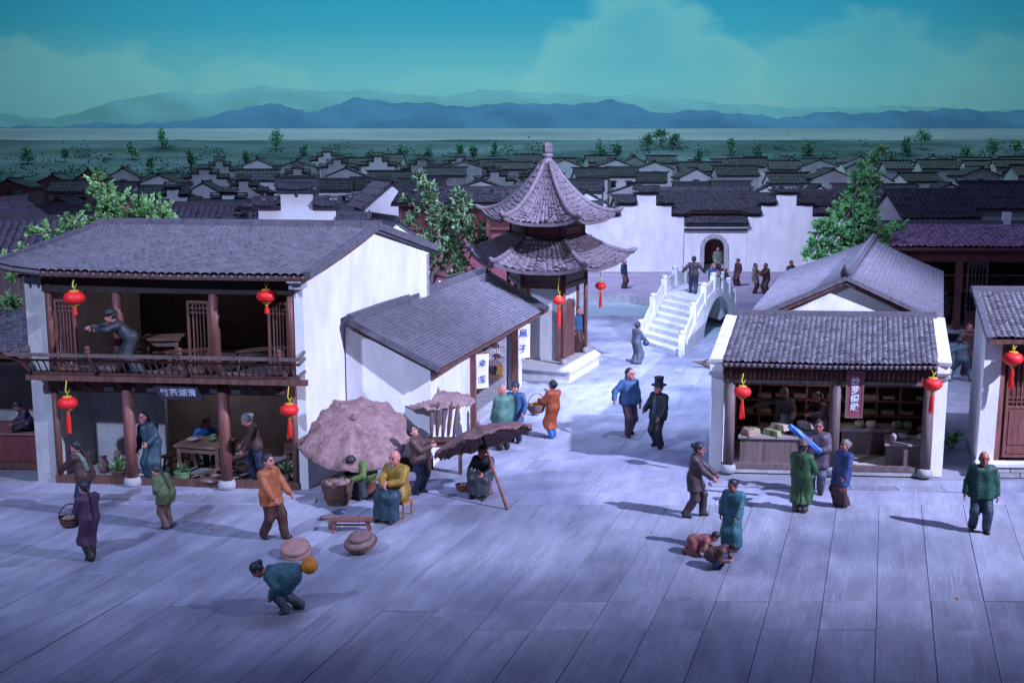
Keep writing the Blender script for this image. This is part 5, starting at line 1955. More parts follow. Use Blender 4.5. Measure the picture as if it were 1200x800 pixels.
cl = [(P(12, 352, 30.5), 0.28, 22), (P(20, 372, 30.5), 0.25, 18), (P(5, 368, 30.5), 0.28, 20), (P(16, 328, 30.8), 0.16, 7), (P(10, 303, 31), 0.2, 8), (P(28, 296, 31), 0.2, 8)]
tree('small bright green bush between stall roof and tea house', b0, lm, cl, None, 0.14, LEAFA, 8, 'bush', 0.5, 'leafy_bush', 14)
# dark tree beside the pavilion
YT = 45.0
b0 = P(500, 345, YT)
b0.z = 0
q = [b0, P(497, 345, YT), P(508, 322, YT), P(517, 300, YT), P(512, 265, YT), P(500, 225, YT), P(492, 206, YT)]
lm = [(q, [0.22, 0.2, 0.17, 0.13, 0.08, 0.04, 0.015]), ([q[3], P(535, 285, YT), P(543, 240, YT), P(543, 220, YT)], [0.09, 0.06, 0.03, 0.015]), ([q[3], P(550, 272, YT), P(562, 290, YT - 0.5), P(576, 287, YT - 0.5)], [0.08, 0.05, 0.03, 0.01]),
      ([q[4], P(490, 245, YT), P(474, 232, YT)], [0.05, 0.03, 0.01]), ([q[2], P(525, 325, YT - 1), P(545, 318, YT - 1.5)], [0.09, 0.06, 0.02]), ([q[4], P(487, 258, YT)], [0.04, 0.015]), ([q[4], P(525, 250, YT)], [0.04, 0.02])]
cl = []
for px_, py_, rr, n in ((492, 207, .22, 9), (500, 218, .32, 18), (507, 232, .35, 18), (500, 242, .35, 18), (476, 233, .22, 8), (485, 258, .3, 14), (512, 250, .4, 22), (525, 262, .45, 26), (540, 228, .28, 13), (545, 240, .28, 13), (533, 245, .3, 14), (543, 253, .32, 15), (512, 272, .45, 24),
                        (522, 285, .45, 26), (500, 283, .4, 20), (508, 298, .42, 20), (535, 290, .4, 20), (545, 275, .35, 16), (558, 268, .35, 16), (572, 287, .25, 9), (556, 285, .35, 15), (543, 305, .35, 16), (528, 308, .4, 18), (545, 318, .35, 15), (535, 325, .3, 13), (496, 312, .3, 12)):
    cl.append((P(px_, py_, YT + rng.uniform(-0.5, 0.5)), rr * 1.05, n))
tree('dark green small-leaved tree with crooked trunk beside the pavilion', b0, lm, cl, None, 0.21, LEAFB, 14, asp=0.46, name='small_leaved_tree', rosette=15)
# conifer behind the silk shop
YT = 50.5
b0 = P(985, 300, YT)
b0.z = 0
q = [b0, P(984, 300, YT), P(990, 265, YT), P(1000, 235, YT), P(1010, 205, YT), P(1022, 185, YT), P(1033, 172, YT)]
lm = [(q, [0.2, 0.14, 0.10, 0.06, 0.04, 0.03, 0.01]), ([q[2], P(1020, 280, YT), P(1058, 268, YT)], [0.07, 0.05, 0.015]), ([q[1], P(960, 285, YT), P(942, 295, YT)], [0.07, 0.05, 0.015])]
cl = []
for px_, py_, rr, n in ((1031, 175, .2, 8), (1024, 184, .25, 11), (1014, 194, .28, 14), (1018, 206, .3, 15), (1006, 205, .3, 15), (1026, 213, .3, 13), (1004, 222, .4, 24), (1018, 226, .35, 18), (996, 236, .45, 28), (1012, 243, .45, 28), (1022, 252, .35, 18), (985, 250, .5, 32), (1000, 258, .55, 36),
                        (968, 262, .42, 22), (960, 272, .4, 20), (980, 272, .55, 34), (1000, 278, .55, 34), (1020, 272, .4, 20), (958, 285, .4, 22), (975, 290, .5, 30), (995, 295, .5, 26), (1040, 268, .3, 12), (1054, 266, .25, 9), (1035, 282, .3, 13), (948, 296, .3, 14), (960, 300, .4, 18), (1020, 290, .4, 16)):
    cl.append((P(px_, py_, YT + rng.uniform(-0.5, 0.5)), rr * 1.0, n))
    if rr > 0.4:
        cl.append((P(px_ + rng.uniform(-5, 5), py_ + 4, YT - 0.45), rr * 0.7, n // 4))
tree('bright green conifer with bent tip rising behind the gabled house', b0, lm, cl, None, 0.22, LEAFC, 24, asp=0.44, name='conifer', rosette=13)

# small painted-looking trees on the far fields
ft = random.Random(5)
spots = [(45, 181, 2.6), (88, 180, 2.2), (165, 178, 2.8), (200, 170, 3.2), (185, 186, 2.4), (232, 184, 3.0), (330, 172, 3.6), (295, 184, 2.4), (362, 176, 2.0), (402, 184, 2.6), (437, 182, 2.4), (474, 181, 3.2), (505, 180, 2.6), (540, 178, 3.0), (556, 180, 2.6), (580, 176, 2.4),
         (700, 180, 3.4), (720, 178, 2.6), (755, 172, 3.0), (770, 170, 3.6), (786, 171, 3.2), (815, 182, 2.8), (850, 175, 2.6), (880, 178, 2.6), (938, 176, 2.8), (965, 190, 3.4), (955, 188, 3.0), (1052, 176, 3.2), (1068, 172, 4.0), (1095, 186, 2.8), (1118, 188, 4.0), (1150, 178, 3.2), (1176, 176, 2.6), (1192, 182, 3.2), (1035, 188, 2.6)]
for i, (px_, py_, hgt) in enumerate(sorted(spots)):
    Y = 196 - (py_ - 170) * 1.0
    x = (px_ - 600) * Y * 1.009 / FOC
    z = zt(Y)
    root = thing('field_tree', (x, Y, z), f'soft green field tree, {nth(i)} from the left before the far river', 'tree', 'trees on the far fields')
    obj('trunk', MB().tube([(x, Y, z - 0.2), (x, Y, z + hgt * 0.5)], [0.12, 0.06], 5), BARK, root)
    lv = []
    wd_ = hgt * ft.uniform(0.25, 0.5)
    bl = [(ft.uniform(-0.7, 0.7) * wd_, ft.uniform(0.1, 0.85), ft.uniform(0.3, 0.65)) for _ in range(7)]
    for _ in range(520):
        bx_, t, br_ = ft.choice(bl)
        t += ft.gauss(0, 0.11)
        v = Vector((bx_ * (1 - 0.6 * t) + ft.gauss(0, 0.5) * wd_ * br_, ft.gauss(0, 0.4) * wd_, 0))
        lv.append((Vector((x, Y, z + hgt * (0.15 + 0.85 * t))) + v, Vector((ft.uniform(-1, 1), ft.uniform(-1, 1), ft.uniform(-0.3, 1)))))
    obj('crown', leaf_mesh(lv, 0.32, ft, asp=0.7), LEAFF, root)

# far woodland: loose clumps of foliage along the edge of the town, too many to count
wl = random.Random(12)
lv = []
for _ in range(330):
    x, Y = wl.uniform(-98, 98), wl.choice((wl.uniform(170, 178), wl.uniform(172, 196)))
    s = wl.uniform(0.5, 1.3)
    for _ in range(34):
        lv.append((Vector((x + wl.gauss(0, 1.3) * s, Y + wl.gauss(0, 0.7), zt(Y) + abs(wl.gauss(0, 0.65)) * s)), Vector((wl.uniform(-1, 1), wl.uniform(-1, 1), wl.uniform(-0.2, 1)))))
tag(obj('far_woodland', leaf_mesh(lv, 0.42, wl, asp=0.75), mat('woodland_leaf', (0.045, 0.10, 0.10), 0.95, 0.35, 0.1, 0, col2=(0.075, 0.165, 0.13), spec=0.0)), 'hazy blue-green woodland between the town and the far river', 'woodland', None, 'stuff')

# ---------------------------------------------------------------- lanterns
def lantern(label, c, top, s=1.0, tl=0.42):
    """c: centre of the globe, top: height of the hook"""
    c = Vector(c)
    root = thing('red_lantern', c, label, 'lantern', 'red lanterns hung along the street')
    n = 24
    pr = []
    for i in range(11):
        t = math.pi * (0.10 + 0.80 * i / 10)
        pr.append((0.27 * s * math.sin(t) ** 0.8, -0.185 * s * math.cos(t)))
    obj('globe', MB().lathe(pr, c, n, rib=0.025), LRED, root, True)
    for z, k in ((-0.20, 1), (0.16, -1)):
        obj('gold_ring', MB().lathe([(0.10 * s, 0), (0.125 * s, 0.01 * s), (0.125 * s, 0.035 * s), (0.095 * s, 0.045 * s)], c + Vector((0, 0, z * s)), 14), GOLD, root)
    zt_ = c.z + 0.19 * s
    pts = [Vector((c.x, c.y, zt_)), Vector((c.x + 0.02, c.y, zt_ + 0.06)), Vector((c.x - 0.03, c.y, (zt_ * 2 + top) / 3)), Vector((c.x + 0.01, c.y, top))]
    obj('cord', MB().tube(pts, 0.014, 6), CORD, root, True)
    obj('bow', MB().tube([pts[1] + Vector((0.05, 0, 0.10)), pts[1], pts[1] + Vector((-0.06, 0, 0.12))], [0.006, 0.02, 0.006], 6), CORD, root, True)
    tz = c.z - 0.20 * s
    t = obj('tassel_knot', MB().lathe([(0.03, 0.0), (0.045, -0.03), (0.03, -0.07)], Vector((c.x, c.y, tz)), 10), GOLD, root, True)
    mb = MB()
    r = random.Random(int(c.x * 100))
    for k in range(16):
        a = 2 * math.pi * k / 16
        o = Vector((math.cos(a), math.sin(a), 0))
        e = tl * s * r.uniform(0.85, 1.05)
        mb.tube([Vector((c.x, c.y, tz - 0.06)) + o * 0.018, Vector((c.x, c.y, tz - 0.2)) + o * 0.04, Vector((c.x + r.uniform(-.02, .02), c.y, tz - e)) + o * 0.05], 0.011, 4)
    obj('tassel', mb, TASSEL, root)
    return root


lantern('faded crimson lantern under the left end of the tea house eave', P(87, 349, 26.1), 5.15, 0.9, 0.26)
lantern('crimson lantern under the right end of the tea house eave', P(312, 347, 25.9), 5.15, 0.82, 0.3)
lantern('red lantern below the left end of the balcony', P(79, 472, 26.0), 2.75, 0.85, 0.66)
lantern('red lantern below the right end of the balcony', P(339, 480, 25.5), 2.75, 0.8, 0.66)
lantern('red lantern at the left column of the silk shop', P(870, 459, 26.9), 2.75, 0.78, 0.66)
lantern('red lantern at the right wall of the silk shop', P(1093, 450, 26.6), 2.75, 0.84, 0.66)
lantern('red lantern before the lattice doors of the corner shop', P(1187, 420, 26.9), 3.5, 0.88, 0.66)
lantern('red lantern on the front column of the pavilion', P(655, 352, 37.6), 4.1, 0.78, 0.95)
lantern('red lantern on the right column of the pavilion', P(704, 335, 41.4), 4.35, 0.78, 0.85)

# ---------------------------------------------------------------- umbrellas
def umbrella(label, c, nrm, rad, sag, pole_a, pole_b, seed, m=CLAYP, ribs=12, scal=0.07):
    r = random.Random(seed)
    c, nz_ = Vector(c), Vector(nrm).normalized()
    root = thing('clay_umbrella', pole_a, label, 'umbrella', 'market umbrellas')
    ux = nz_.cross(Vector((0, 1, 0.1))).normalized()
    uy = nz_.cross(ux)
    nr, na = 12, ribs * 5
    ph = [r.random() * 6 for _ in range(8)]

    def pt(i, j, off=0.0):
        t = i / nr
        a = 2 * math.pi * j / na
        k = (j % 5) / 5
        sc_ = math.sin(math.pi * k)
        rr = rad * t * (1 - 0.045 * sc_ * t * t) * (1 + 0.02 * math.sin(3 * a + ph[0]) * t)
        h = -sag * t ** 1.7 - scal * rad * sc_ * t
        h += 0.026 * (math.sin(9 * a + 11 * t + ph[1]) * math.sin(14 * t + ph[2]) + 0.8 * math.sin(23 * a + 17 * t + ph[3])) * min(1, t * 3)
        if i == nr:
            h -= r.uniform(0.0, 0.045)
            rr += r.uniform(-0.02, 0.02)
        return c + (ux * math.cos(a) + uy * math.sin(a)) * rr + nz_ * (h + off)
    mb = MB()
    top = [[pt(i, j) for j in range(na)] for i in range(1, nr + 1)]
    bot = [[p - nz_ * 0.035 for p in row] for row in top]
    V = [c] + [p for row in top for p in row] + [c - nz_ * 0.035] + [p for row in bot for p in row]
    F = []
    o = 1 + nr * na
    for j in range(na):
        k = (j + 1) % na
        F.append((0, 1 + j, 1 + k))
        F.append((o, o + 1 + k, o + 1 + j))
        for i in range(nr - 1):
            F.append((1 + i * na + j, 1 + (i + 1) * na + j, 1 + (i + 1) * na + k, 1 + i * na + k))
            F.append((o + 1 + i * na + j, o + 1 + i * na + k, o + 1 + (i + 1) * na + k, o + 1 + (i + 1) * na + j))
        e = 1 + (nr - 1) * na
        F.append((e + j, o + e + j, o + e + k, e + k))
    mb.add(V, F)
    cn = obj('canopy', mb, m, root, True)
    for q in range(ribs):
        pts = [pt(i, q * 5, -0.055) for i in (1, 4, 7, 10, 12)]
        obj('rib', MB().tube(pts, 0.022, 5), WOODH, root)
    if pole_b is None:
        pole_b = c
    obj('pole', MB().tube([pole_a, pole_b], [0.035, 0.03], 8), mat('pole_wood', (0.20, 0.075, 0.05), 0.5, 0.3, 8, 0.2), root, True)
    obj('cap', MB().lathe([(0.09, -0.02), (0.07, 0.05), (0.03, 0.09), (0.028, 0.13), (0.005, 0.14)], c, 10, m=Matrix((ux, uy, nz_)).transposed()), m, cn, True)
    return root


c1 = P(414, 490, 26.2)
umbrella('large round brown umbrella over the stooping fruit vendor', c1, (0.06, -0.43, 0.90), 1.42, 0.40, (c1.x + 0.15, 26.75, 0.0), c1, 3)
c2 = P(513, 459, 28.6)
umbrella('small pale umbrella with a ragged edge held up by the man', c2, (-0.03, 0.06, 1), 1.0, 0.22, (c2.x - 0.15, 28.3, 0.75), c2, 5, mat('pale_umbrella_clay', (0.27, 0.18, 0.185), 0.65, 0.25, 5, 0.9, 15, speck=0.3), 10)
f3 = G(595, 599)
c3 = P(562, 502, 25.3)
umbrella('tilted brown umbrella resting on a long slanting pole', c3 + Vector((0, 0, 0.03)), c3 - f3 + Vector((0, 0, 0.25)), 1.22, 0.30, f3, c3, 7, mat('dark_umbrella_clay', (0.16, 0.085, 0.085), 0.62, 0.3, 5, 0.9, 15, speck=0.25), 14, 0.03)

# ---------------------------------------------------------------- baskets, stools and other small things
def basket(label, c, r=0.2, h=0.2, handle=True, m=WICKER, fill=None, rz=0.0, group=None):
    c = Vector(c)
    root = thing('wicker_basket', c, label, 'basket', group)
    n = 18
    mb = MB()
    pr = [(r * 0.7, 0), (r * 0.86, h * 0.3), (r, h * 0.75), (r * 1.05, h), (r * 0.97, h), (r * 0.9, h * 0.75), (r * 0.6, h * 0.12)]
    mb.lathe(pr, c, n, 1, 0.85, 0.03)
    obj('bowl', mb, m, root)
    for z in (0.35, 0.65):
        ring = [c + Vector((math.cos(t) * r * (0.84 + 0.2 * z), math.sin(t) * r * 0.85 * (0.84 + 0.2 * z), h * z)) for t in [2 * math.pi * i / 16 for i in range(17)]]
        obj('woven_band', MB().tube(ring, 0.012, 5), m, root)
    ring = [c + Vector((math.cos(t) * r * 1.03, math.sin(t) * r * 0.88, h)) for t in [2 * math.pi * i / 16 for i in range(17)]]
    obj('rim', MB().tube(ring, 0.018, 6), m, root)
    if handle:
        pts = [c + Vector((math.cos(t) * r * 1.0 * math.cos(rz), math.cos(t) * r * math.sin(rz), h + math.sin(t) * r * 1.3)) for t in [math.pi * i / 10 for i in range(11)]]
        obj('handle', MB().tube(pts, 0.014, 6), m, root, True)
    if fill:
        q = MB()
        rr = random.Random(int(c.x * 50))
        for _ in range(14):
            a, k = rr.random() * 6.28, rr.random() ** 0.5 * r * 0.75
            s = rr.uniform(0.035, 0.055) * r / 0.2
            q.lathe([(s * 0.2, -s), (s * 0.8, -s * 0.6), (s, 0), (s * 0.8, s * 0.6), (s * 0.2, s)], c + Vector((math.cos(a) * k, math.sin(a) * k * 0.85, h * 0.95)), 7)
        obj('contents', q, fill, root, True, kind='stuff')
    return root


def bench(label, c, L, w, h, rz, m=WOODR):
    c = Vector(c)
    root = thing('wooden_bench', c, label, 'bench')
    mm = Matrix.Rotation(rz, 3, 'Z')

    def W(x, y, z):
        return c + mm @ Vector((x, y, z))
    obj('seat', MB().beam(W(-L / 2, 0, h), W(L / 2, 0, h), w, 0.05), m, root)
    for sx_ in (-1, 1):
        for sy in (-1, 1):
            obj('leg', MB().beam(W(sx_ * (L / 2 - 0.06), sy * w * 0.42, 0.0), W(sx_ * (L / 2 - 0.12), sy * w * 0.3, h - 0.026), 0.05, 0.05), m, root)
        obj('stretcher', MB().beam(W(sx_ * (L / 2 - 0.09), -w * 0.3, h * 0.45), W(sx_ * (L / 2 - 0.09), w * 0.3, h * 0.45), 0.03, 0.03), m, root)
    obj('long_stretcher', MB().beam(W(-L / 2 + 0.1, 0, h * 0.55), W(L / 2 - 0.1, 0, h * 0.55), 0.03, 0.035), m, root)
    return root


def table(label, c, sx_, sy, h, rz, m=WOODH, name='square_table'):
    c = Vector(c)
    root = thing(name, c, label, 'table')
    mm = Matrix.Rotation(rz, 3, 'Z')

    def W(x, y, z):
        return c + mm @ Vector((x, y, z))
    obj('table_top', MB().box(c + Vector((0, 0, h)), (sx_, sy, 0.06), rz), m, root)
    for a in (-1, 1):
        for b3 in (-1, 1):
            obj('leg', MB().beam(W(a * (sx_ / 2 - 0.1), b3 * (sy / 2 - 0.1), 0), W(a * (sx_ / 2 - 0.1), b3 * (sy / 2 - 0.1), h - 0.031), 0.09, 0.09), m, root)
        obj('apron', MB().beam(W(a * (sx_ / 2 - 0.1), -sy / 2 + 0.15, h - 0.12), W(a * (sx_ / 2 - 0.1), sy / 2 - 0.15, h - 0.12), 0.04, 0.12), m, root)
        obj('apron', MB().beam(W(-sx_ / 2 + 0.15, a * (sy / 2 - 0.1), h - 0.12), W(sx_ / 2 - 0.15, a * (sy / 2 - 0.1), h - 0.12), 0.04, 0.12), m, root)
    return root


def bowl(label, c, r, h, m, name='bowl', cat='bowl', group=None):
    return tag(obj(name, MB().lathe([(r * 0.4, 0), (r * 0.5, h * 0.15), (r * 0.9, h * 0.7), (r, h), (r * 0.9, h), (r * 0.75, h * 0.65), (r * 0.3, h * 0.3), (0.005, h * 0.28)], (0, 0, 0), 16), m, None, True, loc=None), label, cat, group)


def at_(o, loc):
    o.location = loc
    return o


def pot_plant(label, c, r, h, leaf, n, size, potm=CLAYB, tall=0.0):
    c = Vector(c)
    root = thing('potted_plant', c, label, 'plant')
    obj('pot', MB().lathe([(r * 0.7, 0), (r * 0.95, h * 0.5), (r, h * 0.9), (r * 1.1, h), (r * 0.85, h), (r * 0.8, h * 0.8), (0.01, h * 0.8)], c, 14), potm, root, True)
    rr = random.Random(int(c.x * 77))
    lv = []
    for _ in range(n):
        d = Vector((rr.gauss(0, 0.6), rr.gauss(0, 0.6), rr.uniform(0.3, 1.0))).normalized()
        lv.append((c + Vector((0, 0, h * 0.85)) + d * rr.uniform(0.02, 0.16 + tall), d))
    obj('foliage', leaf_mesh(lv, size, rr, asp=0.45), leaf, root)
    return root


GREYC = mat('grey_pottery', (0.25, 0.25, 0.28), 0.4, 0.2, 6, 0.2, coat=0.2)
GREENP = mat('green_pottery', (0.13, 0.24, 0.12), 0.45, 0.35, 6, 0.4)
# ground floor of the tea house
tb = table('square wooden tea table with bowls inside the tea house', T(4.05, -0.85, 0.14), 1.25, 1.0, 0.78, -0.25)
for lb, x, y, r_, m in (('grey ring-shaped bowl on the tea table', -0.32, -0.08, 0.17, GREYC), ('yellow-green saucer at the front of the tea table', 0.15, 0.02, 0.12, GREENP), ('small green dish at the back of the tea table', 0.05, 0.33, 0.1, GREENP)):
    o = bowl(lb, None, r_, 0.08, m, 'tea_bowl', 'bowl')
    p = T(4.05 + x, -0.85 - y, 0.952)
    at_(o, p)
bench('dark bench with splayed legs at the right of the tea table', T(4.95, -0.75, 0.14), 1.2, 0.3, 0.46, 0.9, WOODH)
bench('low bench at the back left of the tea table', T(3.2, -1.0, 0.14), 0.9, 0.3, 0.44, 1.2, WOODH)
o = table('small dark side table at the right wall of the tea house', T(6.55, -0.75, 0.14), 0.85, 0.85, 0.75, 0.2, WOOD, 'side_table')
pot_plant('broad-leaved plant in a vase at the right tea house wall', T(6.35, -0.1, 0.16), 0.1, 0.26, LEAFB, 70, 0.2)
pot_plant('pale green plant in a wide tray at the left tea house floor', T(2.05, -0.25, 0.16), 0.24, 0.16, LEAFA, 80, 0.16, CLAYB, 0.12)
pot_plant('squat green potted succulent before the tea table', T(3.72, -0.1, 0.16), 0.2, 0.22, LEAFB, 60, 0.12, GREENP)
for i, (t, i_, r_, h_, lb, m) in enumerate(((1.45, -0.55, 0.14, 0.42, 'tall brown jar behind the left tea house plant', CLAYB), (1.75, -0.75, 0.13, 0.5, 'tall brown jar with neck, second from the left wall', CLAYB), (4.45, -0.1, 0.3, 0.14, 'broad brown basin of sticks at the tea table foot', CLAYB), (2.35, -0.05, 0.12, 0.12, 'small pale bowl on the sill beside the robed man', GREYC))):
    at_(tag(obj('clay_jar', MB().lathe([(r_ * 0.7, 0), (r_, h_ * 0.35), (r_ * 0.95, h_ * 0.6), (r_ * 0.6, h_ * 0.82), (r_ * 0.75, h_), (r_ * 0.6, h_), (r_ * 0.45, h_ * 0.8), (0.01, h_ * 0.4)], (0, 0, 0), 16), m, None, True), lb, 'jar'), T(t, i_, 0.142))
sk = thing('stick_bundle', T(4.45, -0.15, 0.28), 'loose bundle of thin sticks on the brown basin in the tea house', 'sticks')
for i in range(6):
    p = T(4.35 + 0.06 * i, -0.12 - 0.05 * i, 0.30)
    obj('stick', MB().tube([p + Vector((-0.35, 0.1 * (i - 2), 0.0)), p + Vector((0.4, -0.12 * (i - 2), 0.10 + 0.03 * i))], 0.016, 5), WOODH, sk)
# upper floor furniture
table('plain wooden table on the upper floor behind the balcony', T(2.95, -1.1, 2.842), 1.0, 0.8, 0.70, 0.1, WOODH)
bench('slanting bench leaning at the upper lattice panel', T(3.75, -0.75, 2.842), 1.1, 0.28, 0.44, 0.5, WOODR)
bench('long bench on the upper floor at the right', T(5.5, -1.0, 2.842), 1.3, 0.3, 0.46, 0.5, WOODH)
# street things
bench('low reddish bench on the paving before the umbrella', G(412, 622, 0.035), 0.92, 0.24, 0.26, 0.0)


def disc(label, c, r, h, m, tilt, cat='lid', name='round_basket_lid', top=0.8):
    me = MB().lathe([(r * 0.93, 0), (r, h * 0.12), (r, h * 0.45), (r * 0.9, h * 0.5), (r * 0.92, h * 0.55), (r * 0.92, h * 0.92), (r * 0.86, h), (r * 0.5, h * 1.03), (0.01, h * 1.0)], (0, 0, 0), 26)
    o = tag(obj(name, me, m, None, True), label, cat)
    o.location = c
    o.rotation_euler = tilt
    return o


disc('flat round brown lid lying on the paving before the orange-jacketed man', G(347, 648, 0.075), 0.32, 0.2, mat('lid_clay', (0.27, 0.15, 0.14), 0.6, 0.2, 5, 0.3, 20), (R(16), R(-6), 0.2))
cb = G(424, 645, 0.04)
r_ = thing('covered_basket', cb, 'squat round brown basket with a smaller lid in front of the low bench', 'basket')
tm = Matrix.Rotation(R(12), 3, 'X') @ Matrix.Rotation(R(-8), 3, 'Y')
up_ = Vector((0, 0, 0.06))
obj('basket_body', MB().lathe([(0.22, 0), (0.30, 0.05), (0.33, 0.12), (0.32, 0.19), (0.27, 0.235), (0.01, 0.24)], cb + up_, 24, rib=0.012, m=tm), CLAYB, r_, True)
obj('lid', MB().lathe([(0.21, 0.236), (0.235, 0.25), (0.235, 0.29), (0.20, 0.315), (0.1, 0.325), (0.01, 0.326)], cb + up_, 24, m=tm), mat('lid_brown', (0.17, 0.10, 0.10), 0.6, 0.3, 6, 0.6, 24), r_, True)
ring = [cb + up_ + tm @ Vector((math.cos(t) * 0.325, math.sin(t) * 0.325, 0.15)) for t in [2 * math.pi * i / 24 for i in range(25)]]
obj('woven_band', MB().tube(ring, 0.028, 6), WICKER, r_, True)
for lb, px, py, s in (('small brown wooden clog beside the bench', 383, 608, 1.0), ('small pale cup at the left end of the bench', 389, 619, 0.7)):
    p = G(px, py, 0.035)
    if s == 1.0:
        S = Sdf().ell((0, 0, 0.05), (0.17, 0.075, 0.05)).ell((0.03, 0, 0.11), (0.1, 0.045, 0.05), sub=True)
        V, F = S.mesh(0.012)
        o = np_obj('wooden_clog', V, F, [CLAYB], None, p)
        o.rotation_euler = (0, 0, 0.6)
        tag(o, lb, 'shoe')
    else:
        at_(tag(obj('clay_cup', MB().lathe([(0.07, 0), (0.09, 0.1), (0.08, 0.17), (0.07, 0.17), (0.05, 0.06), (0.01, 0.05)], (0, 0, 0), 12), CLAYB, None, True), lb, 'cup'), p)
basket('big dark round basket of fruit in front of the stooping vendor', G(396, 590, 0.035), 0.36, 0.52, False, WICKER, CLAYB)
# silk shop goods
rr = random.Random(3)
CLO = [mat('folded_cloth_%d' % i, c_, 0.7, 0.2, 8, 0.4, 30) for i, c_ in enumerate(((0.30, 0.20, 0.17), (0.22, 0.25, 0.13), (0.33, 0.28, 0.22), (0.17, 0.20, 0.16), (0.25, 0.22, 0.24)))]
cnt = 0
bolts = [(0.95, 0.42, 0.2, 0), (1.02, 0.62, 0.35, 1), (1.55, 0.40, 0.7, 1), (1.62, 0.66, 0.6, 3), (1.72, 0.5, 0.6, 2), (2.15, 0.55, 0.5, 3), (2.35, 0.75, 0.4, 4), (2.45, 1.0, 0.5, 3)]
for i, (t, ii, rz, mi_) in enumerate(bolts):
    p = Q_(t, ii, 0.921 + (0.14 if i in (4, 6) else 0))
    mb = MB()
    for k in range(3):
        S = 0.5 - 0.03 * k
        mb.hexa([Matrix.Rotation(rz, 3, 'Z') @ Vector(q) for q in ((-0.1, -S / 2, 0.05 * k), (0.1, -S / 2, 0.05 * k), (0.1, S / 2, 0.05 * k), (-0.1, S / 2, 0.05 * k), (-0.09, -S / 2 + 0.02, 0.05 * k + 0.044), (0.09, -S / 2 + 0.02, 0.05 * k + 0.044), (0.09, S / 2 - 0.02, 0.05 * k + 0.044), (-0.09, S / 2 - 0.02, 0.05 * k + 0.044))])
    o = tag(obj('cloth_bolt', mb, CLO[mi_]), f'folded cloth bolt, {nth(i)} from the left on the left shop counter', 'cloth', 'cloth bolts on the counter')
    at_(o, p)
for i, (t, ii, z) in enumerate(((3.75, 1.75, 0.861), (4.05, 1.75, 0.861), (4.72, 1.7, 0.861), (4.98, 1.72, 0.861))):
    o = tag(obj('cloth_roll', MB().lathe([(0.06, 0), (0.13, 0.01), (0.14, 0.09), (0.12, 0.17), (0.08, 0.18), (0.07, 0.12), (0.01, 0.12)], (0, 0, 0), 12), CLO[i % 3 + 1], None, True), f'small cloth roll, {nth(i)} from the left on the long counter', 'cloth', 'cloth rolls on the long counter')
    at_(o, Q_(t, ii, z))
for i, (t, ii, r2, h2, lb) in enumerate(((4.62, 0.6, 0.09, 0.22, 'small pale jar on the short shop counter'), (4.85, 0.85, 0.17, 0.16, 'shallow grey bowl on the short shop counter'), (5.38, 0.7, 0.2, 0.2, 'round grey covered pot at the right end of the short counter'))):
    o = tag(obj('clay_pot', MB().lathe([(r2 * 0.6, 0), (r2, h2 * 0.4), (r2 * 0.95, h2 * 0.7), (r2 * 0.5, h2 * 0.9), (r2 * 0.2, h2), (0.01, h2)], (0, 0, 0), 14), GREYC, None, True), lb, 'pot')
    at_(o, Q_(t, ii, 0.782))
i = 0
for k in range(4):
    for j in range(11):
        if rr.random() < 0.35:
            continue
        t = 0.65 + j * 0.48
        o = tag(obj('shelf_cloth', MB().box((0, 0, 0.06), (rr.uniform(0.28, 0.4), 0.26, rr.uniform(0.08, 0.14)), -0.09), CLO[rr.randrange(5)]), f'folded cloth, {nth(j)} from left on the {("lowest", "second", "third", "top")[k]} rear shelf of the silk shop', 'cloth', 'cloth on the rear shelves')
        at_(o, Q_(t, 2.66, 0.612 + 0.42 * k))
        i += 1
# fans
def fan(label, c, r, yaw, tilt, m, roll=0.0):
    mm = Matrix.Rotation(yaw, 3, 'Z') @ Matrix.Rotation(tilt, 3, 'X') @ Matrix.Rotation(roll, 3, 'Y')
    c = Vector(c)
    root = thing('folding_fan', c, label, 'fan', 'fans on the display wall')
    n = 16
    mb = MB()
    for i in range(n):
        a0, a1 = math.pi * (0.1 + 0.8 * i / n), math.pi * (0.1 + 0.8 * (i + 1) / n)
        z0, z1 = (0.0, 0.02) if i % 2 else (0.02, 0.0)
        q = [Vector((math.cos(a) * k, y, math.sin(a) * k)) for k in (r * 0.42, r) for a, y in ((a0, z0), (a1, z1))]
        q2 = [v + Vector((0, 0.008, 0)) for v in q]
        mb.hexa([c + mm @ v for v in (q[0], q[1], q[3], q[2], q2[0], q2[1], q2[3], q2[2])])
    obj('leaf', mb, m, root)
    mb = MB()
    for i in range(9):
        a = math.pi * (0.1 + 0.8 * i / 8)
        mb.beam(c + mm @ Vector((0, 0.01, 0)), c + mm @ Vector((math.cos(a) * r * 0.44, 0.01, math.sin(a) * r * 0.44)), 0.02, 0.012)
    obj('ribs', mb, WOODR, root)


FANM = [mat('fan_paper', (0.52, 0.52, 0.55), 0.8, 0.3, 7, 0.1, 30), mat('fan_paper_brown', (0.30, 0.22, 0.22), 0.8, 0.35, 7, 0.1, 30)]
for i, (t, z, r2, k) in enumerate(((0.48, 1.72, 0.36, 0), (0.85, 1.60, 0.34, 1), (0.42, 1.38, 0.33, 0), (0.80, 1.18, 0.36, 0), (1.15, 1.35, 0.34, 0), (0.50, 0.98, 0.32, 1), (1.10, 0.85, 0.36, 0), (1.45, 1.6, 0.32, 1), (1.5, 1.05, 0.34, 0))):
    fan(f'open paper fan, {nth(i)} on the fan shop wall', S_(8.86 - 0.012 * i, t, z), r2, R(-13), R(-6), FANM[k], rr.uniform(-0.25, 0.25))


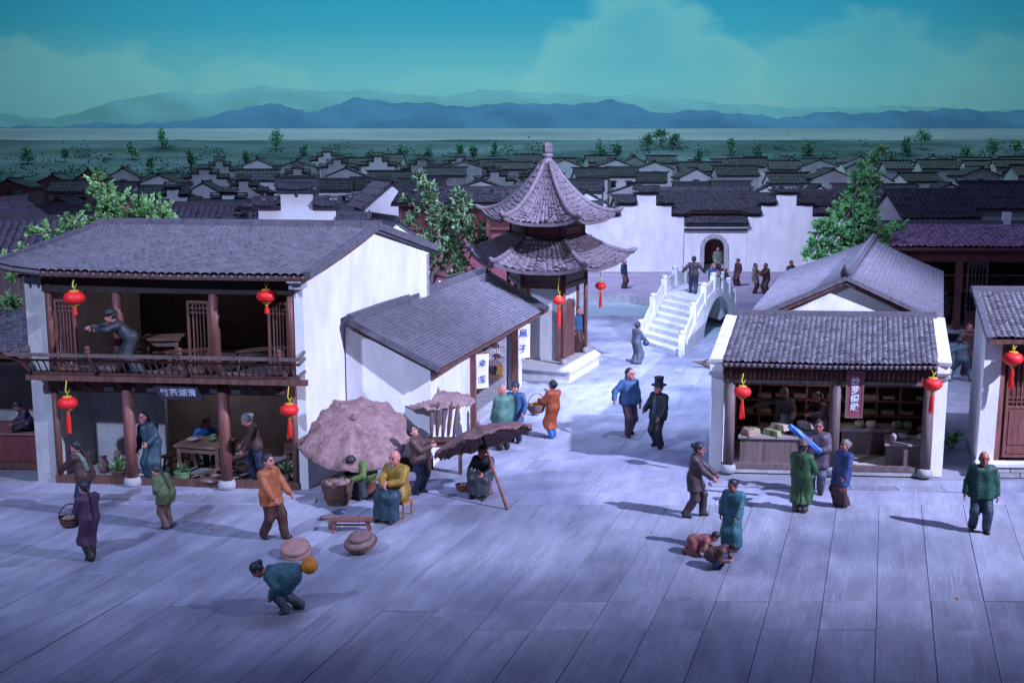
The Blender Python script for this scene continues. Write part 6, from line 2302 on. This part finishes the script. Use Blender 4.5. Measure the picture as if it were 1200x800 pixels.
def banner(label, t, z0, z1, w, chars, yaw):
    p = S_(t, -0.3, (z0 + z1) / 2)
    root = thing('cloth_banner', S_(t, -0.3, z0), label, 'banner', 'white banners at the fan shop')
    mm = Matrix.Rotation(yaw, 3, 'Z')
    mb = MB()
    n = 8
    for i in range(n):
        a, b3 = i / n, (i + 1) / n
        q = []
        for f in (a, b3):
            z = z0 + (z1 - z0) * f
            wv = 0.02 * math.sin(f * 5)
            for x in (-w / 2, w / 2):
                for y in (0.0, 0.02):
                    q.append(p + mm @ Vector((x, y + wv, z - p.z)))
        mb.hexa([q[0], q[2], q[3], q[1], q[4], q[6], q[7], q[5]])
    obj('cloth', mb, PAPER, root)
    obj('hanging_rod', MB().tube([p + mm @ Vector((-w / 2 - 0.03, 0.01, z1 - p.z + 0.02)), p + mm @ Vector((w / 2 + 0.03, 0.01, z1 - p.z + 0.02))], 0.018, 6), WOOD, root)
    for k, ch in enumerate(chars):
        text(root, ch, p + mm @ Vector((0, -0.035, (0.22 - 0.46 * k) * (z1 - z0))), w * 0.58, INK, yaw, 0, bold=0.0)


banner('left white banner with blue characters hanging at the fan shop', 4.15, 1.32, 2.34, 0.42, '伞店', R(28))
banner('right white banner with blue characters hanging at the fan shop', 9.7, 1.25, 2.42, 0.52, '扇子', R(22))
at_(tag(obj('paper_scroll', MB().box((0, 0, 0.15), (0.18, 0.03, 0.30), R(-13)).box((0, 0, 0.32), (0.22, 0.05, 0.03), R(-13)), mat('ochre_scroll', (0.42, 0.25, 0.05), 0.7, 0.3, 8, 0.1), None), 'small ochre painted scroll at the right fan shop wall', 'scroll'), S_(8.75, 0.28, 0.80))
for i in range(5):
    p = Vector((-2.05 + 0.14 * i, 27.5, 0.95 + 0.05 * (i % 2)))
    q = p + Vector((0.03 * i, 0.22, 0.86))
    o = tag(obj('closed_umbrella', MB().tube([p, p.lerp(q, 0.3), p.lerp(q, 0.85), q], [0.03, 0.055, 0.05, 0.015], 8), WICKER if i % 2 else mat('closed_umbrella_grey', (0.12, 0.075, 0.08), 0.6, 0.2, 8, 0.4), None, True), f'closed paper umbrella, {nth(i)} from the left under the pale umbrella', 'umbrella', 'closed umbrellas for sale')
table_u = table('narrow stand for closed umbrellas against the white shop wall', (-1.72, 27.5, 0.0), 1.0, 0.34, 0.92, 0.0, WOOD, 'umbrella_stand')
pot_plant('squat stone pot with clipped plant on the corner shop step', G(1172, 530, 0.385), 0.2, 0.26, mat('stone_leaf', (0.12, 0.13, 0.10), 0.6, 0.3, 6, 0.2), 90, 0.16, GREYC)
pot_plant('green weeds growing at the foot of the alley wall', Vector((12.3, 30.2, 0.0)), 0.08, 0.05, LEAFC, 60, 0.22, STONEG, 0.25)
at_(tag(obj('driftwood', MB().tube([(-0.5, 0, 0.3), (-0.1, 0.1, 0.22), (0.35, -0.05, 0.05), (0.5, 0, 0.02)], [0.02, 0.09, 0.12, 0.03], 7).tube([(-0.1, 0.1, 0.22), (0.1, -0.1, 0.4)], [0.06, 0.02], 6), BARK, None, True), 'gnarled brown root beside the left corner of the silk shop roof', 'root'), G(826, 432))
lit = MB()
for px, py in ((152, 588), (227, 582), (246, 619), (460, 625), (601, 590), (755, 560), (770, 505), (865, 568), (792, 540), (640, 470), (565, 470), (805, 700), (1120, 700)):
    p = G(px + rr.uniform(-4, 4), py, 0.045)
    a = rr.random() * 6
    lit.box(p, (rr.uniform(0.05, 0.11), rr.uniform(0.03, 0.06), 0.008), a)
tag(obj('paper_litter', lit, mat('litter_pink', (0.5, 0.2, 0.12), 0.8, 0.3, 3, 0)), 'tiny orange and pink scraps scattered over the paving', 'litter', None, 'stuff')
# kerbs
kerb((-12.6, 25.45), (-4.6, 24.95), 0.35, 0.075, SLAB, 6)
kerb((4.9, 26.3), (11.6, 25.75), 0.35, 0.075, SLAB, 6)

# ---------------------------------------------------------------- the people
def gp(px, py, z=0.035):
    return G(px, py, z)


# left foreground
b_, h_, W_ = person('person in a long purple coat walking away with a basket on the arm', gp(108, 655), -125, 1.52, 'robe', 'purple', 'black', hair='queue', lean=6, lh=(0.10, -0.36, 1.0), rh=(-0.1, -0.34, 0.98), lf=(0.09, 0.10), rf=(-0.09, -0.12), skirt_hem=0.34, hpitch=8)
basket('dark wicker basket carried by the person in the purple coat', h_[1] + Vector((-0.08, -0.04, -0.30)), 0.21, 0.2, True, WICKER, CLO[0], 0.6)
person('person in a brown jacket with a grey towel over the shoulder, pointing left', gp(103, 602), -110, 1.62, 'jacket', 'brown', 'darkb', lean=14, lh=(0.20, -0.52, 1.0), rh=(-0.30, -0.42, 0.82), lf=(0.1, 0.08), rf=(-0.1, -0.12), hem=0.78, hpitch=10,
       extra=lambda U, arm, leg, Hd: (Sdf().chain([U(0.10, -0.13, 0.32), U(0.12, -0.07, 0.50), U(0.12, 0.07, 0.50), U(0.10, 0.15, 0.36), U(0.08, 0.165, 0.14)], [0.05, 0.05, 0.05, 0.055, 0.055], 0.03), 'towel', CL['sage']))
person('stout person in an olive padded jacket stooping near the tea house sill', gp(197, 618), -120, 1.36, 'jacket', 'olive', 'umber', lean=24, lh=(0.12, -0.26, 0.92), rh=(-0.12, -0.28, 0.92), hem=0.66, fat=1.18, hpitch=14, lf=(0.1, 0.06), rf=(-0.1, -0.04))
person('man in an orange jacket striding right past the round lid', gp(318, 630), 62, 1.72, 'jacket', 'orange', 'maroon', hair='short', lean=-3, lh=(0.26, -0.34, 0.82), rh=(-0.22, -0.30, 0.86), lf=(0.09, -0.26), rf=(-0.09, 0.12), hem=0.70, fat=1.02)
b_, h_, W_ = person('stooped person in a teal jacket carrying an orange sack in the foreground', gp(342, 716), -82, 1.52, 'jacket', 'teal', 'slate', skin=SKIND, hair='bun', pelvis=(0, 0.05, 0.68), lean=80, hpitch=-25, lh=(0.26, -0.34, 0.40), rh=(-0.16, 0.14, 0.80), rpole=(-0.6, 0.2, 0.6), lf=(0.1, -0.10), rf=(-0.1, 0.16), shoe=CL['slate'])
S = Sdf().ell((0, 0, 0), (0.15, 0.13, 0.15), None, 0.05).ell((0, 0, 0.12), (0.06, 0.06, 0.06), None, 0.05)
S.folds = lambda X, Y, Z: 0.006 * np.sin(34 * X + 11 * Z) * np.sin(29 * Y - 9 * Z)
V, F = S.mesh(0.014)
tag(np_obj('cloth_sack', V, F, [mat('orange_sack', (0.52, 0.20, 0.02), 0.5, 0.3, 7, 0.5, 24)], None, h_[-1] + Vector((0.14, 0.0, 0.02))), 'orange cloth sack held behind the stooped foreground person', 'sack')
# under the umbrellas
b_, h_, W_ = person('vendor in a yellow-green jacket bending over a basket under the large umbrella', gp(428, 580), -40, 1.62, 'skirt', 'olive2', 'charcoal', hair='short', pelvis=(0, 0.12, 0.5), lean=48, lh=(0.14, -0.52, 0.52), rh=(-0.16, -0.50, 0.50), lf=(0.2, -0.26), rf=(-0.2, -0.26), hpitch=10, hem=0.7)
at_(tag(obj('low_stool', MB().lathe([(0.2, 0), (0.17, 0.05), (0.15, 0.3), (0.2, 0.36), (0.01, 0.37)], (0, 0, 0), 12), WOODR, None, True), 'low stool under the stooping vendor', 'stool'), W_((0, 0.14, 0.0)))
b_, h_, W_ = person('bald seated man in a mustard jacket with folded arms beside the large umbrella', gp(462, 606), -25, 1.84, 'skirt', 'mustard', 'darkteal', hair='bald', beard=True, pelvis=(0, 0.14, 0.50), lean=4, lh=(0.05, -0.25, 0.74), rh=(-0.05, -0.28, 0.70), lpole=(1, 0.1, -0.5), rpole=(-1, 0.1, -0.5), lf=(0.15, -0.30), rf=(-0.15, -0.30), hem=0.72, fat=1.12, hyaw=-8)
st = thing('wooden_chair', W_((0, 0.16, 0.0)), 'orange-brown wooden stool under the man in mustard', 'chair')
for sx_ in (-1, 1):
    for sy in (-1, 1):
        p = W_((sx_ * 0.2, 0.16 + sy * 0.16, 0.0))
        obj('leg', MB().beam((p.x, p.y, 0.03), (p.x, p.y, 0.36), 0.045, 0.045), mat('orange_wood', (0.34, 0.13, 0.03), 0.5, 0.3, 8, 0.2), st)
p = W_((0, 0.16, 0.37))
obj('seat', MB().box((p.x, p.y, 0.38), (0.5, 0.42, 0.05), R(-25)), MATS['orange_wood'], st)
person('man in an umber jacket looking up and raising the pale umbrella', gp(490, 578), 75, 1.56, 'jacket', 'umber', 'navy', hair='short', lean=-6, hpitch=-26, lh=(0.08, -0.33, 1.28), rh=(-0.06, -0.36, 1.22), hem=0.80, lf=(0.09, -0.06), rf=(-0.09, 0.06))
b_, h_, W_ = person('seated woman in a charcoal robe under the tilted umbrella', gp(566, 580), -20, 1.56, 'robe', 'charcoal', 'charcoal', skin=SKIND, hair='bun', pelvis=(0, 0.14, 0.46), lean=14, lh=(0.16, -0.34, 0.62), rh=(-0.28, -0.22, 0.52), lf=(0.14, -0.32), rf=(-0.14, -0.30), skirt_hem=0.12)
at_(tag(obj('low_stool', MB().lathe([(0.2, 0), (0.17, 0.05), (0.15, 0.28), (0.2, 0.34), (0.01, 0.35)], (0, 0, 0), 12), WOODR, None, True), 'low stool under the seated woman in charcoal', 'stool'), W_((0, 0.16, 0.0)))
basket('small dark basket at the feet of the seated woman in charcoal', gp(543, 575), 0.18, 0.16, False, WICKER, CLAYB)
# fan shop customers
person('bald man in a jade jacket looking at the fans', gp(590, 527), -150, 1.72, 'jacket', 'jade', 'black', hair='bald', hem=0.66, fat=1.1, lh=(0.26, -0.12, 0.78), rh=(-0.28, -0.10, 0.78), hyaw=20, hpitch=5)
person('fan buyer with dark cap half hidden behind the man in jade', gp(604, 518), -20, 1.62, 'jacket', 'blue', 'navy', hair='short', hat='skull', hatc='darkb', lh=(0.3, -0.2, 0.9))
b_, h_, W_ = person('person in a long rust coat holding a basket in the street', gp(648, 513), -140, 1.58, 'robe', 'rust', 'jean', hair='bun', lh=(0.22, -0.36, 1.08), rh=(-0.12, -0.32, 1.30), skirt_hem=0.28, lf=(0.09, 0.04), rf=(-0.09, -0.08), shoe=CL['jean'])
basket('brown basket of fruit held by the person in the rust coat', h_[1] + Vector((-0.06, -0.06, -0.34)), 0.26, 0.22, True, CLAYB, mat('orange_fruit', (0.5, 0.16, 0.03), 0.5, 0.3, 5, 0.2), 0.4)
at_(bowl('grey bowl on the paving left of the rust coat', None, 0.16, 0.12, GREYC, 'street_bowl', 'bowl'), gp(628, 486))
# couple in the street
person('man in a blue jacket holding out his right hand in the street', gp(736, 510), 28, 1.86, 'jacket', 'blue', 'trouser', hair='queue', lh=(0.30, -0.04, 0.80), rh=(-0.52, -0.14, 1.0), hem=0.80, fat=1.12, lf=(0.13, 0.14), rf=(-0.10, -0.14), hyaw=18)
person('gentleman in a black tailcoat and top hat facing the man in blue', gp(771, 524), -48, 1.74, 'jacket', 'suit', 'suit', hair='short', hat='top', hatc='suit', rh=(-0.22, -0.30, 0.98), lh=(0.22, -0.20, 0.86), lpole=(1, 0.4, -0.2), hem=0.74, fat=1.04, lf=(0.11, -0.02), rf=(-0.13, 0.08), shoe=SHOE,
       extra=lambda U, arm, leg, Hd: (Sdf().chain([U(0, -0.12, 0.47), U(0, -0.145, 0.30), U(0, -0.15, 0.06)], [0.035, 0.065, 0.07], 0.03), 'waistcoat', CL['slate']))
# group before the silk shop
person('person in a plum tunic with a hair bun stretching out an arm', gp(812, 605), 78, 1.62, 'jacket', 'plum', 'plum', skin=SKIND, hair='bun', lean=4, lh=(0.12, -0.48, 0.92), rh=(-0.14, -0.44, 0.88), hem=0.62, lf=(0.10, -0.20), rf=(-0.10, 0.16), hpitch=8)
person('woman in a turquoise robe standing over the two children', gp(858, 644), -32, 1.42, 'robe', 'turquoise', 'black', skin=SKIND, hair='bun', lh=(0.18, -0.28, 0.82), rh=(-0.28, -0.06, 0.86), skirt_hem=0.12, hyaw=-20, hpitch=8)
person('child in a salmon jacket crawling on the paving', gp(818, 648), 70, 1.12, 'jacket', 'salmon', 'salmon', hair='short', pelvis=(0, 0.16, 0.36), lean=78, hpitch=-30, lh=(0.20, -0.42, 0.12), rh=(-0.18, -0.40, 0.10), lf=(0.14, 0.34), rf=(-0.14, 0.36), hem=0.7, shoe=SHOEB, fat=1.1)
person('child in a brown jacket and blue trousers crouching with head down', gp(838, 664), 60, 1.12, 'jacket', 'pinkbrown', 'blue', hair='short', pelvis=(0, 0.12, 0.34), lean=62, hpitch=0, lh=(0.12, -0.42, 0.30), rh=(-0.12, -0.42, 0.30), lf=(0.14, -0.06), rf=(-0.14, -0.06), hem=0.75, fat=1.15)
person('person in a long green coat and cap seen from behind at the silk shop', gp(937, 600), 150, 1.56, 'robe', 'moss', 'umber', skin=SKIND, hair='queue', hat='cap', hatc='umber', lh=(0.10, -0.36, 1.10), rh=(-0.24, -0.24, 0.96), wide=True, fat=1.12, skirt_hem=0.22)
b_, h_, W_ = person('man in a lilac jacket holding a blue cloth roll at the silk shop', gp(956, 578), -20, 1.70, 'jacket', 'lilac', 'slate', skin=SKIND, hair='short', lh=(0.12, -0.32, 1.08), rh=(-0.22, -0.30, 1.28), hem=0.64, fat=1.1)
a, b3 = P(927, 500, 24.9), P(960, 528, 24.85)
S = Sdf().cone(a, b3, 0.07, 0.07)
S.folds = lambda X, Y, Z: 0.008 * np.sin(60 * (X + Z))
V, F = S.mesh(0.016)
o = np_obj('blue_cloth_roll', V - np.array(a), F, [mat('blue_silk', (0.06, 0.17, 0.55), 0.4, 0.25, 6, 0.3, 24)], None, a)
tag(o, 'long bright blue cloth roll held slanting before the silk shop', 'cloth')
person('woman in a royal blue jacket and wine skirt watching the cloth roll', gp(986, 593), -62, 1.48, 'skirt', 'royal', 'wine', skin=SKIND, hair='bun', hairc=HAIRG, lh=(0.22, -0.20, 0.76), hem=0.58, hpitch=-8, lean=-2)
person('man in a bottle green jacket walking towards the viewer at the right', gp(1147, 622), -14, 1.66, 'jacket', 'bottle', 'steel', skin=SKIND, hair='bald', lh=(0.30, -0.06, 0.78), rh=(-0.33, -0.06, 0.80), hem=0.74, fat=1.08, lf=(0.12, -0.10), rf=(-0.12, 0.06), shoe=SHOEB)
# behind the counters
person('shopkeeper in a grey robe behind the left counter with an arm outstretched', Q_(1.72, 1.7, 0.172), -20, 1.66, 'robe', 'grey', 'grey', skin=SKIND, hair='short', hairc=HAIRG, rh=(-0.62, -0.30, 1.22), lh=(0.28, -0.28, 0.92), hyaw=40)
person('shop assistant in a plum jacket in the dark middle of the silk shop', Q_(2.75, 1.6, 0.172), -60, 1.60, 'jacket', 'plum', 'plum', skin=SKIND, hair='queue', lean=14, lh=(0.10, -0.50, 1.10), rh=(-0.14, -0.46, 1.22))
# tea house
pb = T(2.62, 0.2, 2.842)
person('man in a black robe and cap leaning over the balcony rail', pb, -72, 1.68, 'robe', 'charcoal', 'charcoal', hair='short', hat='cap', hatc='black', pelvis=(0, 0.10, 0.84), lean=46, hpitch=-30, lh=(0.14, -0.62, 1.06), rh=(-0.14, -0.92, 1.08), lf=(0.1, 0.20), rf=(-0.1, 0.05))
person('man in a dark teal robe leaning in the tea house entrance', T(2.98, -0.12, 0.142), -12, 1.62, 'robe', 'darkteal', 'black', hair='queue', side=-16, lh=(0.02, -0.26, 0.96), rh=(-0.36, -0.06, 0.78), hyaw=-20)
person('seated guest in a bright blue jacket behind the tea table', T(3.62, -1.75, 0.142), 50, 1.55, 'jacket', 'jean', 'navy', skin=SKIND, hair='queue', pelvis=(0, 0.1, 0.48), lean=22, lh=(0.2, -0.4, 0.84), lf=(0.12, -0.3), rf=(-0.12, -0.28))
person('person in a brown jacket with a hair bun leaning towards the tea house column', T(5.60, -0.15, 0.142), -72, 1.66, 'jacket', 'brown', 'navy', hair='bun', hairc=HAIRG, lean=12, lh=(0.18, -0.30, 0.84), rh=(-0.14, -0.32, 0.9), lf=(0.1, 0.26), rf=(-0.1, -0.04), hem=0.82, hpitch=14)
person('person in a purple jacket sitting on the stall counter at the left edge', Vector((-12.75, 28.5, 0.94)), -60, 1.45, 'jacket', 'purple', 'plum', skin=SKIND, hair='short', pelvis=(0, 0.05, 0.14), lean=22, hpitch=18, lh=(0.12, -0.40, 0.22), rh=(-0.14, -0.4, 0.2), lf=(0.22, -0.34), rf=(-0.22, -0.34), lknee=(1, -0.2, 0.5), rknee=(-1, -0.2, 0.5))
# pavilion, bridge and far bank
v2 = 0.019
person('woman in a slate robe climbing towards the bridge with a blue parcel', gp(745, 427, 0.004), 122, 1.56, 'robe', 'slate', 'slate', hair='bun', lean=5, lh=(0.12, -0.42, 0.98), rh=(-0.12, -0.40, 0.96), vox=v2, skirt_hem=0.08)
q = gp(757, 413, 0.0)
at_(tag(obj('blue_parcel', MB().lathe([(0.06, 0), (0.13, 0.05), (0.14, 0.14), (0.08, 0.22), (0.03, 0.26)], (0, 0, 0), 9), CL['royal'], None, True), 'small blue cloth parcel held by the woman near the bridge', 'parcel'), P(757, 405, 43.6))
p = hexp(1.6, 0, 0.50)
person('person in a blue jacket and brown skirt beside the pavilion column', Vector((p.x - 0.35, p.y + 0.1, 0.502)), 35, 1.66, 'skirt', 'blue', 'maroon', hair='queue', vox=v2, hem=0.86)
person('robed person in blue and violet standing alone beside the white wall', gp(731, 338, 0.0), 60, 1.72, 'skirt', 'darkb', 'plum', hair='queue', vox=v2, hem=0.84)
person('man in a violet-grey jacket walking up over the bridge crest', BP(7.2, 0.45, 1.622), 172, 1.66, 'jacket', 'plum', 'navy', hair='queue', rh=(-0.5, -0.1, 0.98), lh=(0.46, -0.14, 1.0), vox=v2, belt=True, hem=0.80, lf=(0.1, -0.18), rf=(-0.1, 0.12), name='person')
b_, h_, W_ = person('seated blue-clad musician playing a lute on the bridge parapet', BP(9.6, 0.16, 1.74), 20, 1.5, 'jacket', 'royal', 'navy', hair='bald', pelvis=(0, 0.1, 0.46), lh=(0.14, -0.30, 0.86), rh=(-0.16, -0.28, 0.74), lf=(0.14, -0.26), rf=(-0.14, -0.26), vox=v2)
at_(tag(obj('bridge_stool', MB().lathe([(0.2, 0), (0.17, 0.05), (0.15, 0.28), (0.2, 0.34), (0.01, 0.35)], (0, 0, 0), 10), STONE, None, True), 'stone stool under the musician on the bridge', 'stool'), W_((0, 0.12, 0.0)) - Vector((0, 0, 0.12)))
lt = thing('lute', h_[-1], 'brown pear-shaped lute held by the musician on the bridge', 'lute')
hp = h_[-1]
S = Sdf().ell(hp + Vector((0.02, -0.10, 0.02)), (0.2, 0.07, 0.15), None, 0.05)
V, F = S.mesh(0.02)
o = np_obj('lute_body', V - np.array(lt.location), F, [CLAYB], lt)
obj('lute_neck', MB().beam(hp + Vector((0.15, -0.1, 0.06)), hp + Vector((0.55, -0.08, 0.30)), 0.05, 0.03), WOODR, lt)
far = [('man in a green jacket standing on the gateway step', 841, 322, 10, 'jacket', 'sage', 'wine', 1.72, 'queue', 0.45), ('small child in dark red standing at the bridge foot', 850, 338, -60, 'robe', 'maroon', 'black', 1.15, 'short', 0.0),
       ('thin person in a long wine robe near the gateway', 864, 335, -60, 'robe', 'wine', 'black', 1.62, 'bun', 0.0), ('person in a cream jacket and red trousers talking by the gabled roof', 884, 344, 60, 'jacket', 'cream', 'maroon', 1.70, 'queue', 0.0),
       ('person in a flowing dark brown robe reaching to the cream jacket', 898, 345, -70, 'robe', 'brown', 'brown', 1.75, 'queue', 0.0), ('person mostly hidden behind the gabled roof near the conifer', 926, 340, 20, 'jacket', 'plum', 'black', 1.7, 'short', 0.0),
       ('person whose head shows left of the bridge parapet', 790, 352, -60, 'jacket', 'brown', 'black', 1.55, 'bun', 0.0)]
for lb, px, py, yw, tp, a_, b4, hh, hr_, zz in far:
    kw = {}
    if 'reaching' in lb:
        kw = dict(rh=(-0.2, -0.5, 1.05), lh=(0.1, -0.5, 1.08), lean=8)
    if 'cream' in lb and 'talking' in lb:
        kw = dict(lh=(0.2, -0.45, 0.95))
    q = gp(px, py, 0.0)
    if zz:
        q = Vector(((dx0 + dx1) / 2 + 0.2, YW - 0.2, 0.0))
    person(lb, q, yw, hh, tp, a_, b4, skin=SKIND, hair=hr_, vox=0.024, group='people on the far bank', **kw)
# alley and long house
q = gp(1128, 447, 0.0)
person('acrobat in steel blue with legs wide apart in the alley', q, 165, 1.62, 'jacket', 'steel', 'steel', skin=SKIND, hair='short', pelvis=(0.05, 0, 0.78), side=10, lean=6, rh=(-0.1, -0.62, 1.25), lh=(0.55, -0.1, 1.15), lf=(0.46, 0.0), rf=(-0.28, 0.0), hem=0.72, vox=v2, wide=True)
person('opponent in a wine robe behind the acrobat in the alley', q + Vector((0.6, 1.2, 0)), 0, 1.85, 'jacket', 'maroon', 'wine', skin=SKIND, hair='short', vox=v2, lh=(0.3, -0.3, 1.2), rh=(-0.3, -0.4, 1.1))
q = gp(1106, 383, 0.0)
person('person in grey jacket and red skirt with folded arms outside the long house', q, -15, 1.72, 'skirt', 'slate', 'wine', skin=SKIND, hair='bun', lh=(-0.12, -0.26, 1.02), rh=(0.1, -0.28, 1.0), vox=v2)
person('companion in dark clothes close behind the red-skirted person', q + Vector((-0.35, 0.5, 0)), 10, 1.78, 'robe', 'plum', 'wine', skin=SKIND, hair='short', vox=v2)
